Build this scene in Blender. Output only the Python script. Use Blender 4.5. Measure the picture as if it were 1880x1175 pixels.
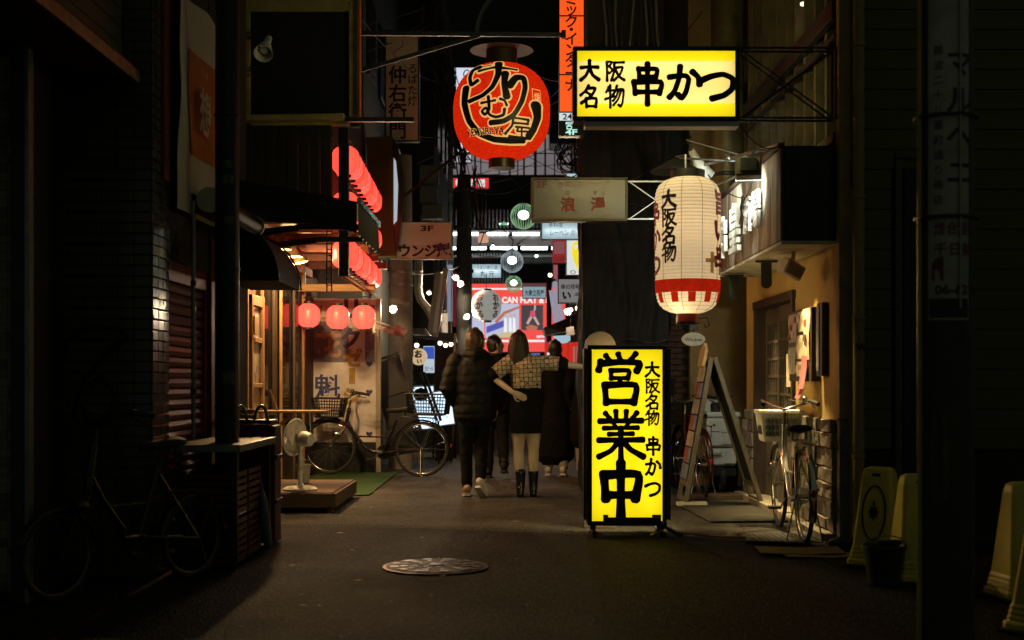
import bpy, bmesh, math, random
from mathutils import Vector, Matrix, noise as mnoise
random.seed(7)
for o in list(bpy.data.objects): bpy.data.objects.remove(o)
SC = bpy.context.scene; COL = SC.collection
R = math.radians; PI = math.pi
# ---------------------------------------------------------------- camera, night sky, exposure
EYE = 1.18; FPX = 2350.0
cam = bpy.data.cameras.new('camera'); co = bpy.data.objects.new('camera', cam); COL.objects.link(co)
co.location = (0, 0, EYE); co.rotation_euler = (R(90), 0, 0)
cam.sensor_width = 36; cam.lens = 45; cam.shift_y = 112.5/1880; cam.clip_start = .05; cam.clip_end = 400
cam.dof.use_dof = True; cam.dof.focus_distance = 12.6; cam.dof.aperture_fstop = 2.2
SC.camera = co
w = bpy.data.worlds.new('World'); SC.world = w; w.use_nodes = True
wb = w.node_tree.nodes['Background']
wb.inputs[0].default_value = (.78, .90, .60, 1); wb.inputs[1].default_value = .034   # city glow of a night sky, no sun
SC.view_settings.view_transform = 'Standard'; SC.view_settings.look = 'None'
SC.view_settings.exposure = 0; SC.view_settings.gamma = 1; SC.view_settings.use_curve_mapping = False
SC.render.engine = 'CYCLES'
SC.cycles.use_denoising = True; SC.cycles.use_light_tree = True
SC.cycles.max_bounces = 6; SC.cycles.diffuse_bounces = 3; SC.cycles.glossy_bounces = 3; SC.cycles.transmission_bounces = 5
SC.cycles.transparent_max_bounces = 8; SC.cycles.sample_clamp_indirect = 2.5; SC.cycles.caustics_reflective = False; SC.cycles.caustics_refractive = False

# ---------------------------------------------------------------- helpers
def X(px, Y): return (px-940)*Y/FPX
def Z(py, Y): return EYE+(700-py)*Y/FPX
def P(px, py, Y): return Vector((X(px, Y), Y, Z(py, Y)))
def V(*a): return Vector(a)

MATS = {}
def nodes(name):
    m = bpy.data.materials.new(name); m.use_nodes = True
    nt = m.node_tree; nt.nodes.clear()
    out = nt.nodes.new('ShaderNodeOutputMaterial')
    return m, nt, out
def mat(name, col=(.2,.2,.2), rough=.6, metal=0, var=.35, scale=6, bump=.15, bscale=60, spec=.5, stretch=(1,1,1), col2=None, coat=0):
    if name in MATS: return MATS[name]
    m, nt, out = nodes(name); N = nt.nodes.new; L = nt.links.new
    b = N('ShaderNodeBsdfPrincipled'); L(b.outputs[0], out.inputs[0])
    tc = N('ShaderNodeTexCoord'); mp = N('ShaderNodeMapping'); mp.inputs['Scale'].default_value = stretch
    L(tc.outputs['Object'], mp.inputs[0])
    n = N('ShaderNodeTexNoise'); n.inputs['Scale'].default_value = scale; n.inputs['Detail'].default_value = 6; n.inputs['Roughness'].default_value = .62
    L(mp.outputs[0], n.inputs[0])
    mx = N('ShaderNodeMix'); mx.data_type = 'RGBA'
    c2 = col2 if col2 else tuple(c*(1-var) for c in col)
    c1 = tuple(min(1, c*(1+var*.5)) for c in col)
    mx.inputs[6].default_value = (*c2, 1); mx.inputs[7].default_value = (*c1, 1)
    rp = N('ShaderNodeValToRGB'); rp.color_ramp.elements[0].position = .32; rp.color_ramp.elements[1].position = .68
    L(n.outputs[0], rp.inputs[0]); L(rp.outputs[0], mx.inputs[0]); L(mx.outputs[2], b.inputs['Base Color'])
    b.inputs['Metallic'].default_value = metal; b.inputs['Specular IOR Level'].default_value = spec
    b.inputs['Coat Weight'].default_value = coat
    mr = N('ShaderNodeMapRange'); mr.inputs[3].default_value = max(.04, rough-.14); mr.inputs[4].default_value = min(1, rough+.14)
    L(n.outputs[0], mr.inputs[0]); L(mr.outputs[0], b.inputs['Roughness'])
    if bump:
        n2 = N('ShaderNodeTexNoise'); n2.inputs['Scale'].default_value = bscale; n2.inputs['Detail'].default_value = 4
        L(mp.outputs[0], n2.inputs[0])
        bp = N('ShaderNodeBump'); bp.inputs['Strength'].default_value = bump; bp.inputs['Distance'].default_value = .01
        L(n2.outputs[0], bp.inputs['Height']); L(bp.outputs[0], b.inputs['Normal'])
    MATS[name] = m; return m
def emit(name, col=(.5,.5,.5), s=1.0, trans=None, gloss=True):
    """a lit face: it gives off light and, when trans is set, also lets the lamp behind it shine through"""
    if name in MATS: return MATS[name]
    m, nt, out = nodes(name); N = nt.nodes.new; L = nt.links.new
    e = N('ShaderNodeEmission'); e.inputs[0].default_value = (*col, 1); e.inputs[1].default_value = s
    last = e
    if trans:
        t = N('ShaderNodeBsdfTranslucent'); t.inputs[0].default_value = (*trans, 1)
        a = N('ShaderNodeAddShader'); L(e.outputs[0], a.inputs[0]); L(t.outputs[0], a.inputs[1]); last = a
    if gloss:
        g = N('ShaderNodeBsdfPrincipled'); g.inputs['Base Color'].default_value = (*[c*.3 for c in col], 1); g.inputs['Roughness'].default_value = .35
        a2 = N('ShaderNodeAddShader'); L(last.outputs[0], a2.inputs[0]); L(g.outputs[0], a2.inputs[1]); last = a2
    L(last.outputs[0], out.inputs[0]); MATS[name] = m; return m
def glass(name, tint=(.6,.65,.6), rough=.03, alpha=.35):
    if name in MATS: return MATS[name]
    m, nt, out = nodes(name); N = nt.nodes.new; L = nt.links.new
    b = N('ShaderNodeBsdfPrincipled'); b.inputs['Base Color'].default_value = (.02,.02,.02,1); b.inputs['Roughness'].default_value = rough
    t = N('ShaderNodeBsdfTransparent'); t.inputs[0].default_value = (*tint, 1)
    mx = N('ShaderNodeMixShader'); mx.inputs[0].default_value = alpha
    L(t.outputs[0], mx.inputs[1]); L(b.outputs[0], mx.inputs[2]); L(mx.outputs[0], out.inputs[0]); MATS[name] = m; return m

def origin(o):
    v = Vector((0,0,0))
    while o is not None: v += o.location; o = o.parent
    return v
def tag(o, label=None, cat=None, group=None, kind=None):
    if label: o['label'] = label
    if cat: o['category'] = cat
    if group: o['group'] = group
    if kind: o['kind'] = kind
    return o
def thing(name, label, cat, loc=(0,0,0), group=None, rz=0):
    o = bpy.data.objects.new(name, None); COL.objects.link(o); o.location = loc; o.rotation_euler.z = rz
    o.empty_display_size = .1
    return tag(o, label, cat, group)
def link(o, parent=None):
    COL.objects.link(o)
    if parent: o.parent = parent
    return o
def copy_tree(o, parent=None):
    c = o.copy(); COL.objects.link(c); c.parent = parent
    for ch in list(o.children): copy_tree(ch, c)
    return c

class MB:
    def __init__(s): s.v = []; s.f = []; s.m = []; s.cur = 0
    def add(s, vs, fs):
        k = len(s.v); s.v += [Vector(v) for v in vs]
        for f in fs: s.f.append([i+k for i in f]); s.m.append(s.cur)
        return s
    def box(s, x0, x1, y0, y1, z0, z1):
        return s.add([(x0,y0,z0),(x1,y0,z0),(x1,y1,z0),(x0,y1,z0),(x0,y0,z1),(x1,y0,z1),(x1,y1,z1),(x0,y1,z1)],
                     [(0,3,2,1),(4,5,6,7),(0,1,5,4),(1,2,6,5),(2,3,7,6),(3,0,4,7)])
    def obox(s, c, size, M=None):
        M = M or Matrix.Identity(3); a, b, d = size[0]/2, size[1]/2, size[2]/2; c = Vector(c)
        vs = [c+M@Vector(p) for p in ((-a,-b,-d),(a,-b,-d),(a,b,-d),(-a,b,-d),(-a,-b,d),(a,-b,d),(a,b,d),(-a,b,d))]
        return s.add(vs, [(0,3,2,1),(4,5,6,7),(0,1,5,4),(1,2,6,5),(2,3,7,6),(3,0,4,7)])
    def bar(s, p, q, w, h=None, up=(0,0,1)):
        p = Vector(p); q = Vector(q); h = h or w; t = (q-p); l = t.length
        if l < 1e-6: return s
        t.normalize(); up = Vector(up)
        if abs(t.dot(up)) > .98: up = Vector((0,1,0))
        a = t.cross(up).normalized(); b = a.cross(t)
        M = Matrix((a, t, b)).transposed()
        return s.obox((p+q)/2, (w, l, h), M)
    def ring_tube(s, rings, closed_ends=True, loop=False):
        k = len(s.v); n = len(rings[0])
        for r in rings: s.v += [Vector(p) for p in r]
        m = len(rings)
        for i in range(m if loop else m-1):
            j = (i+1) % m
            for a in range(n):
                b = (a+1) % n
                s.f.append([k+i*n+a, k+i*n+b, k+j*n+b, k+j*n+a]); s.m.append(s.cur)
        if closed_ends and not loop:
            s.f.append([k+a for a in range(n)][::-1]); s.m.append(s.cur)
            s.f.append([k+(m-1)*n+a for a in range(n)]); s.m.append(s.cur)
        return s
    def tube(s, pts, r, n=6, loop=False):
        pts = [Vector(p) for p in pts]; rings = []; m = len(pts); prev = None
        for i, p in enumerate(pts):
            if loop: t = pts[(i+1) % m]-pts[i-1]
            else: t = pts[min(i+1, m-1)]-pts[max(i-1, 0)]
            if t.length < 1e-9: t = Vector((0,0,1))
            t.normalize()
            if prev is None:
                u = Vector((0,0,1)) if abs(t.z) < .9 else Vector((1,0,0))
                a = t.cross(u).normalized()
            else:
                a = prev-t*prev.dot(t)
                a = a.normalized() if a.length > 1e-6 else t.orthogonal().normalized()
            prev = a; b = t.cross(a)
            rr = r[i] if isinstance(r, (list, tuple)) else r
            rings.append([p+(a*math.cos(2*PI*k/n)+b*math.sin(2*PI*k/n))*rr for k in range(n)])
        return s.ring_tube(rings, True, loop)
    def lathe(s, prof, c=(0,0,0), n=20, M=None):
        c = Vector(c); M = M or Matrix.Identity(3)
        rings = [[c+M@Vector((r*math.cos(2*PI*k/n), r*math.sin(2*PI*k/n), z)) for k in range(n)] for r, z in prof]
        return s.ring_tube(rings, True)
    def loft(s, pts, rad, n=16, side=None, caps=True):
        pts = [Vector(p) for p in pts]; rad = [(r, r) if not isinstance(r, (tuple, list)) else r for r in rad]
        rings = []; m = len(pts)
        for i, p in enumerate(pts):
            t = (pts[min(i+1, m-1)]-pts[max(i-1, 0)]).normalized()
            a = Vector(side) if side else (Vector((1,0,0)) if abs(t.x) < .8 else Vector((0,0,1)))
            a = (a-t*a.dot(t)).normalized(); b = t.cross(a)
            def ring(p, k): return [p+a*rad[i][0]*k*math.cos(2*PI*q/n)+b*rad[i][1]*k*math.sin(2*PI*q/n) for q in range(n)]
            if i == 0 and caps: rings.append(ring(p-t*min(rad[i])*.55, .6))
            rings.append(ring(p, 1))
            if i == m-1 and caps: rings.append(ring(p+t*min(rad[i])*.55, .6))
        return s.ring_tube(rings, True)
    def ball(s, c, r, n=12, m=8):
        r = (r,r,r) if not isinstance(r, (tuple, list)) else r; c = Vector(c)
        rings = []
        for i in range(m+1):
            th = -PI/2+PI*(i+.02)/(m+.04)
            rings.append([c+Vector((r[0]*math.cos(th)*math.cos(2*PI*k/n), r[1]*math.cos(th)*math.sin(2*PI*k/n), r[2]*math.sin(th))) for k in range(n)])
        return s.ring_tube(rings, True)
    def quad(s, a, b, c, d): return s.add([a,b,c,d], [(0,1,2,3)])
    def prism(s, poly, d):
        """poly: 3d points (planar), extruded by vector d"""
        n = len(poly); poly = [Vector(p) for p in poly]; d = Vector(d)
        return s.add(poly+[p+d for p in poly], [list(range(n))[::-1], [i+n for i in range(n)]]+[[i, (i+1) % n, (i+1) % n+n, i+n] for i in range(n)])
    def sheet(s, o, u, v, nu, nv, fn=None):
        o, u, v = Vector(o), Vector(u), Vector(v); k = len(s.v); nrm = u.cross(v).normalized()
        for j in range(nv+1):
            for i in range(nu+1):
                p = o+u*(i/nu)+v*(j/nv)
                if fn: p = p+nrm*fn(i/nu, j/nv)
                s.v.append(p)
        for j in range(nv):
            for i in range(nu):
                a = k+j*(nu+1)+i; s.f.append([a, a+1, a+nu+2, a+nu+1]); s.m.append(s.cur)
        return s
    def mesh(s, name, off=Vector((0,0,0))):
        me = bpy.data.meshes.new(name); me.from_pydata([tuple(v-off) for v in s.v], [], s.f); me.update(); return me
    def build(s, name, m, parent=None, smooth=False, bevel=0, seg=1, solid=0, label=None):
        me = s.mesh(name, origin(parent) if parent else Vector((0,0,0)))
        for mm in (m if isinstance(m, (list, tuple)) else [m]): me.materials.append(mm)
        if isinstance(m, (list, tuple)):
            for p, i in zip(me.polygons, s.m): p.material_index = i
        bm = bmesh.new(); bm.from_mesh(me)
        if bevel:
            ed = [e for e in bm.edges if len(e.link_faces) == 2 and e.calc_face_angle(0) > .5]
            bmesh.ops.bevel(bm, geom=ed, offset=bevel, segments=seg, affect='EDGES', clamp_overlap=True)
        if solid: bmesh.ops.solidify(bm, geom=bm.faces[:], thickness=solid)
        bmesh.ops.recalc_face_normals(bm, faces=bm.faces[:]) if not solid else None
        bm.to_mesh(me); bm.free()
        if smooth is True:
            for p in me.polygons: p.use_smooth = True
        elif smooth:
            for p in me.polygons: p.use_smooth = True
            try: me.set_sharp_from_angle(angle=R(smooth))
            except Exception: pass
        o = bpy.data.objects.new(name, me); link(o, parent)
        if label: o['label'] = label
        return o
def box(name, m, parent, x0, x1, y0, y1, z0, z1, bevel=0.004, label=None):
    return MB().box(min(x0,x1), max(x0,x1), min(y0,y1), max(y0,y1), min(z0,z1), max(z0,z1)).build(name, m, parent, bevel=bevel, label=label)
def pieces(name, m, parent, boxes, bevel=.002, jitter=0):
    """alike boxes (centre, size) as separate parts sharing mesh data by size"""
    cache = {}; out = []
    for c, sz in boxes:
        key = tuple(round(x, 4) for x in sz)
        if key not in cache:
            o = MB().obox((0,0,0), sz).build(name, m, None, bevel=bevel); cache[key] = o
            o.parent = parent
        else:
            o = cache[key].copy(); COL.objects.link(o)
        o.location = Vector(c)-origin(parent); out.append(o)
        if jitter: o.rotation_euler = [random.uniform(-jitter, jitter) for _ in range(3)]
    return out
def lamp(kind, name, loc, col, power, parent=None, size=.03, aim=None, cone=60, blend=.5):
    d = bpy.data.lights.new(name, kind); d.color = col; d.energy = power
    if kind != 'AREA': d.shadow_soft_size = size
    else: d.size = size
    if kind == 'SPOT': d.spot_size = R(cone); d.spot_blend = blend
    o = bpy.data.objects.new(name, d); link(o, parent)
    o.location = Vector(loc)-(origin(parent) if parent else Vector((0,0,0)))
    if aim is not None: o.rotation_euler = (Vector(aim)-Vector(loc)).to_track_quat('-Z', 'Y').to_euler()
    return o

# ---------------------------------------------------------------- writing
S = {
'営': [([22,97,29,87],10),([47,100,51,88],10),([82,101,72,88],10),([12,85,8,68],12),([12,81,50,84,90,82,84,66],12),
      ([32,68,33,51],9),([32,67,68,67,66,51],9),([33,52,67,52],8),([52,50,46,40],8),([20,38,23,2],12),([19,38,82,38,78,2],12),([23,5,78,5],11)],
'業': [([40,99,41,80],10),([61,99,60,80],10),([19,95,28,84],10),([82,96,73,84],10),([8,79,92,80],11),([34,76,39,69],8),([67,77,61,69],8),
      ([16,65,84,66],9),([26,53,74,54],9),([6,41,94,42],11),([50,65,50,-2],11),([45,38,30,20,6,8],11),([55,38,70,22,95,8],12)],
'中': [([16,80,20,30],13),([15,78,85,79,79,30],13),([20,38,80,38],12),([50,102,50,-6],13)],
'串': [([25,90,28,66],11),([24,88,76,88,73,66],11),([27,68,74,68],10),([12,55,16,24],12),([11,54,88,54,83,24],12),([16,28,84,28],11),([50,102,50,-4],12)],
'か': [([8,66,34,70,54,70,62,58,54,22,42,4,32,14],12),([38,98,34,60,22,24,8,6],12),([72,82,88,66,92,44],13)],
'つ': [([4,62,30,74,62,80,88,66,86,36,64,16,32,6],13)],
'大': [([8,64,50,68,92,66],11),([50,99,48,62,32,26,6,4],11),([50,62,66,28,96,6],12)],
'阪': [([12,92,13,0],9),([12,92,36,92,24,70],8),([24,70,38,54,26,36,17,42],8),([46,88,96,90],9),([49,88,46,40,34,2],9),([58,64,90,66,76,30,46,2],9),([56,50,72,22,98,4],10)],
'名': [([48,99,30,72,8,54],9),([42,86,82,86,60,50,12,18],10),([36,70,54,58],9),([36,40,38,0],10),([36,39,86,39,83,0],10),([38,4,84,4],9)],
'物': [([20,92,8,68],8),([12,74,46,77],8),([28,100,29,-2],9),([4,36,48,50],9),([62,98,54,74,42,56],9),([56,78,94,80,90,22,80,2,70,10],9),([68,74,58,46,42,28],8),([82,74,68,36,44,8],8)],
'い': [([14,80,18,40,30,18,38,34],13),([68,76,84,54,86,36],13)],
}
def stroke_poly(pts, w, taper=.0, res=7):
    p = [Vector((pts[i], pts[i+1])) for i in range(0, len(pts), 2)]
    if len(p) == 2: c = [p[0].lerp(p[1], t/4) for t in range(5)]
    else:
        c = []; q = [p[0]*2-p[1]]+p+[p[-1]*2-p[-2]]
        for i in range(1, len(q)-2):
            sharp = 0
            for k in range(res):
                t = k/res; a, b, d, e = q[i-1], q[i], q[i+1], q[i+2]
                cr = .5*((2*b)+(d-a)*t+(2*a-5*b+4*d-e)*t*t+(3*b-a-3*d+e)*t**3)
                c.append(cr.lerp(b.lerp(d, t), .45))
        c.append(p[-1])
    n = len(c); rows = []
    for i, x in enumerate(c):
        t = (c[min(i+1, n-1)]-c[max(i-1, 0)]); t = t.normalized() if t.length > 1e-6 else Vector((1,0)); nn = Vector((-t.y, t.x))
        f = i/(n-1); ww = w/2*(1.08-.22*math.sin(PI*f)-taper*f)
        rows.append((x, t, nn, ww))
    out = []
    x, t, nn, ww = rows[0]
    for a in (.92, .7, .35): out.append((x-t*ww*a*.9+nn*ww*math.sqrt(1-a*a), x-t*ww*a*.9-nn*ww*math.sqrt(1-a*a)))
    for x, t, nn, ww in rows: out.append((x+nn*ww, x-nn*ww))
    x, t, nn, ww = rows[-1]
    for a in (.35, .7, .92): out.append((x+t*ww*a*.9+nn*ww*math.sqrt(1-a*a), x+t*ww*a*.9-nn*ww*math.sqrt(1-a*a)))
    return out
SW_ = {'営':1.22,'業':1.12,'中':1.5,'串':1.36,'か':1.45,'つ':1.5,'大':1.75,'阪':1.6,'名':1.7,'物':1.55}
def strokes2d(strokes, grow=0, taper=0, dz=.0004, sw=1.4):
    """-> verts (x,y,z) in cell units, faces"""
    vs = []; fs = []
    for si, st in enumerate(strokes):
        pts, w = st[0], st[1]; tp = st[2] if len(st) > 2 else taper
        k = len(vs); rows = stroke_poly(pts, w*sw+grow, tp)
        for a, b in rows: vs += [(a.x/100, a.y/100, si*dz), (b.x/100, b.y/100, si*dz)]
        for i in range(len(rows)-1): fs.append((k+2*i, k+2*i+1, k+2*i+3, k+2*i+2))
    return vs, fs
_tc = {}
def font2d(body, bold=0.0, extrude=0):
    key = (body, bold, extrude)
    if key in _tc: return _tc[key]
    c = bpy.data.curves.new('t', 'FONT'); c.body = body; c.size = 1; c.offset = bold; c.extrude = extrude; c.resolution_u = 4
    o = bpy.data.objects.new('t', c); COL.objects.link(o)
    dg = bpy.context.evaluated_depsgraph_get(); me = bpy.data.meshes.new_from_object(o.evaluated_get(dg))
    vs = [tuple(v.co) for v in me.vertices]; fs = [tuple(p.vertices) for p in me.polygons]
    bpy.data.objects.remove(o); bpy.data.curves.remove(c); bpy.data.meshes.remove(me)
    _tc[key] = (vs, fs); return vs, fs
def glyph2d(ch, bold=.02, grow=0, extrude=0):
    if ch in S and not extrude: return strokes2d(S[ch], grow, sw=SW_.get(ch, 1.5))
    vs, fs = font2d(ch, bold+grow/200, extrude)
    return [(x, y+.1, z) for x, y, z in vs], fs
def place(vs, o, u, v, sx, sy=None, off=.003):
    o, u, v = Vector(o), Vector(u), Vector(v); n = u.cross(v).normalized(); sy = sy or sx
    return [o+u*(x*sx)+v*(y*sy)+n*(off+z*sx) for x, y, z in vs]
def chars(parent, text, o, u, v, size, m, step=None, vertical=False, bold=.02, aspect=1, name='character', extrude=0, off=.003, sy=None):
    """one part per character; o = lower-left corner of the first character's cell; u,v unit vectors on the face (u x v = outward)"""
    o, u, v = Vector(o), Vector(u), Vector(v); step = step or size*1.02; i = 0
    for ch in text:
        if ch not in ' 　':
            vs, fs = glyph2d(ch, bold, 0, extrude)
            if vertical and ch in 'ー': vs = [(1-y, x, z) for x, y, z in vs]
            b = MB().add(place(vs, o-v*step*i if vertical else o+u*step*i, u, v, size*aspect, sy or size, off), fs)
            b.build(name, m, parent)
        i += 1
def line(parent, text, o, u, v, size, m, bold=.0, width=None, name='lettering', off=.003):
    """a whole line of small print as one part"""
    vs, fs = font2d(text, bold)
    if not vs: return
    x0 = min(a[0] for a in vs); x1 = max(a[0] for a in vs)
    sx = width/(x1-x0) if width else size
    vs = [(a-x0, b, c) for a, b, c in vs]
    return MB().add(place(vs, o, u, v, sx, size, off), fs).build(name, m, parent)
UX, UZ, NX = V(1,0,0), V(0,0,1), V(-1,0,0)
UY, NY = V(0,1,0), V(0,-1,0)

# ---------------------------------------------------------------- palette
BLACK = mat('black_paint', (.008,.008,.0075), .45, bump=.08, bscale=40)
INK = mat('black_ink', (.012,.011,.01), .55, bump=0)
RED_INK = mat('red_ink', (.36,.018,.02), .55, bump=0)
MAROON = mat('maroon_ink', (.16,.02,.018), .6, bump=0)
STEEL = mat('galvanised_steel', (.32,.33,.33), .38, .9, .25, 12, .05)
DSTEEL = mat('dark_steel', (.05,.05,.052), .42, .6, .3, 10, .08)
CHROME = mat('chrome', (.75,.75,.74), .16, 1, .1, 20, 0)
RUBBER = mat('rubber', (.018,.018,.018), .75, bump=.2, bscale=120)
WOOD_W = mat('warm_timber', (.28,.15,.055), .6, 0, .45, 5, .25, 50, .4, (9,9,.7))
WOOD_H = mat('timber_beam', (.30,.17,.065), .6, 0, .4, 5, .25, 50, .4, (.7,9,9))
WOOD_D = mat('dark_timber', (.055,.036,.024), .55, 0, .45, 5, .3, 50, .4, (9,9,.8))
WOOD_B = mat('black_planks', (.018,.015,.011), .6, 0, .5, 4, .3, 40, .4, (8,8,.6))
DECK = mat('deck_boards', (.12,.07,.04), .6, 0, .45, 4, .35, 50, .4, (1,9,9))
REDWOOD = mat('red_brown_board', (.15,.042,.02), .5, 0, .35, 4, .15, 40, .4, (6,6,.8))
PLASTER = mat('ochre_plaster', (.50,.34,.105), .85, 0, .16, 2.2, .35, 45)
CREAM = mat('cream_board', (.42,.37,.29), .55, 0, .2, 2.5, .08)
DARKWALL = mat('sooty_render', (.028,.027,.021), .8, 0, .4, 1.8, .3, 30)
GREYWALL = mat('grey_render', (.07,.066,.06), .8, 0, .35, 1.5, .3, 30)
CONC = mat('concrete', (.24,.21,.17), .8, 0, .3, 3, .35, 40)
WHITE = mat('white_enamel', (.72,.71,.66), .4, 0, .15, 6, .03)
PLAST = mat('ivory_plastic', (.62,.57,.45), .42, 0, .22, 8, .04)
YPLAST = mat('yellow_plastic', (.72,.63,.10), .45, 0, .25, 5, .1)
CABLE = mat('cable_sheath', (.02,.02,.02), .5, bump=0)
BULB = emit('warm_bulb', (1,.80,.48), 9, gloss=False)
BULBW = emit('white_bulb', (.95,1,.92), 7, gloss=False)
RED_P = mat('red_plastic', (.4,.02,.015), .35)
# ---------------------------------------------------------------- the ground
def asphalt(name, col, rough, speck):
    m, nt, out = nodes(name); N = nt.nodes.new; L = nt.links.new
    b = N('ShaderNodeBsdfPrincipled'); L(b.outputs[0], out.inputs[0]); b.inputs['Specular IOR Level'].default_value = .12; tc = N('ShaderNodeTexCoord')
    n = N('ShaderNodeTexNoise'); n.inputs['Scale'].default_value = .9; n.inputs['Detail'].default_value = 7; n.inputs['Roughness'].default_value = .65
    g = N('ShaderNodeTexVoronoi'); g.inputs['Scale'].default_value = 75
    L(tc.outputs['Object'], n.inputs[0]); L(tc.outputs['Object'], g.inputs[0])
    mx = N('ShaderNodeMix'); mx.data_type = 'RGBA'; mx.inputs[6].default_value = (*[c*.28 for c in col], 1); mx.inputs[7].default_value = (*[c*1.7 for c in col], 1)
    cr = N('ShaderNodeTexVoronoi'); cr.feature = 'DISTANCE_TO_EDGE'; cr.inputs['Scale'].default_value = .75; wv = N('ShaderNodeVectorMath'); wv.operation = 'ADD'
    wn = N('ShaderNodeTexNoise'); wn.inputs['Scale'].default_value = 3; L(tc.outputs['Object'], wn.inputs[0]); L(tc.outputs['Object'], wv.inputs[0]); L(wn.outputs['Color'], wv.inputs[1]); L(wv.outputs[0], cr.inputs[0])
    cm = N('ShaderNodeMapRange'); cm.inputs[1].default_value = 0; cm.inputs[2].default_value = .022; cm.inputs[3].default_value = .25; cm.inputs[4].default_value = 1; L(cr.outputs['Distance'], cm.inputs[0])
    sh = N('ShaderNodeValToRGB'); sh.color_ramp.elements[0].position = .34; sh.color_ramp.elements[1].position = .66; L(n.outputs[0], sh.inputs[0])
    mu = N('ShaderNodeMath'); mu.operation = 'MULTIPLY'; L(sh.outputs[0], mu.inputs[0]); L(cm.outputs[0], mu.inputs[1]); L(mu.outputs[0], mx.inputs[0])
    m2 = N('ShaderNodeMix'); m2.data_type = 'RGBA'; m2.inputs[7].default_value = (*speck, 1)
    rp = N('ShaderNodeValToRGB'); rp.color_ramp.elements[0].position = .74; rp.color_ramp.elements[1].position = .97
    sp = N('ShaderNodeSeparateColor'); L(g.outputs['Color'], sp.inputs[0]); L(sp.outputs[0], rp.inputs[0])
    L(rp.outputs[0], m2.inputs[0]); L(mx.outputs[2], m2.inputs[6]); L(m2.outputs[2], b.inputs['Base Color'])
    mr = N('ShaderNodeMapRange'); mr.inputs[3].default_value = rough-.2; mr.inputs[4].default_value = rough+.2
    L(n.outputs[0], mr.inputs[0]); L(mr.outputs[0], b.inputs['Roughness'])
    bp = N('ShaderNodeBump'); bp.inputs['Strength'].default_value = .9; bp.inputs['Distance'].default_value = .014
    L(g.outputs['Distance'], bp.inputs['Height']); L(bp.outputs[0], b.inputs['Normal'])
    return m
ROAD = asphalt('old_shaded_asphalt', (.010,.0105,.0095), .74, (.07,.068,.06))  # near sheet darker for its age and for shade painted in
PAVE = asphalt('worn_lit_alley_asphalt', (.062,.057,.050), .72, (.14,.125,.105))
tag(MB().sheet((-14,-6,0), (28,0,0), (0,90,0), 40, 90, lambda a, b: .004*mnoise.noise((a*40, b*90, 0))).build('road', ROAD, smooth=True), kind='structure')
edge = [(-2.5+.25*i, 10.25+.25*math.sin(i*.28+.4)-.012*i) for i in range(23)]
tag(MB().add([(x, y, .014) for x, y in edge]+[(x, 44, .014) for x, y in edge]+[(x, y-.09, -.004) for x, y in edge], [(i, i+1, 24+i, 23+i) for i in range(22)]+[(46+i, 47+i, i+1, i) for i in range(22)]).build('alley_pavement', PAVE), kind='structure')  # curved edge follows a shade line as well as a paving change
lit = MB()
for i in range(70):
    c = V(random.uniform(-1.6, 2.0), random.uniform(5.5, 15), .022); a = random.uniform(0, PI); s = random.uniform(.006, .022)
    lit.quad(*[c+V(math.cos(a+k*PI/2)*s*(1.6 if k % 2 else .7), math.sin(a+k*PI/2)*s, random.uniform(0, .004)) for k in range(4)])
tag(lit.build('litter', mat('paper_scraps', (.4,.36,.28), .8)), kind='stuff')
# manhole cover
IRON = mat('worn_cast_iron', (.20,.17,.15), .36, .7, .75, 9, .3, 40)
mh = thing('manhole_cover', 'round cast iron manhole cover with raised radial pattern set in the dark road', 'manhole cover', (X(800,8.1), 8.1, 0))
c = mh.location
MB().lathe([(.335,.002),(.335,.007),(.315,.009),(.315,.004)], (c.x,c.y,.004), 48).build('rim', IRON, mh)
MB().lathe([(.001,.004),(.311,.004),(.311,.012),(.001,.013)], (c.x,c.y,.004), 48).build('plate', mat('dark_iron', (.035,.03,.027), .6, .4, .5, 12, .3), mh)  # plate between the raised segments is darker
for k in range(12):
    b = MB(); a0 = k*PI/6
    for r0, r1 in ((.06,.105),(.12,.165),(.18,.225),(.24,.292)):
        d = .045/r1 if k % 2 else .03/r1; m_ = a0+PI/12+(.04 if r0 == .12 else 0); hw = PI/12-d
        pts = [V(c.x+r*math.cos(m_+q*hw), c.y+r*math.sin(m_+q*hw), .0165) for r, q in ((r0,-1),(r1,-1),(r1,0),(r1,1),(r0,1),(r0,0))]
        b.prism(pts, (0,0,.004))
    b.build('raised_segment', IRON, mh)
MB().lathe([(.045,.0),(.045,.011),(.02,.012)], (c.x,c.y,.014), 16).build('boss', IRON, mh)

# ---------------------------------------------------------------- near corner shop with the canopy
cs = thing('corner_shop', 'dark corner shop with mosaic wall, glass door and a low metal edged canopy', 'building', (-3.4, 6.9, 0))
box('wall', DARKWALL, cs, -7, -2.66, 6.9, 7.6, 0, 2.95)
mos = [mat('mosaic_%s' % n, c_, .3, var=.15) for n, c_ in (('cream', (.32,.27,.2)), ('tan', (.24,.18,.12)), ('brown', (.15,.11,.08)))]
b = MB()
for r in range(60):
    for k in range(9):
        b.cur = random.choice((0,0,1,2)); x0 = -2.665-.05*k; b.box(x0-.047, x0, 6.885, 6.902, .05+.048*r, .05+.048*r+.045)
tag(b.build('mosaic_tile', mos, cs), kind='stuff')
box('door_frame', DSTEEL, cs, -2.655, -2.585, 6.77, 6.9, 0, 2.95)
box('door_post', STEEL, cs, -2.582, -2.555, 6.77, 6.84, 0, 2.95)
box('glass_door', glass('dark_glass', alpha=.55), cs, -2.95, -2.68, 7.3, 7.31, 0, 2.6)
box('door_frame', DSTEEL, cs, -2.95, -2.68, 7.29, 7.33, 1.95, 2.0); box('door_frame', DSTEEL, cs, -2.95, -2.68, 7.29, 7.33, 1.2, 1.23)
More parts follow.
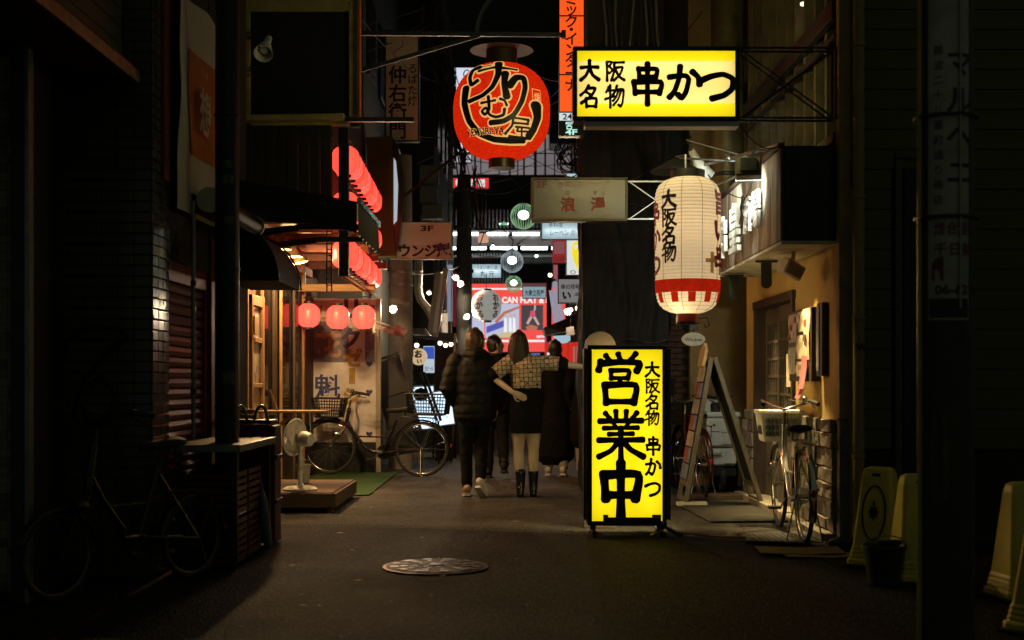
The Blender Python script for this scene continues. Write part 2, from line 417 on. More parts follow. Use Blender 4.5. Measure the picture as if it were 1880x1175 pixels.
box('canopy', GREYWALL, cs, -6, -2.24, 4.2, 7.6, 2.98, 3.06)
cp = cs.children[-1]
TRIM = mat('polished_trim', (.42,.40,.33), .34, .6, .5, 14, .8, 9)
MB().bar((-2.225,4.2,2.985), (-2.225,7.6,2.985), .03, .07).build('edge_trim', TRIM, cp)
pieces('fascia_board', mat('painted_boards', (.09,.08,.05), .5, var=.2, stretch=(1,.3,3)), cs, [((-2.34, 5.9, 3.12+.105*k), (.05, 3.4, .1)) for k in range(16)])
box('upper_wall', DARKWALL, cs, -7, -2.4, 4.2, 7.6, 3.08, 8)

# ---------------------------------------------------------------- tiled building with roller shutter
tb = thing('tiled_building', 'dark tiled building with a brown roller shutter behind the street pole', 'building', (-3.2, 7.9, 0))
box('wall', DARKWALL, tb, -6, -2.165, 7.68, 8.03, 0, 8); box('wall', DARKWALL, tb, -6, -2.165, 8.03, 9.12, 1.95, 8)
box('wall', DARKWALL, tb, -6, -2.3, 8.03, 10.4, 0, 1.95); box('wall', DARKWALL, tb, -6, -2.16, 9.12, 10.4, 0, 8)
TILE = mat('glazed_tile', (.11,.10,.065), .16, 0, .3, 3, .06, 30, .6)
fr = []; st = MB()
for r in range(80):
    for k in range(7):
        x0 = -2.165-.1*k; z0 = .02+.064*r; cc = (x0-.05, 7.672, z0+.03)
        if 14 <= r < 38: fr.append((cc, (.094, .016, .058)))
        else: st.obox(cc, (.094, .016, .058))
pieces('tile', TILE, tb, fr, .003, .014)
sd = []
for r in range(80):
    for k in range(3):
        cc = (-2.158, 7.668+.122*k+.06, .02+.064*r+.03)
        if 12 <= r < 54: sd.append((cc, (.014, .116, .058)))
        else: st.obox(cc, (.014, .116, .058))
pieces('tile', TILE, tb, sd, .003, .014)
tag(st.build('tile', TILE, tb), kind='stuff')
gp = [(-2.72,1.15),(-2.66,1.42),(-2.52,1.51),(-2.36,1.50),(-2.30,1.44),(-2.42,1.36),(-2.56,1.18),(-2.62,.98),(-2.52,.86),(-2.40,.95),(-2.38,1.12),(-2.46,1.22),(-2.54,1.12)]
gq = []
for i in range(len(gp)-1): gq += [V(gp[i][0]+(gp[i+1][0]-gp[i][0])*k/4, 7.661, gp[i][1]+(gp[i+1][1]-gp[i][1])*k/4) for k in range(4)]
MB().tube(gq, .012, 6).build('graffiti_line', INK, tb, smooth=True)
BRN = mat('brown_shutter_red_light_tint', (.26,.06,.03), .42, .3, .35, 8, .25, 70)  # brown reddened to stand for red light thrown on the shutter
sh = box('shutter_box', BRN, tb, -2.26, -2.17, 8.04, 9.11, 1.82, 1.95)
n = 26
cur = MB()
sl = []
for k in range(n):
    z0 = .03+k*.069; y0, y1 = 8.07, 9.08
    b_ = MB().prism([(-2.215,y0,z0),(-2.2,y0,z0+.008),(-2.188,y0,z0+.034),(-2.2,y0,z0+.06),(-2.215,y0,z0+.067)], (0,y1-y0,0))
    if k == 0: o0 = b_.build('slat', BRN, tb); z_0 = z0
    else:
        o = o0.copy(); COL.objects.link(o); o.location.z += z0-z_0
for y in (8.03, 9.08): box('shutter_rail', BRN, tb, -2.235, -2.172, y, y+.035, 0, 1.83)
RJ = mat('red_lacquer_board', (.24,.05,.02), .45, 0, .2, 5, .05)
box('jamb', RJ, tb, -2.16, -2.145, 9.14, 9.36, 0, 2.2)
box('corner_board', RJ, tb, -2.15, -2.13, 7.86, 7.985, 2.42, 6)

# white banner with the orange square
bn = thing('hanging_banner', 'large white cloth banner with an orange square crest hung above the shutter', 'banner', (-2.1, 8.6, 2.9))
CLOTH = mat('white_banner_cloth', (.80,.77,.68), .85, 0, .12, 1.2, .12, 180)
fold = lambda a, b: .035*math.sin(a*9+b*2.2)*(.35+b)*.5+.02*mnoise.noise((a*4, b*3, 0))
MB().sheet((-2.09,7.99,2.26), (0,1.23,0), (0,0,1.42), 30, 30, fold).build('cloth', CLOTH, bn, smooth=True)
ORG = mat('orange_print', (.75,.22,.03), .8, 0, .15, 3, .1, 180)
MB().sheet((-2.084+.0,8.27,2.67), (0,.67,0), (0,0,.67), 20, 20, lambda a, b: fold((8.27+.67*a-7.99)/1.23, (2.67+.67*b-2.26)/1.42)+.002).build('crest_panel', ORG, bn, smooth=True)
chars(bn, '想', (-2.07,8.44,2.82), UY, UZ, .33, mat('cream_print', (.8,.7,.55), .8), off=.012, bold=.02)
chars(bn, '酒肴', (-2.07,8.5,3.21), UY, UZ, .05, mat('cream_print'), step=.11, off=.012)
for y in (8.0, 9.2): MB().tube([(-2.09,y,3.68), (-2.12,y-.05,4.2)], .004, 5).build('rope', CABLE, bn)

# street pole with stickers
sp = thing('street_pole', 'slim black street pole with faded stickers in front of the shutter', 'pole', (X(417,8.35), 8.35, 0))
c = sp.location
MB().lathe([(.078,0),(.078,2.4),(.072,6)], (c.x,c.y,0), 24).build('shaft', BLACK, sp, smooth=50)
for z, h, wd, mm in ((2.46,.055,.9,STEEL),(2.2,.05,.7,WHITE),(1.16,.09,1.0,STEEL),(2.56,.05,.6,WHITE)):
    b = MB(); a0 = -PI/2+.35
    b.sheet((0,0,0),(1,0,0),(0,0,1),8,1); b.v = [V(c.x+.0795*math.cos(a0+(v.x-.5)*wd), c.y+.0795*math.sin(a0+(v.x-.5)*wd), z+v.z*h) for v in b.v]
    b.build('sticker', mat('faded_sticker', (.16,.16,.15), .7, var=.7, scale=30), sp)
for z in (1.0, 1.9, 2.9): MB().lathe([(.079,0),(.084,.004),(.084,.02),(.079,.024)], (c.x,c.y,z), 24).build('band', DSTEEL, sp)
dp = thing('downpipe', 'thin grey downpipe running up in front of the roller shutter', 'pipe', (X(355,8.3), 8.3, 0))
MB().lathe([(.014,.8),(.014,2.35)], (dp.location.x,8.3,0), 10).build('pipe', STEEL, dp, smooth=50)
for z in (1.1, 1.8): MB().lathe([(.019,z),(.019,z+.03)], (dp.location.x,8.3,0), 10).build('clip', DSTEEL, dp)

# table with crates in front of the shutter
tabl = thing('street_table', 'long low table with metal edged top beside the shutter', 'table', (-1.8, 8.6, 0))
box('tabletop', mat('table_laminate', (.13,.055,.03), .35), tabl, -2.12, -1.70, 7.95, 9.12, .755, .785, .004)
box('edge_strip', STEEL, tabl, -2.12, -1.70, 7.93, 7.948, .74, .786, .003); box('edge_strip', STEEL, tabl, -1.698, -1.682, 7.93, 9.12, .74, .786, .003)
for x in (-2.08, -1.73):
    for y in (7.99, 9.06): box('leg', DSTEEL, tabl, x-.018, x+.018, y-.018, y+.018, .012, .755)
CR = mat('brown_plastic_crate', (.11,.04,.025), .4)
def crate(loc, label):
    t = thing('bottle_crate', label, 'crate', loc, 'bottle crates under the street table'); x, y, z = loc; a, b_, h = .17, .21, .29
    box('floor_panel', CR, t, x-a, x+a, y-b_, y+b_, z, z+.015)
    for k in range(6):
        z0 = z+.02+k*.046; hh = .03
        m_ = MB(); m_.box(x-a, x+a, y-b_, y-b_+.012, z0, z0+hh); m_.box(x-a, x+a, y+b_-.012, y+b_, z0, z0+hh)
        m_.box(x-a, x-a+.012, y-b_+.013, y+b_-.013, z0, z0+hh); m_.box(x+a-.012, x+a, y-b_+.013, y+b_-.013, z0, z0+hh); m_.build('slat', CR, t)
    for sx in (-1, 1):
        for sy in (-1, 1): box('corner_post', CR, t, x+sx*(a-.012)-.01, x+sx*(a-.012)+.01, y+sy*(b_-.012)-.01, y+sy*(b_-.012)+.01, z+.015, z+h)
for i, (x, y) in enumerate(((-1.92,8.25),(-1.92,8.72))):
    for k in range(2): crate((x, y, .015+k*.3), 'brown bottle crate, %s of the %s stack under the street table' % (('bottom','top')[k], ('nearer','farther')[i]))
sb = thing('side_board', 'red brown wooden screen standing at the end of the street table', 'screen', (-1.76, 9.3, 0))
box('board', REDWOOD, sb, -2.12, -1.74, 9.2, 9.23, .016, .87, .004); box('board', REDWOOD, sb, -1.735, -1.70, 9.18, 9.42, .016, .86, .004)
for z in (.3, .62): box('batten', REDWOOD, sb, -1.698, -1.685, 9.18, 9.42, z, z+.03)
fp = thing('folded_parasol', 'furled grey parasol leaning against the table end', 'parasol', (-1.69, 8.9, 0))
MB().lathe([(.012,0),(.03,.03),(.036,.2),(.03,.34),(.012,.42),(.006,.5)], fp.location+V(0,0,.02), 10, Matrix.Rotation(R(-7),3,'Y')).build('canopy', mat('grey_nylon', (.2,.23,.26), .6), fp, smooth=50)

# awnings, hood
aw = thing('rolled_awning', 'rolled dark awning cassette under the white banner', 'awning', (-1.95, 8.9, 2.4))
MB().tube([(-1.97,8.35,2.36),(-1.97,9.75,2.36)], .075, 16).build('cassette', BLACK, aw, smooth=50)
MB().prism([(-2.14,8.4,2.44),(-1.9,8.4,2.3),(-1.9,8.4,2.26),(-2.14,8.4,2.3)], (0,1.3,0)).build('hood', mat('black_canvas', (.02,.02,.018), .75, bump=.3), aw)
for y in (8.33, 9.76): MB().lathe([(.083,-.012),(.083,.012)], (-1.97,y,2.36), 16, Matrix.Rotation(R(90),3,'X')).build('end_cap', PLAST, aw)
BC = mat('black_canvas')
aw = thing('folding_awning', 'dark folding arm awning with drooping valance in front of the red lanterns', 'awning', (-1.6, 10.6, 2.6))
MB().sheet((-2.14,9.9,2.74), (.94,0,-.17), (0,1.5,0), 12, 14, lambda a, b: -.012*math.sin(b*PI*6)**2).build('canvas', BC, aw, smooth=True)
MB().prism([(-2.14,9.895,2.74),(-1.2,9.895,2.57),(-1.2,9.895,2.33),(-1.55,9.895,2.40),(-2.14,9.895,2.42)], (0,.012,0)).build('end_panel', BC, aw)
MB().sheet((-1.19,9.9,2.31), (0,1.5,0), (0,0,.25), 40, 4, lambda a, b: .014*math.sin(a*40)*(1-b)).build('valance', mat('olive_canvas', (.045,.05,.035), .8), aw, smooth=True)
MB().bar((-1.185,9.9,2.575), (-1.185,11.42,2.575), .03, .045).build('front_rail', mat('satin_alloy', (.62,.62,.64), .25, 1), aw)
for y in (10.3, 11.2):
    b = MB(); b.bar((-2.14,y,2.36),(-1.68,y-.28,2.38),.035,.05); b.bar((-1.68,y-.28,2.39),(-1.2,y,2.42),.03,.045); b.build('folding_arm', DSTEEL, aw)
hd = thing('barrel_hood', 'round black canvas hood over the side entrance', 'awning', (-1.95, 10, 2.1))
pr = [(-2.15+.40*math.cos(a), 9.55, 1.93+.44*math.sin(a)) for a in [i*PI/18 for i in range(10)]]
MB().prism([(-2.15,9.55,1.93)]+pr, (0,1.0,0)).build('canvas', BC, hd, smooth=40)
for y in (9.54, 10.56): MB().tube([(-2.15+.41*math.cos(i*PI/18), y, 1.93+.45*math.sin(i*PI/18)) for i in range(10)], .009, 6).build('hoop', DSTEEL, hd)

# ---------------------------------------------------------------- restaurant with lanterns
rs = thing('lantern_restaurant', 'timber fronted restaurant with warm lamps and rows of red lanterns', 'building', (-3, 13, 0))
box('wall', mat('brown_wall', (.06,.032,.018), .7), rs, -6, -2.52, 10.41, 16.6, 0, 2.5)
box('ceiling', mat('red_soffit', (.16,.07,.04), .7), rs, -2.51, -1.75, 11.7, 16.2, 2.62, 2.70)
box('upper_wall', DARKWALL, rs, -6, -1.95, 11.75, 16.6, 2.72, 8)
def yx(px, x): return x*2350/(px-940)
for px, wd in ((459,.05),(487,.045),(508,.025),(521,.03),(545,.03),(562,.075)):
    y = yx(px, -2.42); box('mullion', WOOD_D if px in (508,545) else WOOD_W, rs, -2.465, -2.435, y-wd/2, y+wd/2, .02, 2.5, .004)
GL = glass('shop_glass', (.5,.4,.28), .06, .4)
for a, b_ in ((490,506),(511,518),(524,542),(548,556)): box('pane', GL, rs, -2.475, -2.47, yx(a,-2.42), yx(b_,-2.42), .5, 2.4, 0)
dr = box('sliding_door', WOOD_W, rs, -2.49, -2.455, 12.02, 12.62, .02, .62)
for z0, z1 in ((.62,.7),(1.12,1.16),(1.55,1.6),(1.9,2.0)): MB().box(-2.492,-2.44,12.02,12.62,z0,z1).build('rail', WOOD_W, dr, bevel=.004)
for y in (12.02, 12.56): MB().box(-2.495,-2.437,y,y+.055,.02,2.0).build('stile', WOOD_W, dr, bevel=.004)
MB().box(-2.475,-2.47,12.07,12.56,.7,1.9).build('pane', mat('frosted_pane', (.3,.26,.2), .3, var=.4, scale=3), dr)
box('menu_plaque', WOOD_W, rs, -2.435, -2.42, 12.05, 12.2, 1.62, 1.8)
box('lintel', WOOD_W, rs, -2.52, -2.40, 11.8, 15.4, 2.42, 2.52)
for y in (12.4, 13.4, 14.4, 15.4): box('rafter', REDWOOD, rs, -2.5, -1.5, y-.04, y+.04, 2.53, 2.61)
pf = thing('projecting_beam', 'orange lit timber beam above the three hanging lanterns', 'beam', (-2.1, 14.8, 2.25))
MB().bar((-2.50,14.8,2.26),(-1.58,14.8,2.26),.07,.085).build('beam', WOOD_H, pf, bevel=.005)
MB().tube([(-2.42+.01*i*8.5, 14.84, 2.15+.012*math.sin(i*.9)) for i in range(10)], .006, 5).build('wire', CABLE, pf)
for x in (-2.4,-1.7): MB().bar((x,14.8,2.3),(x,14.8,2.62),.03).build('strap', DSTEEL, pf)
# upper timber frame, black boards, ledge
uf = thing('upper_window', 'big dark shuttered window in a yellowed timber frame over the awning', 'window', (-1.9, 11.6, 4))
FRM = mat('yellowed_frame', (.30,.26,.09), .55, var=.3)
y = 11.6
box('frame', FRM, uf, -2.46, -2.37, y-.03, y+.06, 3.58, 5.2); box('frame', FRM, uf, -1.475, -1.39, y-.03, y+.06, 3.58, 5.2)
box('frame', FRM, uf, -2.37, -1.475, y-.03, y+.06, 4.53, 4.63); box('frame', FRM, uf, -2.37, -1.475, y-.02, y+.06, 3.5, 3.575)
box('panel', mat('black_shutter', (.004,.004,.004), .6), uf, -2.37, -1.475, y+.01, y+.05, 3.575, 4.53, .002); box('panel', FRM, uf, -2.37, -1.475, y+.0, y+.05, 4.635, 5.2)
box('side_wall', DARKWALL, uf, -2.46, -1.39, y+.065, y+.14, 3.5, 8)
op = thing('orange_light_edge', 'thin tube painted orange to stand for light up the edge of the yellowed window frame', 'pole', (-1.37, 11.53, 3.5))
MB().lathe([(.016,3.55),(.016,5.4)], (-1.372,11.53,0), 10).build('tube', mat('painted_orange_light', (.65,.17,.04), .35), op, smooth=50)  # made-up tube, orange for the light on the frame's side face
lg = thing('ledge_beam', 'long pale ledge beam below the yellowed window', 'beam', (-1.7, 11.48, 3.5))
MB().bar((-2.46,11.5,3.535),(-1.5,11.5,3.55),.14,.05).build('ledge', FRM, lg, bevel=.005); MB().bar((-1.5,11.5,3.53),(-.88,11.5,3.53),.05,.04).build('arm', DSTEEL, lg, bevel=.003)
bw = thing('board_wall', 'black vertical plank wall beneath the ledge', 'wall', (-2.05, 11.62, 3))
pieces('plank', WOOD_B, bw, [((-2.44+.1*k+.05, 11.63+.004*(k % 2), 3.13), (.096, .03, .80)) for k in range(8)], .004)
box('rail', BLACK, bw, -2.46, -1.63, 11.65, 11.7, 3.4, 3.47)
pb = thing('lantern_post', 'square black post standing in front of the lantern rows', 'post', (-1.55, 11.85, 2))
box('post', BLACK, pb, -1.6, -1.51, 11.8, 11.89, 2.15, 3.56)
box('cap', DSTEEL, pb, -1.615, -1.495, 11.785, 11.905, 3.562, 3.6)
lt = thing('ladder_truss', 'thin rusty ladder truss beside the lantern post', 'truss', (-1.68, 11.78, 3))
for x in (-1.70, -1.655): MB().bar((x,11.75,2.0),(x,11.75,3.62),.012).build('rail', DSTEEL, lt)
pieces('rung', DSTEEL, lt, [((-1.678,11.75,2.06+.055*k), (.04,.01,.01)) for k in range(28)], 0)
# unlit spot on the window
def cone_lamp(name, label, loc, aim, m, r=.1, l=.16, lit=None, cat='lamp', group=None, power=0, col=(1,.7,.4), arm=None):
    t = thing(name, label, cat, loc, group); d = (Vector(aim)-Vector(loc)).normalized(); q = d.to_track_quat('Z','Y').to_matrix(); L_ = Vector(loc)
    MB().lathe([(r*.28,-l*.9),(r*.36,-l*.85),(r*.4,-l*.4),(r*.62,-l*.1),(r,l*.5),(r*.96,l*.5),(r*.58,-l*.08),(r*.1,-l*.2)], L_, 20, q).build('shade', m, t, smooth=40)
    MB().ball(L_+d*l*.12, r*.52, 12, 8).build('bulb', lit or WHITE, t, smooth=True)
    MB().tube([L_-d*l*.9, L_-d*l*1.3+V(0,0,.02)]+([Vector(arm)] if arm else []), .012, 8).build('arm', DSTEEL, t)
    if power: lamp('POINT', 'lamp_light', L_+d*l*.55, col, power, t, r*.4)
    return t
cone_lamp('spotlight', 'unlit white cone spotlight fixed beside the yellowed window', P(487,88,11.3), P(470,135,11.0), WHITE, .085, .2, arm=P(455,70,11.5))
for i, (px, py, y) in enumerate(((516,447,12.2),(537,461,12.9),(546,473,13.3))):
    p = P(px, py, y)
    cone_lamp('lamp_shade', ('nearest','middle','farthest')[i]+' of three lit metal lamp shades under the restaurant soffit', p, p+V(.03 if i < 2 else .25, 0, -1), mat('bronze_shade', (.2,.12,.07), .4, .6), .1, .12, BULB, group='shop lamp shades', power=150, col=(1,.62,.26), arm=(p.x,p.y,2.62))

# ---------------------------------------------------------------- red lanterns
LRED = emit('red_paper', (1,.125,.085), .74, (.9,.26,.18)); LREDS = [LRED, emit('red_paper_pink', (1,.15,.11), .82, (.9,.3,.22)), emit('red_paper_deep', (1,.10,.065), .66, (.9,.22,.15))]
LCAP = mat('lantern_cap', (.03,.012,.01), .5); LRIB = mat('lantern_rib', (.25,.02,.015), .7, bump=0)
def mk_lantern():
    t = thing('paper_lantern', '', 'lantern', (0,0,0)); r, h = .135, .28; pr = []
    for i in range(25):
        a = i/24; zz = -h/2+h*a; e = (2*a-1); rr = r*(1-abs(e)**3.0)**(1/2.2) if abs(e) < 1 else 0
        pr.append((max(rr*(1-.018*(i % 2)), .052), zz))
    MB().lathe(pr, (0,0,0), 28).build('paper', LRED, t, smooth=True)
    for z0, z1 in ((h/2-.004, h/2+.022), (-h/2-.018, -h/2+.004)): MB().lathe([(.053,z0),(.06,z0),(.06,z1),(.053,z1)], (0,0,0), 18).build('cap', LCAP, t, smooth=40)
    b = MB()
    for k in range(8):
        a = 2*PI*k/8+.3; b.tube([(math.cos(a)*(q[0]+.0012), math.sin(a)*(q[0]+.0012), q[1]) for q in pr[2:-2]], .0016, 4)
    b.build('rib', LRIB, t)
    MB().tube([(0,0,h/2),(0,0,h/2+.09)], .003, 5).build('wire', CABLE, t)
    return t
proto = mk_lantern(); used = False
ORD = ['nearest','second nearest','third nearest','fourth from the near end','fifth from the near end','sixth from the near end','fourth from the far end','third from the far end','second from the far end','farthest']
def put_lantern(loc, label, group, k, lit=0):
    global used
    t = copy_tree(proto) if used else proto; used = True
    t.location = loc; t.rotation_euler = (random.uniform(-.05,.05), random.uniform(-.05,.05), random.uniform(0, 6)); t['label'] = label; t['group'] = group
    if lit: lamp('POINT', 'lamp_light', Vector(loc)+V(.02,-.03,-.03), (1,.75,.5), lit, None, .02).parent = t; t.children[-1].location = (.0,.0,-.03)
    pp = [c_ for c_ in t.children if c_.name.startswith('paper')][0]
    if k % 3:
        pp.data = pp.data.copy(); pp.data.materials[0] = LREDS[k % 3]
    return t
for row, (z0, z1) in (('top', (3.30,3.40)), ('middle', (2.86,2.93)), ('lower', (2.40,2.47))):
    for i in range(10):
        f = i/9; put_lantern((-1.60-.14*f, 12.3+3.5*f, z0+(z1-z0)*f), 'round red paper lantern, %s in the %s row along the restaurant' % (ORD[i], row), 'red lanterns in rows', i, .3 if i < 3 else 0)
    rk = thing('lantern_rack', 'rusty lattice rack that carries the %s row of red lanterns' % row, 'rack', (-1.65, 14, z0), 'lantern racks')
    RST = mat('rusty_steel', (.16,.07,.035), .6, .3)
    for dz in (.21, -.21):
        for dx in (.035, -.035): MB().bar((-1.60+dx,12.1,z0+dz),(-1.745+dx,16.1,z1+dz),.014).build('rail', RST, rk)
        b_ = [((-1.60-.14*k/24, 12.2+.155*k, z0+dz+(z1-z0)*k/24), (.07,.012,.012)) for k in range(25)]
        pieces('rung', RST, rk, b_, 0)
for px, x, w_ in ((566,-2.37,'first'),(620,-2.03,'middle'),(668,-1.725,'last')):
    put_lantern((x, 14.9, 1.945-.02*(w_ != 'first')), 'round red lantern under the timber beam, %s of the three beside the doorway posts' % w_ if w_ != 'middle' else 'round red lantern under the timber beam, the middle one, brightest of the three', 'three lanterns under the beam', 1, .75 if px == 620 else .35)

# ---------------------------------------------------------------- painted panel behind the bicycle
Yp = 16.25
pn = thing('painted_panel', 'weathered white signboard painted with purple and yellow characters and blue hearts', 'sign', (X(632,Yp), Yp, 0))
box('board', mat('weathered_board', (.76,.73,.70), .6, var=.35, scale=2.5), pn, X(573,Yp), X(690,Yp), Yp, Yp+.04, Z(812,Yp), Z(548,Yp), .004)
box('edge_post', CREAM, pn, X(690.5,Yp), X(699,Yp), Yp-.02, Yp+.06, .02, Z(548,Yp)); box('plinth', BLACK, pn, X(573,Yp), X(690,Yp), Yp, Yp+.3, .016, Z(813,Yp))
PUR = mat('purple_paint', (.09,.06,.16), .6); YEL = mat('yellow_paint', (.45,.30,.04), .6); BLU = mat('blue_paint', (.03,.05,.22), .6); GRY = mat('slate_paint', (.17,.17,.22), .6, var=.25)
box('colour_patch', GRY, pn, X(575,Yp), X(640,Yp), Yp-.003, Yp, Z(665,Yp), Z(590,Yp), 0); box('colour_patch', GRY, pn, X(670,Yp), X(688,Yp), Yp-.003, Yp, Z(665,Yp), Z(560,Yp), 0)
fx = Yp/FPX
def pch(ch, px0, py1, size, m_, bold=.03, asp=1): chars(pn, ch, (X(px0,Yp), Yp-.003, Z(py1,Yp)), UX, UZ, size*fx, m_, bold=bold, aspect=asp)
pch('花', 578, 656, 50, mat('apricot_paint', (.5,.30,.18), .6)); pch('魁', 576, 735, 50, BLU, .015); pch('リ', 625, 585, 40, PUR, .05); pch('ク', 624, 640, 40, PUR, .05)
pch('ゼ', 630, 674, 36, YEL, .045); vs, fs = font2d('|', .05); box('character', YEL, pn, X(641,Yp), X(652,Yp), Yp-.004, Yp-.001, Z(705,Yp), Z(676,Yp), 0)
pch('シ', 628, 745, 36, YEL, .045); pch('カ', 576, 588, 30, mat('apricot_paint'), .03)
for i, ch in enumerate('ハイナ'): pch(ch, 671, 595+i*30, 18, CREAM, .01)
for py in (668,720,797,640):
    b = MB(); hp = []
    for k in range(24):
        t_ = 2*PI*k/24; hp.append((X(678,Yp)+.0026*16*math.sin(t_)**3, Yp-.002, Z(py,Yp)+.0026*(13*math.cos(t_)-5*math.cos(2*t_)-2*math.cos(3*t_)-math.cos(4*t_))))
    b.prism(hp, (0,-.004,0)).build('heart', BLU if py != 640 else GRY, pn)

# deck, fan, shelf
dk = thing('low_deck', 'low dark timber deck under the white fan', 'deck', (-1.85, 12, 0))
pieces('plank', DECK, dk, [((-1.98, 11.36+.15*k+.073, .175), (.78, .143, .036)) for k in range(10)], .003, 0)
box('fascia', DECK, dk, -2.37, -1.59, 11.33, 11.358, .06, .185); box('fascia', DECK, dk, -1.588, -1.56, 11.33, 12.86, .06, .185)
for x in (-2.3, -1.62):
    for y in (11.42, 12.1, 12.78): box('leg', DECK, dk, x-.03, x+.03, y-.03, y+.03, .016, .156)
tag(MB().sheet((-2.4,13.0,.03), (.95,0,0), (0,3.2,0), 12, 30, lambda a, b: .006*mnoise.noise((a*5,b*12,0))).build('door_mat', mat('green_turf_mat', (.03,.085,.012), .95, var=.4, scale=40, bump=.6)), 'faded green turf mat running along the restaurant front', 'mat')
fn = thing('standing_fan', 'white electric fan on a stand on the low deck, turned to the doorway', 'fan', (-1.92, 11.6, .195))
c = V(-1.92, 11.6, .195)
MB().lathe([(.15,0),(.155,.012),(.13,.03),(.04,.042),(.028,.06)], c, 28).build('base', WHITE, fn, smooth=40)
MB().lathe([(.022,.04),(.02,.40)], c, 14).build('pole', WHITE, fn, smooth=50); MB().lathe([(.028,.18),(.03,.2),(.028,.22)], c, 14).build('collar', PLAST, fn)
hc = c+V(0,0,.47); ax = V(-.82,.42,.1).normalized(); q = ax.to_track_quat('Z','Y').to_matrix()
MB().lathe([(.02,-.13),(.055,-.12),(.068,-.07),(.066,-.02),(.05,0)], hc, 20, q).build('motor_housing', WHITE, fn, smooth=40)
b = MB(); cg = hc+ax*.06
for k in range(64):
    a = 2*PI*k/64; pts = [cg+q@V(r_*math.cos(a), r_*math.sin(a), z_) for r_, z_ in ((.03,-.045),(.10,-.035),(.165,0),(.10,.04),(.03,.05))]; b.tube(pts, .0024, 4)
b.build('wire_guard', WHITE, fn)
for r_, z_, t_ in ((.167,0,.007),(.11,-.033,.002),(.06,-.043,.002)): MB().tube([cg+q@V(r_*math.cos(2*PI*k/36), r_*math.sin(2*PI*k/36), z_) for k in range(36)], t_, 5, True).build('guard_ring', WHITE, fn)
for k in range(4):
    b = MB(); rows = []
    for i in range(6):
        r_ = .025+.125*i/5; tw = .5; a = k*PI/2+i*.09
        rows.append((cg+q@V(r_*math.cos(a-tw), r_*math.sin(a-tw), -.018), cg+q@V(r_*math.cos(a+tw), r_*math.sin(a+tw), .018)))
    vs = [p for r in rows for p in r]; b.add(vs, [(2*i,2*i+1,2*i+3,2*i+2) for i in range(5)]); b.build('blade', PLAST, fn, smooth=True)
MB().tube([c+V(.02,0,.1), c+V(.03,-.02,.2), c+V(.022,.01,.3)], .004, 5).build('cord', WHITE, fn)
shf = thing('wall_shelf', 'plain timber shelf plank projecting over the fan', 'shelf', (-2.1, 12.3, .9))
box('plank', WOOD_H, shf, -2.42, -1.78, 12.2, 12.55, .875, .90); MB().bar((-2.42,12.3,.6),(-2.1,12.3,.87),.03).build('bracket', WOOD_W, shf); MB().bar((-2.25,12.25,.9),(-2.32,12.25,1.1),.02).build('stop', WOOD_W, shf)
for i, x in enumerate((-2.06,-1.93)):
    cn = thing('hanging_chain', ('inner','outer')[i]+' thin chain hanging below the shelf end', 'chain', (x,12.2,.6)); MB().tube([(x,12.2,.88),(x+.01,12.2,.7),(x,12.2,.55)], .006, 5).build('links', STEEL, cn)
bx = thing('tool_tray', 'cluttered tray with yellow tools and grey hoses on the red brown screen', 'tray', (-2.0, 9.4, .88))
box('tray', DSTEEL, bx, -2.14, -1.74, 9.24, 9.5, .872, .90)
TOY = mat('yellow_tool', (.55,.38,.05), .4)
for i, (x, z) in enumerate(((-2.06,.91),(-1.93,.905),(-1.93,.945))): box('tool', TOY if i else mat('teal_tool', (.05,.2,.17), .4), bx, x-.055, x+.055, 9.3, 9.36, z, z+.032, .006)
for x in (-1.97, -1.82): MB().tube([(x-.045+.045*(1-math.cos(t_)), 9.29, .90+.10*math.sin(t_)) for t_ in [i*PI/10 for i in range(11)]], .012, 8).build('hose', STEEL, bx, smooth=True)
cb = thing('cloth_bundle', 'pale bundled cloth hanging behind the screen', 'cloth', (-1.82, 9.6, .6))
MB().lathe([(.03,.25),(.06,.15),(.07,.0),(.05,-.1),(.02,-.16)], (-1.80,9.62,.68), 14).build('cloth', mat('grey_cloth', (.3,.27,.22), .9), cb, smooth=True)
wb_ = thing('white_bucket', 'small white pail standing on the deck behind the fan', 'pail', (-1.98, 12.3, .2))
MB().lathe([(.055,0),(.07,.17),(.074,.17),(.074,.18),(.066,.18),(.052,.01)], (-2.02,12.4,.195), 20).build('pail', PLAST, wb_, smooth=40)
MB().tube([(-2.02+.072*math.cos(t_), 12.39, .365+.06*math.sin(t_)) for t_ in [i*PI/8 for i in range(9)]], .003, 4).build('handle', STEEL, wb_)
# ---------------------------------------------------------------- ochre restaurant on the other side
XW = 2.40
yr = thing('ochre_restaurant', 'ochre plastered restaurant with lattice sliding doors and rough stone base', 'building', (3, 11, 0))
box('wall', PLASTER, yr, XW, 2.56, 9.42, 10.87, 0, 2.6, .006); box('wall', PLASTER, yr, XW, 2.56, 12.55, 13.1, 0, 2.6, .006); box('wall', PLASTER, yr, XW, 2.56, 10.87, 12.55, 1.92, 2.6, .006)
box('wall', DARKWALL, yr, 2.62, 6, 9.6, 13.1, 0, 8); box('end_wall', PLASTER, yr, 2.56, 2.62, 12.9, 13.1, 0, 8)
STONE = mat('split_stone', (.30,.26,.20), .8, 0, .5, 9, .7, 35)
random.seed(3); z = .06
for row in range(7):
    h = (.10,.14,.12,.11,.15,.12,.10)[row]
    for ya, yb in ((9.44,10.84),(12.58,13.09)):
        y = ya
        while y < yb-.02:
            l = min(random.uniform(.16,.34), yb-y)
            if yb-y-l < .08: l = yb-y
            b = MB().obox((0,0,0), (.05, l-.008, h-.008)).build('stone', STONE, None, bevel=.006)
            for v in b.data.vertices: v.co += V(*[random.uniform(-.006,.006) for _ in range(3)])
            b.parent = yr; b.location = V(XW-.012+random.uniform(-.012,.012), y+l/2, z+h/2)-yr.location; y += l
    z += h
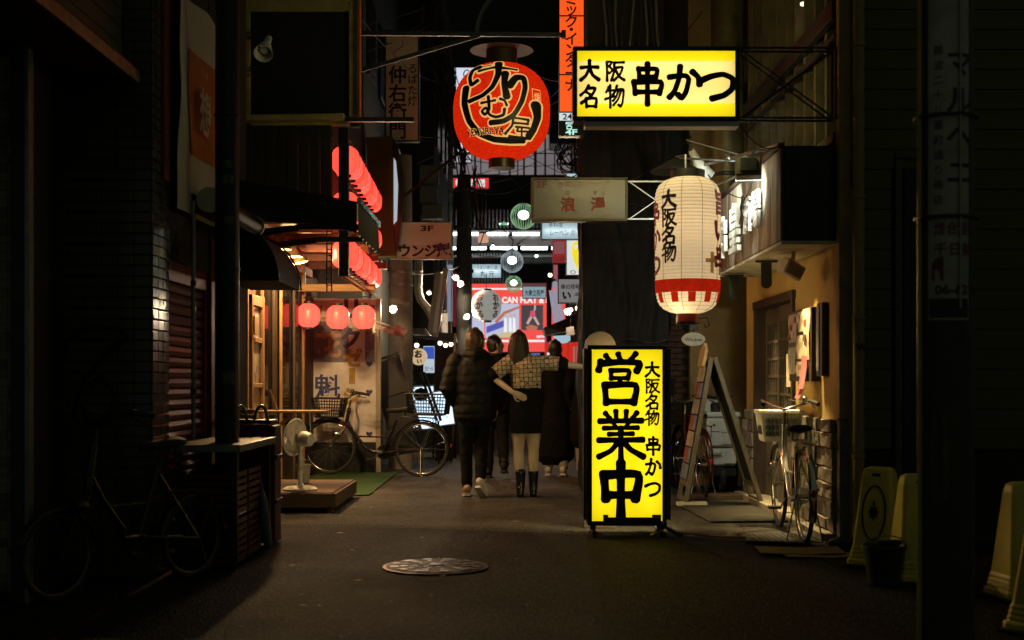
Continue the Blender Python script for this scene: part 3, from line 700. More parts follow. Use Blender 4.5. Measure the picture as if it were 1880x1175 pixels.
box('plinth', CONC, yr, 2.28, 2.4, 9.44, 13.1, .0, .058)
box('threshold', mat('worn_stone_step', (.33,.28,.2), .7), yr, 2.27, 2.6, 10.87, 12.55, .0, .075)
# doors
box('door_frame', WOOD_D, yr, 2.37, 2.5, 10.84, 10.90, .075, 1.95); box('door_frame', WOOD_D, yr, 2.37, 2.5, 12.52, 12.58, .075, 1.95); box('door_frame', WOOD_D, yr, 2.365, 2.5, 10.82, 12.60, 1.88, 1.955)
DW = mat('grey_brown_door', (.11,.083,.06), .55, 0, .45, 4, .25, 50, .4, (9,9,.8))
for i, (x, ya, yb) in enumerate(((2.44,10.91,11.73),(2.485,11.68,12.51))):
    d = box('sliding_door', DW, yr, x, x+.03, ya, yb, .08, .82)
    for z0, z1 in ((.82,.90),(1.72,1.87)): MB().box(x-.004,x+.034,ya,yb,z0,z1).build('rail', DW, d, bevel=.003)
    for y in (ya, yb-.065): MB().box(x-.006,x+.036,y,y+.065,.08,1.87).build('stile', DW, d, bevel=.003)
    b = MB()
    for k in range(1, 8): yy = ya+.065+(yb-ya-.13)*k/8; b.box(x+.004,x+.02,yy-.008,yy+.008,.9,1.72)
    for k in range(1, 5): zz = .9+.82*k/5; b.box(x+.001,x+.024,ya+.065,yb-.065,zz-.014,zz+.014)
    b.build('lattice', DW, d)
    MB().box(x+.026,x+.029,ya+.06,yb-.06,.9,1.72).build('pane', mat('door_glass', (.03,.027,.022), .15), d)
    MB().box(x-.008,x+.0,ya+.065,yb-.065,.30,.50).build('panel', DW, d)
MB().ball((2.42,11.68,.8), .02).build('door_knob', CHROME, yr, smooth=True)
box('paper_notice', mat('pale_paper', (.6,.5,.38), .8), yr, 2.425, 2.432, 11.15, 11.32, 1.13, 1.42, 0); box('handle_board', WOOD_W, yr, 2.41, 2.43, 10.98, 11.06, 1.0, 1.52)
# fascia sign box over the doors
fb = thing('fascia_sign', 'black boxed fascia with upright plank face and raised white characters over the lattice doors', 'sign', (2.2, 10.9, 2.5))
PLK = mat('striped_planks', (.30,.25,.19), .6, 0, .4, 5, .2, 40, .4, (6,6,.5)); PLK2 = mat('striped_planks_dark', (.20,.15,.10), .6, 0, .4, 5, .2, 40, .4, (6,6,.5))
box('casing', BLACK, fb, 2.01, 2.395, 9.45, 12.4, 2.22, 2.92); box('soffit', mat('white_soffit', (.66,.62,.52), .7), fb, 1.985, 2.395, 9.44, 12.4, 2.19, 2.217)
for k in range(24): box('plank', PLK if k % 3 else PLK2, fb, 1.985-.003*(k % 2), 2.008, 9.46+.1225*k, 9.46+.1225*k+.119, 2.222, 2.90, .003)
box('top_rail', WOOD_D, fb, 1.965, 2.012, 9.44, 12.4, 2.903, 2.94)
LW = mat('white_letter', (.78,.77,.72), .35, bump=0)
chars(fb, '串', (1.98,11.98,2.31), NY, UZ, .40, LW, bold=.02, extrude=.04, off=.04)
chars(fb, '皇', (1.98,11.38,2.29), NY, UZ, .46, LW, bold=.02, extrude=.04, off=.04)
chars(fb, '酒場', (1.98,10.72,2.40), NY, UZ, .32, LW, bold=.01, extrude=.04, off=.04, step=.36)
# lamps of the fascia
wl = mat('white_lamp_body', (.5,.5,.46), .4)
p = V(1.62, 11.0, 3.02)
cone_lamp('floodlight', 'small cone floodlight on an arm aimed at the raised characters', p, (1.95,11.3,2.55), wl, .085, .2, BULBW, arm=(2.05,10.7,3.03))
lamp('SPOT', 'lamp_light', p+V(.05,.04,-.07), (.93,1,.86), 42, bpy.data.objects['floodlight'], .04, (2.05,11.5,2.5), 95)
fl = thing('box_floodlight', 'square floodlight with bright lens fixed above the plank fascia', 'lamp', (1.80,9.75,2.80))
q = (V(2.02,11.0,2.5)-V(1.80,9.75,2.8)).normalized().to_track_quat('Z','Y').to_matrix()
MB().obox(fl.location, (.20,.15,.12), q).build('housing', mat('olive_lamp_body', (.16,.15,.09), .4, .3), fl, bevel=.012)
MB().obox(fl.location+q@V(0,0,.064), (.19,.14,.006), q).build('lens', BULBW, fl); MB().obox(fl.location-q@V(0,0,.075), (.12,.1,.03), q).build('heat_sink', DSTEEL, fl)
MB().tube([fl.location+V(0,0,.07), V(1.86,9.8,2.95), V(2.1,9.9,2.96)], .012, 6).build('arm', STEEL, fl)
lamp('SPOT', 'lamp_light', fl.location+q@V(0,0,.09), (.9,1,.92), 60, fl, .05, (2.05,11.2,2.48), 80)
ab = thing('arm_bar', 'pale steel bar carrying the floodlights past the white lantern', 'bar', (1.8,10.4,3))
MB().tube([(1.55,11.3,3.05),(2.02,9.7,2.97)], .014, 8).build('bar', STEEL, ab, smooth=50); MB().ball((1.78,10.5,3.01), .026).build('clamp', STEEL, ab, smooth=True); MB().tube([(1.5,10.6,2.72),(1.75,10.0,2.78)], .009, 6).build('stay', STEEL, ab)
for i, (y, x) in enumerate(((10.1,2.17),(11.05,2.17),(12.0,2.17))):
    t = thing('downlight', ('nearest','middle','farthest')[i]+' recessed downlight in the white soffit over the lattice doors', 'lamp', (x,y,2.18), 'soffit downlights')
    MB().lathe([(.04,.0),(.055,-.004),(.055,-.009),(.042,-.008)], (x,y,2.187), 20).build('rim', WHITE, t); MB().lathe([(.001,-.002),(.04,-.002),(.04,-.004),(.001,-.004)], (x,y,2.187), 18).build('lens', emit('amber_lens', (1,.80,.42), 5, gloss=False), t)
    lamp('SPOT', 'lamp_light', (x,y,2.175), (1,.74,.32), (470, 430, 240)[i], t, .05, (x+.17,y,.9), 56, 1)
for i, (px, py, y) in enumerate(((1407,482,10.6),(1347,508,11.9))):
    b0 = P(px, py, y); t = thing('black_bracket', ('nearer','farther')[i]+' black hanging bracket with a round hole below the soffit', 'bracket', b0, 'black brackets')
    x, yy, z = b0
    box('plate', BLACK, t, x-.045, x+.045, yy-.006, yy+.006, z-.17, z, .004); box('top_bar', BLACK, t, x-.09, x+.09, yy-.02, yy+.02, z, z+.018)
    MB().lathe([(.02,-.01),(.045,-.01),(.045,.01),(.02,.01)], (x,yy-.001,z-.17), 18, Matrix.Rotation(R(90),3,'X')).build('eye', BLACK, t)
spk = thing('wall_speaker', 'white box loudspeaker hung tilted from the soffit', 'speaker', (2.17,9.95,2.06))
q = Matrix.Rotation(R(28),3,'Y')@Matrix.Rotation(R(20),3,'Z')
MB().obox((2.17,9.95,2.05), (.17,.13,.12), q).build('cabinet', PLAST, spk, bevel=.012); MB().obox(V(2.17,9.95,2.05)+q@V(0,-.067,0), (.14,.006,.09), q).build('grille', mat('grey_grille', (.3,.28,.24), .7), spk)
MB().bar((2.18,9.95,2.1),(2.19,9.95,2.19),.03,.012).build('bracket', PLAST, spk)
# menu boards
mb_ = thing('menu_board', 'dark wall board crowded with paper menus and a pink sheet beside the lattice doors', 'board', (2.36,10.3,1.5))
box('backing', WOOD_D, mb_, 2.33, 2.398, 9.96, 10.76, 1.18, 1.76)
PAP = [mat('menu_paper_%d' % i, c_, .35, var=.45, scale=22, bump=.25, bscale=30) for i, c_ in enumerate(((.42,.33,.22),(.40,.28,.26),(.34,.3,.26),(.48,.40,.28)))]
PINK = mat('pink_sheet', (.52,.14,.16), .3, var=.2)
for ya, yb, z0, z1, m_ in ((10.73,10.45,1.5,1.73,1),(10.42,10.2,1.58,1.74,0),(10.2,10.0,1.35,1.75,3),(10.74,10.5,1.24,1.46,2),(10.46,10.22,1.36,1.55,3),(10.48,10.24,1.22,1.34,0)):
    MB().sheet((2.325,ya,z0), (0,yb-ya,0), (0,0,z1-z0), 4, 6, lambda a, b: .012*mnoise.noise((a*3+ya*9, b*3, z0))+.004).build('menu_sheet', PAP[m_], mb_, smooth=True)
for k, (ya, z0) in enumerate(((10.66,1.6),(10.58,1.54),(10.70,1.52),(10.5,1.66),(10.38,1.66),(10.14,1.5),(10.12,1.62))):
    box('photo_tag', mat(('red_print','cream_tag','brown_tag')[k % 3], ((.4,.05,.06),(.55,.5,.4),(.16,.08,.05))[k % 3], .3), mb_, 2.312, 2.318, ya-.04, ya+.03, z0, z0+.05, 0)
MB().sheet((2.31,10.22,1.12), (0,-.17,0), (0,0,.26), 4, 6, lambda a, b: .03*(1-b)**2+.006*math.sin(a*5)).build('pink_sheet', PINK, mb_, smooth=True)
MB().sheet((2.27,10.30,1.045), (0,-.17,0), (.035,-.05,.08), 3, 3).build('pink_sheet', PINK, mb_, smooth=True)
ms = thing('narrow_menu', 'narrow black notice strip beside the crowded menu board', 'board', (2.36,9.8,1.5))
box('backing', BLACK, ms, 2.35, 2.398, 9.70, 9.88, 1.22, 1.78); box('menu_sheet', PAP[2], ms, 2.343, 2.349, 9.78, 9.86, 1.26, 1.76, 0)
# corner trim and rain pipes
box('corner_post', mat('ochre_trim', (.36,.26,.11), .75), yr, 2.385, 2.47, 9.33, 9.418, .9, 7); box('corner_post', mat('blue_grey_trim', (.16,.17,.15), .7), yr, 2.39, 2.46, 9.335, 9.418, 0, .895)
rp = thing('rain_pipe', 'ochre rain pipe with a W sticker on the corner of the restaurant', 'pipe', (2.45, 9.22, 0))
PIPE = mat('ochre_pipe', (.34,.26,.10), .42, 0, .25, 5, .06)
MB().lathe([(.042,.0),(.042,7)], (2.51,9.27,0), 20).build('pipe', PIPE, rp, smooth=50)
for z in (.62,1.62,2.5,3.6): MB().lathe([(.043,z),(.05,z+.005),(.05,z+.03),(.043,z+.035)], (2.51,9.27,0), 20).build('joint', PIPE, rp, smooth=40)
line(rp, 'W', (2.475,9.226,1.40), UX, UZ, .075, INK, .05)
# upper storey
up = thing('upper_storey', 'dark upper storey with tall mullioned windows over the fascia sign', 'building', (3, 11, 3))
box('wall', mat('brown_panel', (.10,.07,.04), .7), up, 2.56, 2.6, 9.45, 13.1, 2.62, 8)
OLV = mat('olive_mullion', (.11,.09,.045), .5, .2)
for k in range(11): y = 9.5+.36*k; box('mullion', OLV, up, 2.42, 2.555, y, y+.055, 2.93, 8)
for k in range(10): box('pane', glass('upper_glass', (.3,.26,.2), .05, .6), up, 2.50, 2.505, 9.56+.36*k, 9.855+.36*k, 2.95, 8, 0)
box('beam', DSTEEL, up, 2.36, 2.415, 9.45, 13.1, 3.86, 4.0); box('beam', DSTEEL, up, 2.38, 2.415, 9.45, 13.1, 3.72, 3.76); box('beam', OLV, up, 2.37, 2.415, 9.45, 13.1, 2.95, 3.02)
MB().lathe([(.001,0),(.06,0),(.06,.012),(.001,.012)], (2.47,10.7,4.33), 18).build('ceiling_lamp', emit('warm_lens', (1,.8,.5), 3, gloss=False), up)
ud = thing('big_duct', 'fat olive ventilation duct rising behind the conical lantern hat', 'duct', (2.25,13.3,3))
MB().lathe([(.17,2.3),(.17,7)], (2.24,13.32,0), 28).build('duct', mat('olive_duct', (.14,.12,.05), .4, .4), ud, smooth=50)
for z in (2.6, 3.3, 4.2): MB().lathe([(.172,z),(.182,z+.01),(.182,z+.03),(.172,z+.04)], (2.24,13.32,0), 28).build('flange', DSTEEL, ud, smooth=40)
# passage behind
rw = thing('passage_wall', 'dim ochre wall closing the passage behind the scooter', 'wall', (2.6,14.3,0))
box('wall', mat('dim_ochre', (.26,.16,.065), .85, var=.2, bump=.3), rw, 1.98, 4, 14.25, 14.4, 0, 8)
rw2 = thing('brick_wall', 'dark brick wall at the end of the narrow passage', 'wall', (1.8,15.2,0))
box('core', DARKWALL, rw2, 1.5, 2.1, 15.2, 15.4, 0, 6)
bk = []
for r in range(44):
    for k in range(3): bk.append(((1.60+.17*k+(.085 if r % 2 else 0), 15.19, .05+.068*r), (.16,.03,.06)))
pieces('brick', mat('sooty_brick', (.13,.06,.035), .85, var=.5, bump=.4), rw2, bk, .003)
# black sheeting
bs = thing('sheeted_block', 'tall block wrapped in black construction sheeting beside the alley', 'building', (1.15,14,0))
box('wall', DARKWALL, bs, .80, 1.60, 13.5, 14.3, 0, 8)
BSH = mat('black_sheeting', (.010,.0095,.009), .75, 0, .3, 5, .4, 25, .2)
ff = lambda a, b: .016*math.sin(a*23+7*mnoise.noise((a*3,b*3,0)))*(.3+.7*abs(math.sin(b*4+a)))+.05*mnoise.noise((a*5,b*6,1))+.02*mnoise.noise((a*14,b*22,4))
MB().sheet((.74,13.36,0.02), (.9,0,0), (0,0,4.6), 70, 90, ff).build('sheeting', BSH, bs, smooth=True)
MB().sheet((.75,14.35,0.02), (0,-.98,0), (0,0,4.6), 30, 60, ff).build('sheeting', BSH, bs, smooth=True); MB().sheet((1.63,13.36,0.02), (0,1.8,0), (0,0,4.6), 30, 60, ff).build('sheeting', BSH, bs, smooth=True)
for z in (1.6, 3.0): MB().tube([(.72+.04*i, 13.30+.012*math.sin(i*1.7), z+.02*math.sin(i*.6)) for i in range(24)], .006, 5).build('rope', CABLE, bs)

# ---------------------------------------------------------------- siding building, door, near pole
sg = thing('siding_building', 'dark building clad in wide horizontal siding behind the street pole', 'building', (3.5,9.6,0))
box('wall', DARKWALL, sg, 2.62, 7, 9.50, 9.6, 0, 8)
SID = mat('olive_siding', (.14,.125,.055), .6, 0, .25, 2, .1, 30, .4, (.3,1,3))
pieces('siding_board', SID, sg, [((2.70,9.485,.75+.148*k), (.22,.026,.142)) for k in range(14)], .004)
pieces('siding_board', SID, sg, [((4.82,9.485,.75+.148*k), (3.4,.026,.142)) for k in range(14)], .004)
pieces('siding_board', SID, sg, [((4.55,9.485,.75+.148*k), (3.95,.026,.142)) for k in range(14,34)], .004)
dd = box('door', BLACK, sg, 2.90, 3.08, 9.47, 9.49, .1, 2.75)
for x in (2.83, 3.08): box('door_frame', OLV, sg, x, x+.05, 9.44, 9.49, 0, 2.82)
box('door_frame', OLV, sg, 2.83, 3.13, 9.44, 9.49, 2.825, 2.87)
up_ = thing('utility_pole', 'thick street pole wrapped in a white advertisement, striped lower down', 'pole', (1.95,5.75,0))
cx, cy = 1.95, 5.75
PB = mat('pole_paint', (.05,.05,.042), .5, .2, .3, 5, .1)
MB().lathe([(.122,0),(.118,7)], (cx,cy,0), 32).build('shaft', PB, up_, smooth=50)
MB().tube([(cx-.128,cy-.03,0.02),(cx-.128,cy-.03,6)], .012, 8).build('conduit', mat('conduit_yellow_light', (.40,.33,.06), .35), up_, smooth=50)  # first conduit painted yellow for the sign light that falls on it
MB().tube([(cx+.02,cy-.128,1.5),(cx+.02,cy-.128,6)], .006, 8).build('conduit', STEEL, up_, smooth=50)
for z in (1.9, 2.35, 2.9): MB().lathe([(.121,z),(.142,z+.004),(.142,z+.014),(.121,z+.018)], (cx,cy,0), 24).build('band', DSTEEL, up_, smooth=40)
def cyl_sheet(parent, name, m, c, r, a0, a1, z0, z1, n=12, nz=1, rf=None):
    b = MB(); b.sheet((0,0,0),(1,0,0),(0,0,1),n,nz)
    b.v = [V(c[0]+(rf(z0+(z1-z0)*v.z) if rf else r)*math.sin(a0+(a1-a0)*v.x), c[1]-(rf(z0+(z1-z0)*v.z) if rf else r)*math.cos(a0+(a1-a0)*v.x), z0+(z1-z0)*v.z) for v in b.v]
    return b.build(name, m, parent, smooth=True)
def dice(vs, fs, step):
    bm = bmesh.new(); bv = [bm.verts.new(v) for v in vs]
    for f in fs:
        try: bm.faces.new([bv[i] for i in f])
        except ValueError: pass
    for ax in (0, 1):
        a = min(v[ax] for v in vs); b = max(v[ax] for v in vs); k = a+step
        while k < b:
            no = (1,0,0) if ax == 0 else (0,1,0); cc = (k,0,0) if ax == 0 else (0,k,0)
            bmesh.ops.bisect_plane(bm, geom=bm.verts[:]+bm.edges[:]+bm.faces[:], plane_co=cc, plane_no=no); k += step
    bm.verts.index_update(); out = ([tuple(v.co) for v in bm.verts], [tuple(v.index for v in f.verts) for f in bm.faces]); bm.free(); return out
def wrap_char(parent, ch, c, rf, ang, zb, size, m, bold=.02, grow=0, off=.002, aspect=1, sy=None, name='character', strokes=None, text=None, width=None):
    """glyph bent round a vertical lantern or pole: ang = angle of the cell's left edge, zb = height of the cell's bottom"""
    if strokes: vs, fs = strokes2d(strokes, grow)
    elif text:
        vs, fs = font2d(text, bold+grow/200); x0 = min(a[0] for a in vs); x1 = max(a[0] for a in vs); k = (width/size)/(x1-x0); vs = [((a-x0)*k, b, z) for a, b, z in vs]; vs, fs = dice(vs, fs, .12)
    else:
        vs, fs = glyph2d(ch, bold, grow)
        if ch not in S: vs, fs = dice(vs, fs, .12)
    sy = sy or size; R0 = rf(zb+.5*sy); out = []
    for x, y, z in vs:
        zz = zb+y*sy; r = rf(zz)+off+z*size; a = ang+x*size*aspect/R0
        out.append(V(c[0]+r*math.sin(a), c[1]-r*math.cos(a), zz))
    return MB().add(out, fs).build(name, m, parent)
AD = mat('faded_white_ad', (.42,.42,.40), .45, var=.3)
rf = lambda z: .1215
cyl_sheet(up_, 'advert_sheet', AD, (cx,cy), .1215, -1.0, .55, 1.45, 3.2, 16)
FI = mat('faded_ink', (.03,.03,.03), .6); FR = mat('faded_red', (.2,.025,.025), .6)
for i, ch in enumerate('マルヘニ'): wrap_char(up_, ch, (cx,cy), rf, -.35, 2.52-.16*i, .13, FI, .02)
for i, ch in enumerate('難波二十八番町通り商店'): wrap_char(up_, ch, (cx,cy), rf, -.78, 2.62-.066*i, .045, FI, 0)
wrap_char(up_, '', (cx,cy), rf, -.75, 1.83, .06, FR, .02, text='総合結婚', width=.2, name='lettering'); wrap_char(up_, '', (cx,cy), rf, -.75, 1.74, .06, FR, .02, text='千日前1', width=.2, name='lettering')
wrap_char(up_, '', (cx,cy), rf, -.72, 1.565, .055, FI, .03, text='06-6211', width=.2, name='lettering')
b = MB(); n = 14; arc = [(-.045+.09*k/n, .055*math.sin(PI*k/n/2)) for k in range(n+1)]
dome = [(x_, 0) for x_ in (-.05,)]+[(-.05+.05*(1-math.cos(PI/2*k/8)), .06+.045*math.sin(PI/2*k/8)) for k in range(9)]+[(.0,0)]
b.add([V(cx+.1235*math.sin(-.42+x_/.12), cy-.1235*math.cos(-.42+x_/.12), 1.625+y_) for x_, y_ in dome], [list(range(len(dome)))]); b.build('dome_mark', FR, up_)
cyl_sheet(up_, 'black_band', BLACK, (cx,cy), .1228, -.95, .5, 1.46, 1.545, 12)
for a0 in (-.85, -.42): cyl_sheet(up_, 'stripe', mat('faded_amber', (.13,.075,.03), .6), (cx,cy), .1215, a0, a0+.17, .66, 1.03, 4)
cyl_sheet(up_, 'black_band', BLACK, (cx,cy), .1208, -1.2, 1.2, .62, 1.07, 16)

# plastic sign stands, bucket
def stand(x, y, rz, label, ring=False):
    t = thing('sign_stand', label, 'sign stand', (0,0,0), 'yellow plastic sign stands'); pr = []
    pf = [(.17,.15,0),(.17,.15,.05),(.155,.135,.06),(.158,.138,.075),(.15,.13,.085),(.153,.133,.1),(.145,.125,.11),(.148,.128,.125),(.14,.12,.135),(.10,.055,.58),(.09,.045,.62),(.06,.03,.635)]
    rings = []
    for a, b, z in pf: rings.append([(a*s1*k1, b*s2*k2, z) for s1, s2, k1, k2 in ((-1,-1,1,.8),(-1,-1,.85,1),(1,-1,.85,1),(1,-1,1,.8),(1,1,1,.8),(1,1,.85,1),(-1,1,.85,1),(-1,1,1,.8))])
    MB().ring_tube(rings).build('body', YPLAST, t, bevel=.004)
    MB().obox((0,-.046,.585), (.07,.02,.035), Matrix.Rotation(R(-9),3,'X')).build('handle_hole', BLACK, t, bevel=.012)
    MB().obox((0,0,.012), (.37,.33,.024)).build('base_pad', RUBBER, t, bevel=.008)
    if ring:
        tl = math.atan2(.065,.445); M = Matrix.Rotation(-tl,3,'X'); c0 = V(0,-.094,.35)
        MB().tube([c0+M@V(.075*math.cos(k*PI/18), -.002, .17*math.sin(k*PI/18)) for k in range(36)], .006, 5, True).build('oval_ring', INK, t)
        poly = [c0+M@V(x_*.001, -.004, z_*.001) for x_, z_ in ((-8,70),(6,75),(4,30),(24,40),(20,20),(34,8),(22,-8),(30,-34),(10,-24),(2,-60),(-8,-22),(-26,-38),(-20,-6),(-36,4),(-20,18),(-26,44),(-6,28))]
        MB().prism(poly, M@V(0,-.002,0)).build('emblem', INK, t)
    t.location = (x,y,0.0); t.rotation_euler.z = rz; t['label'] = label; return t
stand(2.34,8.15,R(-38),'yellow plastic sign stand with a black ringed emblem behind the dark bucket', True)
stand(2.39,7.55,R(4),'plain yellow plastic sign stand half hidden by the advertisement pole')
stand(2.78,6.95,R(10),'unlit plastic sign stand in the dark just past the advertisement pole')
stand(2.52,6.0,R(35),'plastic sign stand at the picture corner, closest to the viewer')
bu = thing('bucket', 'dark plastic bucket with wire handle before the yellow sign stands', 'bucket', (2.15,7.4,0))
MB().lathe([(.085,.004),(.12,.215),(.128,.215),(.128,.235),(.116,.235),(.082,.012),(.001,.012)], (2.15,7.4,0), 28).build('pail', mat('black_plastic', (.03,.028,.024), .5), bu, smooth=40)
MB().tube([(2.15+.125*math.cos(t_), 7.38-.03*math.sin(t_), .225+.07*math.sin(t_)) for t_ in [i*PI/10 for i in range(11)]], .004, 5).build('handle', STEEL, bu)
MB().obox((2.17,7.38,.25), (.16,.04,.03), Matrix.Rotation(R(12),3,'Z')).build('rag', mat('dark_rag', (.03,.028,.025), .9), bu, bevel=.01)

# floor pieces
CB = mat('cardboard', (.30,.22,.11), .85, var=.2)
for i, (x, y, wx, wy, rz, z) in enumerate(((1.97,8.78,.56,.34,R(-4),.02),(2.08,8.62,.50,.20,R(2),.010))):
    t = thing('cardboard_sheet', ('flattened cardboard sheet lying uppermost on the road by the silver bicycle','narrow cardboard strip underneath, edge towards the road')[i], 'cardboard', (x,y,0)); M = Matrix.Rotation(rz,3,'Z')@Matrix.Rotation(R(1.5),3,'Y')
    MB().obox((x-wx*.21,y,z), (wx*.58,wy,.006), M).build('panel', CB, t); MB().obox((x+wx*.3,y-.01,z+.002), (wx*.42,wy,.006), M@Matrix.Rotation(R(-4),3,'Y')).build('panel', CB, t)
tp = thing('tread_plate', 'ribbed steel plate lying askew before the silver bicycle', 'plate', (1.95,9.4,0)); M = Matrix.Rotation(R(-14),3,'Z')
MB().obox((1.97,9.45,.026), (.46,.5,.01), M).build('plate', STEEL, tp, bevel=.002)
pieces('rib', STEEL, tp, [((1.97+.045*k-.2,9.45-.012*k+.05,.033), (.012,.44,.006)) for k in range(10)], 0)
tag(MB().obox((1.92,11.15,.032), (.66,1.25,.022), Matrix.Rotation(R(3),3,'Z')).build('ramp_mat', mat('brown_rubber_mat', (.032,.027,.02), .85, var=.3, bump=.4), bevel=.01), 'dark brown rubber ramp in front of the lattice doors', 'mat')
wm = thing('wooden_step', 'low brown plank step by the passage opening', 'step', (1.9,12.9,0)); box('plank', DECK, wm, 1.72, 2.3, 12.62, 12.76, .016, .06); box('plank', DECK, wm, 1.72, 2.3, 12.77, 12.92, .016, .058)
dm = thing('debris_bag', 'crumpled dark bag lying by the foot of the rain pipe', 'bag', (2.3,8.95,0))
bmv = MB().ball((2.34,8.98,.045), (.13,.07,.045), 16, 8)
for v in bmv.v: v += V(1,1,.6)*.03*mnoise.noise(v*14)
bmv.build('bag', mat('bag_film', (.03,.03,.03), .25), dm, smooth=True)

# A-frame menu
af = thing('a_frame_menu', 'tall timber A-frame menu stand covered in food posters', 'sign stand', (1.95,12,0))
TIM = mat('grey_timber', (.13,.105,.07), .6, 0, .35, 5, .2, 50, .4, (6,6,.8))
def leaf(xt, xb, inner, ya=11.8, yb=12.28, zt=1.40, zb=.05):
    for y in (ya, yb): MB().bar((xb,y,zb),(xt,y,zt),.04,.045,(0,1,0)).build('stile', TIM, af, bevel=.004)
    d = V(xt-xb,0,zt-zb)
    for f in (.02, .13, .98): p_ = V(xb,0,zb)+d*f; MB().bar((p_.x,ya+.02,p_.z),(p_.x,yb-.02,p_.z),.035,.045).build('rail', TIM, af, bevel=.003)
    a = V(xb,ya+.02,zb)+d*.13; nn = V(d.z,0,-d.x).normalized(); MB().prism([a-nn*.006, a-nn*.006+V(0,yb-ya-.04,0), a-nn*.006+V(0,yb-ya-.04,0)+d*.85, a-nn*.006+d*.85], nn*.012).build('board', inner, af)
    return V(xb,ya,zb), d, nn
BB = mat('chalk_board', (.010,.010,.009), .8)
a0, d0, n0 = leaf(1.84,1.60,BB); leaf(1.87,2.30,BB)
FOOD = [mat('food_poster_%d' % i, c_, .35, var=.6, scale=18, bump=.1) for i, c_ in enumerate(((.36,.26,.2),(.40,.1,.06),(.22,.2,.28),(.45,.36,.24)))]
for k in range(7):
    f0 = .16+.112*k
    for j in range(2): c_ = a0+d0*f0+V(0,.04+.21*j,0)-n0*.0285; MB().prism([c_, c_+V(0,.19,0), c_+V(0,.19,0)+d0*.10, c_+d0*.10], -n0*.004).build('poster', FOOD[(k*2+j*3) % 4] if k else mat('slate_poster', (.16,.18,.24), .4), af)
c_ = a0+d0*.93+V(0,.08,0)-n0*.03; MB().prism([c_, c_+V(0,.30,0), c_+V(0,.33,0)+d0*.12, c_+V(0,.15,0)+d0*.17, c_+V(0,-.02,0)+d0*.12], -n0*.03).build('plaque', mat('honey_wood', (.42,.27,.12), .4), af, bevel=.006)
MB().obox((1.66,11.82,.05), (.28,.1,.035)).build('foot_block', PLAST, af, bevel=.006)
# hanging oval sign
ov = thing('oval_sign', 'small oval shop sign hung from a scroll bracket under the white lantern', 'sign', P(1273,623,13))
c_ = ov.location
MB().lathe([(.001,-.012),(.118,-.012),(.122,0),(.118,.012),(.001,.012)], (0,0,0), 28, Matrix.Rotation(R(90),3,'X')).build('plate', mat('oval_cream', (.42,.38,.3), .6), ov)
ov.children[-1].scale = (1,1,.58)
for v in ov.children[-1].data.vertices: v.co -= Vector((0,0,0))
ov.children[-1].location = (0,0,0)
for v in ov.children[-1].data.vertices: v.co += c_
line(ov, 'Window', c_+V(-.085,-.0135,-.02), UX, UZ, .05, INK, .01, width=.17)
MB().tube([c_+V(0,0,.07), c_+V(0,0,.2), c_+V(.14,0,.22), c_+V(.16,0,.14), c_+V(.12,0,.12), c_+V(.11,0,.16)], .006, 6).build('scroll_bracket', BLACK, ov); box('bracket_head', BLACK, ov, c_.x-.04, c_.x+.04, c_.y-.03, c_.y+.03, c_.z+.09, c_.z+.16)
sb2 = thing('stacked_boards', 'dark boards with chalk writing leaning in the passage', 'boards', (1.75,13.9,0))
for k, x in enumerate((1.70,1.80)): MB().obox((x,14.9-.1*k,.62), (.09,.03,1.2), Matrix.Rotation(R(4),3,'Y')).build('board', WOOD_B if k else mat('grey_board', (.22,.2,.18), .7), sb2)
chars(sb2, '海鮮', (1.76,14.77,.9), UX, UZ, .10, mat('chalk', (.4,.38,.34), .9), vertical=True)

# scooter
sc = thing('delivery_scooter', 'white delivery scooter with a box seen from behind in the passage', 'scooter', (2.2,13.6,0))
WS = mat('white_fairing', (.55,.56,.5), .3, 0, .12, 5, 0)
box('rear_box', WS, sc, 2.02, 2.36, 13.25, 13.6, .50, .80, .02); box('box_lid', WS, sc, 2.01, 2.37, 13.24, 13.61, .803, .86, .015)
box('lower_fairing', WS, sc, 2.06, 2.33, 13.28, 13.62, .30, .495, .02)
for x0, x1, z0, z1 in ((2.045,2.15,.66,.78),(2.17,2.335,.53,.63),(2.17,2.335,.65,.70),(2.2,2.32,.33,.46)): box('door_panel', WS, sc, x0, x1, 13.238, 13.249, z0, z1, .004)
MB().ball((2.09,13.236,.73), .013).build('lock', BLACK, sc); box('number_plate', PLAST, sc, 2.08, 2.17, 13.225, 13.236, .43, .47)
box('under_tray', BLACK, sc, 2.04, 2.35, 13.3, 13.9, .18, .295, .02)
for y in (13.45, 14.0): MB().lathe([(.001,-.04),(.13,-.04),(.17,-.02),(.175,0),(.17,.02),(.13,.04),(.001,.04)], (2.2,y,.18), 24, Matrix.Rotation(R(90),3,'Y')).build('wheel', RUBBER, sc, smooth=40)
box('seat', BLACK, sc, 2.1, 2.3, 13.62, 13.95, .70, .78, .03); MB().prism([(2.08,13.95,.25),(2.32,13.95,.25),(2.3,14.12,.98),(2.1,14.12,.98)], (0,.03,0)).build('leg_shield', WS, sc); MB().tube([(1.98,14.02,1.02),(2.2,14.1,1.0),(2.42,14.02,1.02)], .012, 6).build('handlebar', CHROME, sc)
MB().lathe([(.001,0),(.05,.0),(.055,.08),(.03,.1)], (2.13,13.4,.86), 14).build('beacon', DSTEEL, sc)

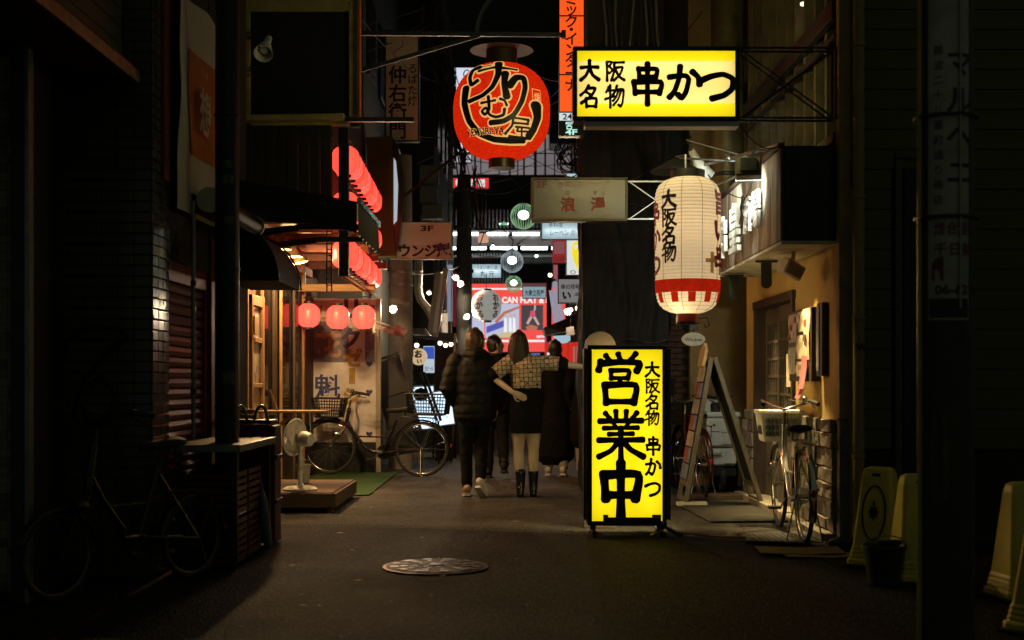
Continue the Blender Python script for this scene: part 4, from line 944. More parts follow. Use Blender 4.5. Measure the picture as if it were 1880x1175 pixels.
# ---------------------------------------------------------------- bicycles (built along +X, ground at 0)
def mesh_basket(b, x0, x1, yb, yt, z0, z1, slant=.04, n=11):
    def rect(z, g, x0_, x1_, hy): return [(x0_,-hy,z),(x1_,-hy,z),(x1_,hy,z),(x0_,hy,z)]
    L_ = 6
    for k in range(L_+1):
        f = k/L_; z = z0+(z1-z0)*f; hy = yb+(yt-yb)*f; e = slant*f
        b.tube(rect(z, 0, x0-e, x1+e, hy), .009 if k in (0, L_) else .0035, 5, True)
    for k in range(n+1):
        f = k/n; xa = x0+(x1-x0)*f; xb = x0-slant+(x1-x0+2*slant)*f
        for s in (-1, 1): b.tube([(xa, s*yb, z0), (xb, s*yt, z1)], .0034, 4)
        ya, yc = -yb+2*yb*f, -yt+2*yt*f
        b.tube([(x0, ya, z0), (x0-slant, yc, z1)], .0034, 4); b.tube([(x1, ya, z0), (x1+slant, yc, z1)], .0034, 4); b.tube([(xa,-yb,z0),(xa,yb,z0)], .0022, 4)
def bicycle(label, paint, rim, r=.335, wb=1.1, basket='mesh', rear=None, fender=None, steer=0, grips=RUBBER, hb=.26, bmat=None, seat_z=.80, spokes=18, met=None):
    t = thing('bicycle', label, 'bicycle', (0,0,0)); fender = fender or paint; CHROME = met or globals()['CHROME']; STEEL = met or globals()['STEEL']
    def wheel(cx):
        wh = MB().tube([(cx+r*.965*math.cos(2*PI*k/40), 0, r+r*.965*math.sin(2*PI*k/40)) for k in range(40)], .017, 8, True).build('wheel', RUBBER, t, smooth=True)
        MB().tube([(cx+r*.90*math.cos(2*PI*k/40), 0, r+r*.90*math.sin(2*PI*k/40)) for k in range(40)], .0105, 6, True).build('rim', rim, wh, smooth=True)
        b = MB()
        for k in range(spokes): a = 2*PI*k/spokes; b.tube([(cx+.03*math.cos(a+.5*(-1)**k), .02*(-1)**k, r+.03*math.sin(a+.5*(-1)**k)), (cx+r*.89*math.cos(a), 0, r+r*.89*math.sin(a))], .0014, 3)
        b.build('spokes', STEEL, wh); MB().lathe([(.018,-.045),(.022,-.02),(.018,0),(.022,.02),(.018,.045)], (cx,0,r), 12, Matrix.Rotation(R(90),3,'X')).build('hub', CHROME, wh, smooth=40)
        return wh
    wheel(0); fw = wheel(wb)
    def fend(cx, a0, a1, par=None):
        b = MB(); rings = []
        for k in range(15):
            a = R(a0+(a1-a0)*k/14); rr = r+.022
            rings.append([(cx+(rr+dz)*math.cos(a), dy, r+(rr+dz)*math.sin(a)) for dy, dz in ((-.028,-.012),(-.018,.004),(0,.009),(.018,.004),(.028,-.012),(0,.0))])
        b.ring_tube(rings); b.build('fender', fender, t, smooth=50)
    fend(0, 5, 205); fend(wb, 20, 170)
    bb = V(.46*wb/1.1,0,.28); st = V(.30*wb/1.1,0,seat_z-.12); hd0 = V(wb-.20,0,.62); hd1 = V(wb-.245,0,.82); b = MB()
    b.tube([hd0+V(-.01,0,.05), V(wb-.30,0,.52), V(wb-.45,0,.34), V(bb.x+.12,0,.285), bb], .022, 8)
    b.tube([bb, st], .019, 8); b.tube([hd0-V(.006,0,.03), hd1], .024, 8)
    for s in (-1, 1): b.tube([bb+V(0,s*.03,0), V(0,s*.055,r)], .011, 6); b.tube([st-V(0,-s*.012,.05), V(0,s*.055,r)], .010, 6)
    b.tube([V(wb-.34,0,.47), V(.38*wb/1.1,0,.47)], .012, 6)
    b.build('frame', paint, t, smooth=50)
    b = MB()
    for s in (-1, 1): MB().tube([hd0+V(0,s*.012,-.03), hd0+V(0,s*.035,-.06), V(wb-.09,s*.045,.45), V(wb,s*.05,r)], .012, 6).build('fork_blade', CHROME, t, smooth=50)
    b.tube([hd1, hd1+V(-.02,0,.10)], .014, 6); b.build('stem', CHROME, t, smooth=50)
    hz = hd1+V(-.03,0,.12); M = Matrix.Rotation(steer,3,'Z')
    hbp = [hz+M@V(*p) for p in ((-.17,-hb,.05),(-.06,-hb*.92,.07),(.02,-hb*.45,.03),(.03,0,0),(.02,hb*.45,.03),(-.06,hb*.92,.07),(-.17,hb,.05))]
    MB().tube(hbp, .011, 8).build('handlebar', CHROME, t, smooth=50)
    for i in (0, -1):
        s = -1 if i == 0 else 1
        MB().tube([hz+M@V(-.06,s*hb*.93,.068), hz+M@V(-.19,s*hb*1.01,.046)], .017, 8).build('grip', grips, t, smooth=50); MB().tube([hz+M@V(-.05,s*hb*.92,.06), hz+M@V(-.08,s*hb*.98,.02), hz+M@V(-.15,s*hb,.01)], .006, 5).build('brake_lever', CHROME, t)
    MB().ball(hz+M@V(-.02,-hb*.7,.085), .026, 10, 6).build('bell', CHROME, t, smooth=True)
    sx = st.x-.02
    pts = [(sx-.13,.085,seat_z+.02),(sx-.06,.095,seat_z+.012),(sx+.02,.06,seat_z),(sx+.10,.03,seat_z-.004),(sx+.15,.022,seat_z-.008)]
    MB().loft([V(a,0,z) for a,_,z in pts], [(h,.028) for _,h,_ in pts], 12, side=(0,1,0)).build('saddle', RUBBER, t, smooth=True)
    MB().tube([st-V(0,0,.04), V(sx,0,seat_z-.01)], .012, 6).build('seat_post', CHROME, t)
    b = MB()
    for s in (-1, 1): MB().tube([(sx-.07,s*.05,seat_z-.07),(sx-.07,s*.05,seat_z-.01)], .012, 6).build('saddle_spring', STEEL, t)
    MB().lathe([(.001,.038),(.085,.038),(.09,.042),(.085,.046),(.001,.046)], bb, 24, Matrix.Rotation(R(90),3,'X')).build('chain_guard', paint, t); MB().prism([bb+V(0,-.047,.09), bb+V(0,-.047,-.06), V(.02,-.047,r-.035), V(.02,-.047,r+.05)], (0,-.008,0)).build('chain_guard', paint, t)
    for s in (-1, 1):
        e = bb+V(.13*s,s*.07,-.08*s); b = MB(); b.tube([bb+V(0,s*.06,0), e], .009, 6); b.build('crank', CHROME, t); MB().obox(e+V(0,s*.05,0), (.085,.09,.022)).build('pedal', RUBBER, t, bevel=.004)
    MB().tube([(-.12,-.06,r+.395-.335+.33),( -.17,-.05,r*2+.045),(.22,-.05,r*2+.06),(.26,-.03,r*2+.06),(.26,.03,r*2+.06),(.22,.05,r*2+.06),(-.17,.05,r*2+.045)], .006, 5).build('rear_rack', STEEL, t)
    b = MB()
    for s in (-1, 1): b.tube([(0,s*.06,r),(-.14,s*.055,r*2+.04)], .005, 5); b.tube([(0,s*.06,r),(-.02,s*.13,.012),(-.08,s*.14,.012)], .006, 5)
    b.tube([(-.02,-.13,.012),(-.02,.13,.012)], .006, 5); b.build('kickstand', STEEL, t)
    MB().ball((-r-.03,0,r*1.15), (.012,.022,.03), 10, 6).build('reflector', RED_P, t, smooth=True)
    MB().lathe([(.02,-.05),(.035,-.03),(.04,.03),(.036,.04)], V(wb-.10,.06,.50), 14, Matrix.Rotation(R(90),3,'Y')).build('headlight', CHROME, t, smooth=40)
    if basket:
        bk_ = MB()
        if basket == 'mesh':
            mesh_basket(bk_, wb-.14, wb+.16, .13, .17, .70, .93); bk_.build('basket', bmat or BLACK, t); MB().obox((wb+.01,0,.70), (.30,.26,.01)).build('basket_floor', bmat or DSTEEL, t)
        else:
            rg = [[(wb-.15*k+.02,-.17*k2,z),(wb+.17*k+.02,-.17*k2,z),(wb+.17*k+.02,.17*k2,z),(wb-.15*k+.02,.17*k2,z)] for k, k2, z in ((.78,.78,.68),(.82,.82,.70),(.98,.98,.90),(1.04,1.04,.905),(1.04,1.04,.935))]
            bk_.ring_tube(rg); bb_ = bk_.build('basket', bmat, t, bevel=.008); sl_ = MB()
            for k in range(9):
                for j in range(3): sl_.obox((wb-.118-.006*j, -.12+.03*k, .745+.05*j), (.012,.012,.04)); 
                for s in (-1, 1): sl_.obox((wb-.07+.022*k, s*(.145+.002*0), .79), (.009,.02,.10))
            sl_.build('slot', mat('basket_slot', (.05,.05,.045), .6), bb_)
    if rear:
        bk_ = MB(); mesh_basket(bk_, -.30, .14, .17, .19, r*2+.10, r*2+.34, .03, 14); bk_.build('rear_basket', BLACK, t); MB().obox((-.07,0,r*2+.085), (.38,.34,.012)).build('basket_floor', BLACK, t)
    MB().tube([hz+M@V(-.05,-hb*.8,.05), hz+V(.10,-.05,.08), hd0+V(.04,-.02,.05)], .004, 4).build('brake_cable', CABLE, t)
    return t
def put(t, x, y, rz, z=.016, ry=0): t.location = (x,y,z); t.rotation_euler = (0,ry,rz)
put(bicycle('dark step-through bicycle with wire baskets front and rear beside the painted panel', mat('dark_enamel', (.012,.012,.012), .25, coat=.4), CHROME, wb=1.16, rear=True, steer=.35), -1.11, 15.62, R(180-8), .016, -R(1.2))
put(bicycle('silver bicycle with an ivory plastic basket leaning near the stone base', mat('silver_paint', (.55,.55,.53), .22, .7), CHROME, wb=1.1, basket='plastic', bmat=PLAST, fender=CHROME, hb=.21, steer=R(4)), 2.10, 9.2, R(87.4), .016)
put(bicycle('dark red bicycle parked in the passage behind the A-frame menu', mat('maroon_enamel', (.05,.013,.013), .25, coat=.4), CHROME, wb=1.06, basket='mesh', steer=R(20)), 1.90, 12.75, R(95), .016)
put(bicycle('nearly black small wheeled bicycle leaning by the dark tiles', mat('green_black_enamel', (.008,.012,.010), .25, coat=.4), mat('shaded_rim', (.16,.16,.15), .35, .6), r=.235, wb=.98, basket=None, steer=R(-10), spokes=16, met=mat('shaded_steel', (.03,.032,.03), .35, .6)), -1.93, 7.72, R(180+58), .004)  # rims and metal darkened to sink this bicycle into the shade
# ---------------------------------------------------------------- lit yellow signs
SF = mat('sign_frame', (.03,.035,.028), .35, .4, .2, 10, .03)
YF = emit('yellow_face', (1,.80,.003), .66, (.85,.62,.02)); YF2 = emit('yellow_face_pale', (1,.78,.20), .56, (.95,.74,.34))
YBK = emit('yellow_face_far_boost', (1,.88,.46), 6.5, (.8,.7,.3))  # unseen back faces, made far brighter than the front to light the people
TUBE = emit('fluorescent_tube', (1,.97,.86), 2.4, gloss=False)
def box_sign(t, x0, x1, y0, y1, z0, z1, fw, frame, faces, back=True, depth_in=.012, bm_=None):
    """frame of four bars round an open box; faces = [(material, z0, z1)] on the near side, repeated on the far side"""
    for a in ((x0,x1,z0,z0+fw),(x0,x1,z1-fw,z1)): box('frame', frame, t, a[0], a[1], y0, y1, a[2], a[3], .005)
    for a in ((x0,x0+fw),(x1-fw,x1)): box('frame', frame, t, a[0], a[1], y0, y1, z0+fw+.001, z1-fw-.001, .005)
    for yy in ((y0+depth_in, y1-depth_in) if back else (y0+depth_in,)):
        for m, a, b in faces: MB().quad((x0+fw,yy,a),(x1-fw,yy,a),(x1-fw,yy,b),(x0+fw,yy,b)).build('lit_face', bm_ if bm_ and yy > y0+depth_in else m, t)
    if bm_: box('glow_block_panel', WHITE, t, x0+fw+.002, x1-fw-.002, (y0+y1)/2+.02, (y0+y1)/2+.024, z0+fw+.002, z1-fw-.002, 0)  # unseen panel added to keep the back face's glow off the front
    if not back: box('back_panel', frame, t, x0+fw, x1-fw, y1-.012, y1-.004, z0+fw, z1-fw, 0)
hs = thing('hanging_yellow_sign', 'yellow lit box sign with black characters carried on a truss over the alley', 'sign', (1.05, 9.4, 3.3))
x0, x1, y0, y1, z0, z1 = .443, 1.655, 9.3, 9.47, 3.075, 3.615
box_sign(hs, x0, x1, y0, y1, z0, z1, .032, SF, ((YF, z0+.032, z0+.125), (YF2, z0+.125, z1-.105), (YF, z1-.105, z1-.032)), bm_=YBK)
for zz in (3.22, 3.47): MB().tube([(x0+.06,9.385,zz),(x1-.06,9.385,zz)], .014, 8).build('tube', TUBE, hs)
box('drip_tray', WHITE, hs, .53, 1.655, 9.31, 9.46, 3.035, 3.072)
o_ = lambda px, py: (X(px,9.3), y0+.012, Z(py,9.3)); f_ = 9.3/FPX
for ch, px, py, w_, h_ in (('大',1064,148,37,38),('阪',1110,148,37,38),('名',1063,196,37,40),('物',1110,196,37,40),('串',1156,188,66,70),('か',1224,182,66,62),('つ',1286,184,68,60)):
    chars(hs, ch, o_(px,py), UX, UZ, w_*f_, INK, aspect=1, sy=h_*f_)
tr = thing('sign_truss', 'thin cross braced steel truss holding the yellow box sign to the building', 'truss', (2.0, 9.4, 3.3))
for y in (9.33, 9.44):
    for zz in (3.10, 3.61): MB().bar((1.66,y,zz),(2.37,y,zz),.014).build('rail', BLACK, tr)
    MB().bar((2.36,y,3.1),(2.36,y,3.61),.016).build('upright', BLACK, tr); MB().bar((1.67,y,3.1),(2.35,y,3.6),.011).build('brace', BLACK, tr); MB().bar((1.67,y+.012,3.6),(2.35,y+.012,3.1),.011).build('brace', BLACK, tr)
fs_ = thing('floor_yellow_sign', 'tall yellow lit floor sign with big black characters standing in the alley', 'sign', (.88, 9.7, 0))
x0, x1, y0, y1, z0, z1 = .572, 1.175, 9.7, 9.9, .085, 1.455
box_sign(fs_, x0, x1, y0, y1, z0, z1, .035, SF, ((YF, z0+.035, z1-.035),), bm_=YBK)
for x in (.685, 1.05): MB().tube([(x,9.80,z0+.1),(x,9.80,z1-.09)], .014, 8).build('tube', TUBE, fs_)
for x in (.545, 1.178): box('side_channel', SF, fs_, x, x+.024, 9.69, 9.91, .13, 1.43, .004)
box('label_bar', BLACK, fs_, .69, 1.13, 9.685, 9.699, .085, .15, .003); box('label_bar', BLACK, fs_, .69, .73, 9.685, 9.699, .151, .17, .002); box('label_bar', BLACK, fs_, 1.06, 1.13, 9.685, 9.699, .151, .17, .002)
for x in (.62, 1.13):
    MB().bar((x,9.62,.04),(x,9.98,.04),.035,.025).build('foot', SF, fs_, bevel=.004)
    for y in (9.64, 9.96): MB().lathe([(.001,-.014),(.022,-.014),(.022,.014),(.001,.014)], (x,y,.024), 14, Matrix.Rotation(R(90),3,'Y')).build('caster', RUBBER, fs_)
    MB().bar((x,9.8,.04),(x,9.8,.10),.04).build('foot_post', SF, fs_)
MB().bar((1.14,9.75,.085),(1.27,9.6,.022),.03,.018).build('stay', DSTEEL, fs_); MB().bar((1.15,9.72,.07),(1.04,9.58,.022),.03,.018).build('stay', STEEL, fs_); MB().ball((1.15,9.7,.09), .025).build('clamp', BLACK, fs_, smooth=True)
o_ = lambda px, py: (X(px,9.7), y0+.012, Z(py,9.7)); f_ = 9.7/FPX
for ch, px, py in (('営',1092,742),('業',1094,846),('中',1094,944)): chars(fs_, ch, o_(px,py), UX, UZ, 92*f_, INK, sy=92*f_)
for i, ch in enumerate('大阪名物'): chars(fs_, ch, o_(1184,692+29.5*i), UX, UZ, 27*f_, INK)
for i, ch in enumerate('串かつ'): chars(fs_, ch, o_(1184,834+39*i), UX, UZ, 31*f_, INK)
cbl = thing('power_lead', 'thin power lead trailing from the floor sign across the ground', 'cord', (1.3,9.6,0)); MB().tube([(1.2,9.85,.03),(1.32,9.7,.024),(1.5,9.55,.022),(1.9,9.35,.022),(2.35,9.2,.022)], .006, 5).build('lead', mat('grey_lead', (.12,.12,.11), .6), cbl)
rb = thing('round_topped_board', 'brown round topped wooden board standing behind the floor sign', 'board', (.70,10.15,0))
poly = [(.575,10.15,.02),(.825,10.15,.02)]+[(.70+.125*math.cos(a), 10.15, 1.45+.125*math.sin(a)) for a in [PI*i/14 for i in range(15)]]
MB().prism(poly, (0,.03,0)).build('board', mat('pinkish_wood', (.085,.055,.042), .6), rb)

# ---------------------------------------------------------------- big lanterns
def ribbed(t, c, prof_r, z0, z1, n_rib, m, name='paper', seg=48, dip=.006):
    pr = []; k = n_rib*4
    for i in range(k+1):
        z = z0+(z1-z0)*i/k; rr = prof_r(z); pr.append((rr-dip*math.cos(2*PI*i/4)*.5-dip*.5, z))
    return MB().lathe(pr, (c[0],c[1],0), seg).build(name, m, t, smooth=True)
def paper(name, col, e, tr_, var=.25, col2=None, scale=14):
    m, nt, out = nodes(name); N = nt.nodes.new; L = nt.links.new
    tc = N('ShaderNodeTexCoord'); n = N('ShaderNodeTexNoise'); n.inputs['Scale'].default_value = scale; n.inputs['Detail'].default_value = 8; n.inputs['Roughness'].default_value = .7; L(tc.outputs['Object'], n.inputs[0])
    mx = N('ShaderNodeMix'); mx.data_type = 'RGBA'; mx.inputs[6].default_value = (*(col2 or [c*(1-var) for c in col]), 1); mx.inputs[7].default_value = (*col, 1); L(n.outputs[0], mx.inputs[0])
    em = N('ShaderNodeEmission'); L(mx.outputs[2], em.inputs[0]); em.inputs[1].default_value = e
    t = N('ShaderNodeBsdfTranslucent'); L(mx.outputs[2], t.inputs[0]); df = N('ShaderNodeBsdfDiffuse'); L(mx.outputs[2], df.inputs[0])
    ms = N('ShaderNodeMixShader'); ms.inputs[0].default_value = tr_; L(df.outputs[0], ms.inputs[1]); L(t.outputs[0], ms.inputs[2])
    a = N('ShaderNodeAddShader'); L(em.outputs[0], a.inputs[0]); L(ms.outputs[0], a.inputs[1]); L(a.outputs[0], out.inputs[0]); return m
kl = thing('round_red_lantern', 'huge round red paper lantern lettered KEMURI-YA in gold edged black brush writing', 'lantern', (-.096, 11.9, 3.68))
kc = kl.location; KR, KH = .452, .438
krf = lambda z: KR*max(0, 1-min(1, abs((z-kc.z)/(KH*1.04)))**2.5)**(1/2.15)
ribbed(kl, kc, krf, kc.z-KH, kc.z+KH, 34, paper('red_lantern_paper', (.95,.055,.008), .30, .6, col2=(.24,.008,.002), scale=30), dip=.006)
for z0_, z1_, r0 in ((kc.z+KH-.02, kc.z+KH+.13, .145), (kc.z-KH-.085, kc.z-KH+.03, .122)): MB().lathe([(r0-.01,z0_),(r0,z0_),(r0,z1_),(r0-.01,z1_),(.001,z1_-.005)], (kc.x,kc.y,0), 28).build('cap', mat('brass_black_cap', (.05,.04,.015), .35, .5), kl, smooth=40)
MB().lathe([(.001,.02),(.29,.0),(.295,-.006),(.001,.004)], (kc.x,kc.y,kc.z+KH+.14), 36).build('rain_plate', mat('grey_plate', (.05,.047,.045), .6, .2), kl, smooth=40)
MB().tube([(kc.x,kc.y,kc.z+KH+.15),(kc.x,kc.y,4.40)], .008, 6).build('hook', BLACK, kl)
lamp('POINT', 'lamp_light', kc, (1,.62,.3), 5, kl, .08)
GOLD = emit('gold_lettering', (.95,.52,.16), .78); KB = mat('lantern_black', (.012,.010,.008), .5, bump=0)
KST = [([330,190,265,215,237,300,252,385,312,350],55,.3),([325,243,420,225,480,215],32),([560,225,690,240],34,.4),([350,196,440,183],14),([515,165,510,300,455,425,360,505,236,545],72,.45),
  ([577,290,570,400,592,520],72),([622,410,680,330,750,325,768,420,735,560,660,690,560,752,440,765],70,.35),([200,410,186,560,232,730,330,850,470,908,620,918,750,905],66,.2),
  ([872,585,885,690,850,800,802,870],98,.4),([350,577,440,566,480,558],26),([417,520,424,640,385,688,356,655,395,625,430,692,490,715,560,695,572,640],30),([530,545,572,562,592,605],26),
  ([640,718,800,728],24),([655,720,642,790,578,862],26),([800,730,792,765],24),([662,766,795,766],22),([680,800,805,800],20),([700,815,690,838,790,832],18),([735,805,735,888],20),([615,885,785,890],24)]
def lstrokes(sts, grow, off, m, name):
    out = []; fs = []
    for si, st in enumerate(sts):
        pts = []
        for i in range(0, len(st[0]), 2): pts += [(st[0][i]-540)/480*100, (570-st[0][i+1])/480*100]
        rows = stroke_poly(pts, (st[1]+grow)/480*100, st[2] if len(st) > 2 else .05, 8); k = len(out); ring = []
        for a, b in rows:
            for f in (0, .34, .67, 1):
                p = a.lerp(b, f); u, v = p.x/100*.452, p.y/100*.452; zz = kc.z+v; r = krf(zz)+off+si*.0003; sx = max(-.98, min(.98, u/max(r,.01))); an = math.asin(sx)
                out.append(V(kc.x+r*math.sin(an), kc.y-r*math.cos(an), zz))
        for i in range(len(rows)-1):
            for j in range(3): fs.append((k+4*i+j, k+4*i+j+1, k+4*i+4+j+1, k+4*i+4+j))
        MB().add([v for v in out[k:]], [tuple(q-k for q in f) for f in fs if f[0] >= k]).build(name, m, kl)
lstrokes(KST, 34, .004, GOLD, 'gold_edge'); lstrokes(KST, 0, .012, KB, 'brush_stroke')
for m_, g_, of_ in ((GOLD, 9, .0185), (KB, 1, .021)): wrap_char(kl, '', kc, krf, -.80, kc.z-.277, .078, m_, .02, g_*.9, of_, text='KEMURI-YA', width=.35, name='lettering')
wrap_char(kl, '燻', kc, krf, .70, kc.z+.03, .085, GOLD, .005, 0, .004)
def seal_edge(a0, a1, z0, z1): cyl_sheet(kl, 'seal_border', GOLD, kc, 0, a0, a1, z0, z1, 6, 4, lambda z: krf(z)+.003)
for e in ((.665,.915,.005,.011),(.665,.915,.137,.143),(.665,.68,.011,.137),(.90,.915,.011,.137)): seal_edge(e[0], e[1], kc.z+e[2], kc.z+e[3])
hb_ = thing('lantern_bar', 'horizontal steel bar across the alley carrying the huge red lantern', 'bar', (-.5,11.9,4.4))
MB().bar((-1.42,11.9,4.415),(.48,11.9,4.40),.03,.04).build('bar', DSTEEL, hb_); MB().bar((-1.42,11.88,4.06),(-.30,11.88,4.39),.025,.035).build('brace', DSTEEL, hb_); box('bar_end', BLACK, hb_, .46, .50, 11.87, 11.93, 4.37, 4.44)
# white lantern
wlz = thing('white_lantern', 'tall white paper lantern with a red band and black characters hanging by the lattice doors', 'lantern', (1.372, 10.0, 2.25))
wc = wlz.location; WZ0, WZ1 = 1.705, 2.775
def wrf(z):
    f = (z-WZ0)/(WZ1-WZ0); e = 2*f-1
    return .262*max(0.0, 1-abs(e)**9)**(1/2.4)*(1-.045*(1-f))+.0
WPAP = paper('white_lantern_paper', (.88,.78,.58), .20, .55, .10, scale=5)
ribbed(wlz, wc, lambda z: max(.12 if z > 2.2 else .085, wrf(z)), WZ0, WZ1, 38, WPAP, dip=.005)
b = MB()
for k in range(38): z = WZ0+.03+(WZ1-WZ0-.06)*k/37; rr = wrf(z)-.002; b.tube([(wc.x+rr*math.cos(q*PI/16), wc.y+rr*math.sin(q*PI/16), z) for q in range(32)], .0011, 4, True)
tag(b.build('rib', mat('bamboo_rib', (.42,.32,.18), .7), wlz), kind='stuff')
for a in (-.95,-.32,.31,.94): MB().tube([(wc.x+(wrf(z)+.0015)*math.sin(a), wc.y-(wrf(z)+.0015)*math.cos(a), z) for z in [WZ0+.02+(WZ1-WZ0-.04)*i/40 for i in range(41)]], .002, 4).build('seam', mat('paper_seam', (.34,.27,.16), .8), wlz)
MB().lathe([(.12,2.765),(.134,2.765),(.134,2.825),(.12,2.825),(.001,2.82)], (wc.x,wc.y,0), 24).build('top_cap', BLACK, wlz, smooth=40)
MB().lathe([(.08,1.64),(.09,1.64),(.086,1.72),(.076,1.72)], (wc.x,wc.y,0), 24).build('bottom_cap', mat('red_lacquer', (.22,.02,.012), .35), wlz, smooth=40); MB().lathe([(.092,1.625),(.094,1.625),(.094,1.64),(.092,1.64)], (wc.x,wc.y,0), 24).build('cap_ring', BLACK, wlz)
RB = paper('red_band_paper', (.70,.030,.009), .32, .55, .75, scale=26)
cyl_sheet(wlz, 'red_band', RB, wc, 0, -1.57, 1.57, 1.865, 1.965, 32, 4, lambda z: wrf(z)+.003)
for a in (-1.15,-.55,.0,.55,1.15): cyl_sheet(wlz, 'red_block', RB, wc, 0, a-.12, a+.12, 1.79, 1.8645, 6, 6, lambda z: wrf(z)+.003)
for i, ch in enumerate('大阪名物'): wrap_char(wlz, ch, wc, wrf, -1.0, 2.51-.137*i, .135, KB, off=.004, aspect=1.0)
LR = mat('lantern_red_ink', (.35,.012,.02), .6, bump=0)
for i, ch in enumerate('旨い串'): wrap_char(wlz, ch, wc, wrf, .72, 2.46-.22*i, .2, LR, .035, off=.004)
for i, ch in enumerate('串かつ'): wrap_char(wlz, ch, wc, wrf, -1.72, 2.4-.2*i, .17, LR, .03, off=.004)
TP = paper('brown_tape', (.36,.20,.05), .25, .5, .3)
cyl_sheet(wlz, 'tape', TP, wc, 0, .60, .74, 2.01, 2.17, 4, 4, lambda z: wrf(z)+.0045); cyl_sheet(wlz, 'tape', TP, wc, 0, .42, .93, 2.09, 2.12, 8, 2, lambda z: wrf(z)+.006)
lamp('POINT', 'lamp_light', (wc.x,wc.y,2.4), (1,.72,.4), 1.9, wlz, .06); lamp('POINT', 'lamp_light', (wc.x-.06,wc.y-.1,1.80), (1,.75,.4), 1.1, wlz, .03)
ht = thing('conical_hat_shade', 'dark conical rain hat above the tall white lantern', 'shade', (1.36,10.02,2.95))
MB().lathe([(.215,2.905),(.21,2.912),(.02,3.02),(.001,3.02),(.001,3.0),(.02,2.995)], (1.35,10.55,0), 28).build('hat', mat('dark_tin', (.010,.010,.009), .7, .2), ht, smooth=40)
b = MB(); b.tube([(1.36,10.02,2.84),(1.36,10.02,2.95),(1.35,10.55,3.03)], .008, 6); b.tube([(1.35,10.55,3.02),(1.98,10.6,3.0)], .01, 6); b.build('hanger', STEEL, ht)
# massage sign
ro = thing('massage_sign', 'dim cream box sign with maroon characters for a third floor massage parlour', 'sign', (.63,12,2.9))
x0, x1, y0, y1, z0, z1 = X(975,12), X(1153,12), 12.0, 12.16, Z(406,12), Z(325,12)
DIMF = mat('dim_cream_acrylic', (.11,.098,.082), .3, 0, .12, 1.2, 0)
box_sign(ro, x0, x1, y0, y1, z0, z1, .024, mat('olive_frame', (.07,.06,.03), .45, .3), ((DIMF, z0+.024, z1-.024),))
o_ = lambda px, py: (X(px,12), y0+.012, Z(py,12)); f_ = 12/FPX
line(ro, '3F', o_(984,344), UX, UZ, 17*f_, MAROON, .02, 20*f_); line(ro, '台湾式マッサージ', o_(1024,342), UX, UZ, 13*f_, mat('faded_maroon', (.26,.12,.08), .6), 0, 94*f_)
for ch, px in (('ロ',1038),('マ',1088),('ン',1103)): chars(ro, ch, o_(px,358), UX, UZ, 9*f_, MAROON)
for ch, px in (('浪',1029),('漫',1084)): chars(ro, ch, o_(px,388), UX, UZ, 28*f_, mat('red_brown_ink', (.26,.03,.015), .6), bold=.03)
line(ro, '身も心もリフレッシュ出来ます', o_(1001,403), UX, UZ, 12*f_, mat('faded_maroon'), 0, 138*f_)
rt = thing('sign_bracket', 'thin white braced bracket joining the massage sign to the building', 'bracket', (1.3,12.1,2.9))
for zz in (z0+.03, z1-.03): MB().bar((x1,12.08,zz),(1.62,12.08,zz),.014).build('rail', STEEL, rt)
MB().bar((x1+.02,12.08,z0+.03),(1.6,12.08,z1-.04),.009).build('brace', STEEL, rt); MB().bar((x1+.02,12.09,z1-.03),(1.6,12.09,z0+.04),.009).build('brace', STEEL, rt); MB().bar((1.62,12.08,z0),(1.62,13.34,z0),.012).build('rail', STEEL, rt)

# ---------------------------------------------------------------- further signs down the alley
def flat_sign(name, label, Y, a, b, c, d, face, frame=SF, fw=.02, th=.12, cat='sign', group=None):
    t = thing(name, label, cat, P((a+b)/2,(c+d)/2,Y), group)
    if face.name.startswith('cool_white_face'): MB().tube([(X(a+4,Y),Y+.06,Z((c+d)/2,Y)),(X(b-4,Y),Y+.06,Z((c+d)/2,Y))], .018, 6).build('tube', TUBE, t)
    z0, z1 = Z(d,Y), Z(c,Y); box_sign(t, X(a,Y), X(b,Y), Y, Y+th, z0, z1, fw, frame, ((face, z0+fw, z1-fw),), False); return t, (lambda px, py: (X(px,Y), Y+.010, Z(py,Y))), Y/FPX
t, o_, f_ = flat_sign('grill_sign', 'tall cream unlit sign reading down in black brush characters with a hairline crack', 17, 706, 770, 55, 260, mat('aged_cream_acrylic', (.66,.63,.46), .35, 0, .15, 1, 0))
for i, ch in enumerate('仲右衛門'): chars(t, ch, o_(713,153+34*i), UX, UZ, 34*f_, INK, bold=.022)
for i, ch in enumerate('ろばた焼'): chars(t, ch, o_(748,134+20*i), UX, UZ, 19*f_, INK, bold=.012)
MB().tube([o_(740,70), o_(739,84), o_(723,96), o_(724,112)], .004, 4).build('crack', INK, t)
t = thing('brown_box_sign', 'brown sheet metal back of a tall bulging sign beside the lantern rows', 'sign', P(705,360,16.7)); g = lambda px, py: P(px,py,16.7)
MB().prism([g(672,252),g(720,250),g(722,300),g(722,420),g(726,470),g(684,470),g(680,440)], (0,.5,0)).build('casing', mat('rusty_brown_sheet', (.10,.09,.025), .42, .2, .35, 3, .1), t)
MB().prism([g(722.5,255),g(731,270),g(739,320),g(740,370),g(733,440),g(727,468),g(723,420)], (0,.45,0)).build('bulging_face', mat('dark_acrylic', (.05,.04,.03), .2), t); MB().prism([g(723,290),g(727,296),g(731,340),g(729,405),g(723,412)], (0,-.02,0)).build('lit_lens', emit('cool_lens', (.62,.72,.78), .6), t)
tag(MB().build('x', BLACK), kind='stuff') if 0 else None
t, o_, f_ = flat_sign('lounge_sign', 'cream signboard for a third floor lounge hanging behind the brown box sign', 16.9, 716, 829, 408, 476, mat('lounge_cream', (.62,.60,.48), .5, 0, .15, 1, 0), CREAM, .01, .06)
line(t, '3F', o_(772,424), UX, UZ, 14*f_, INK, .03, 24*f_)
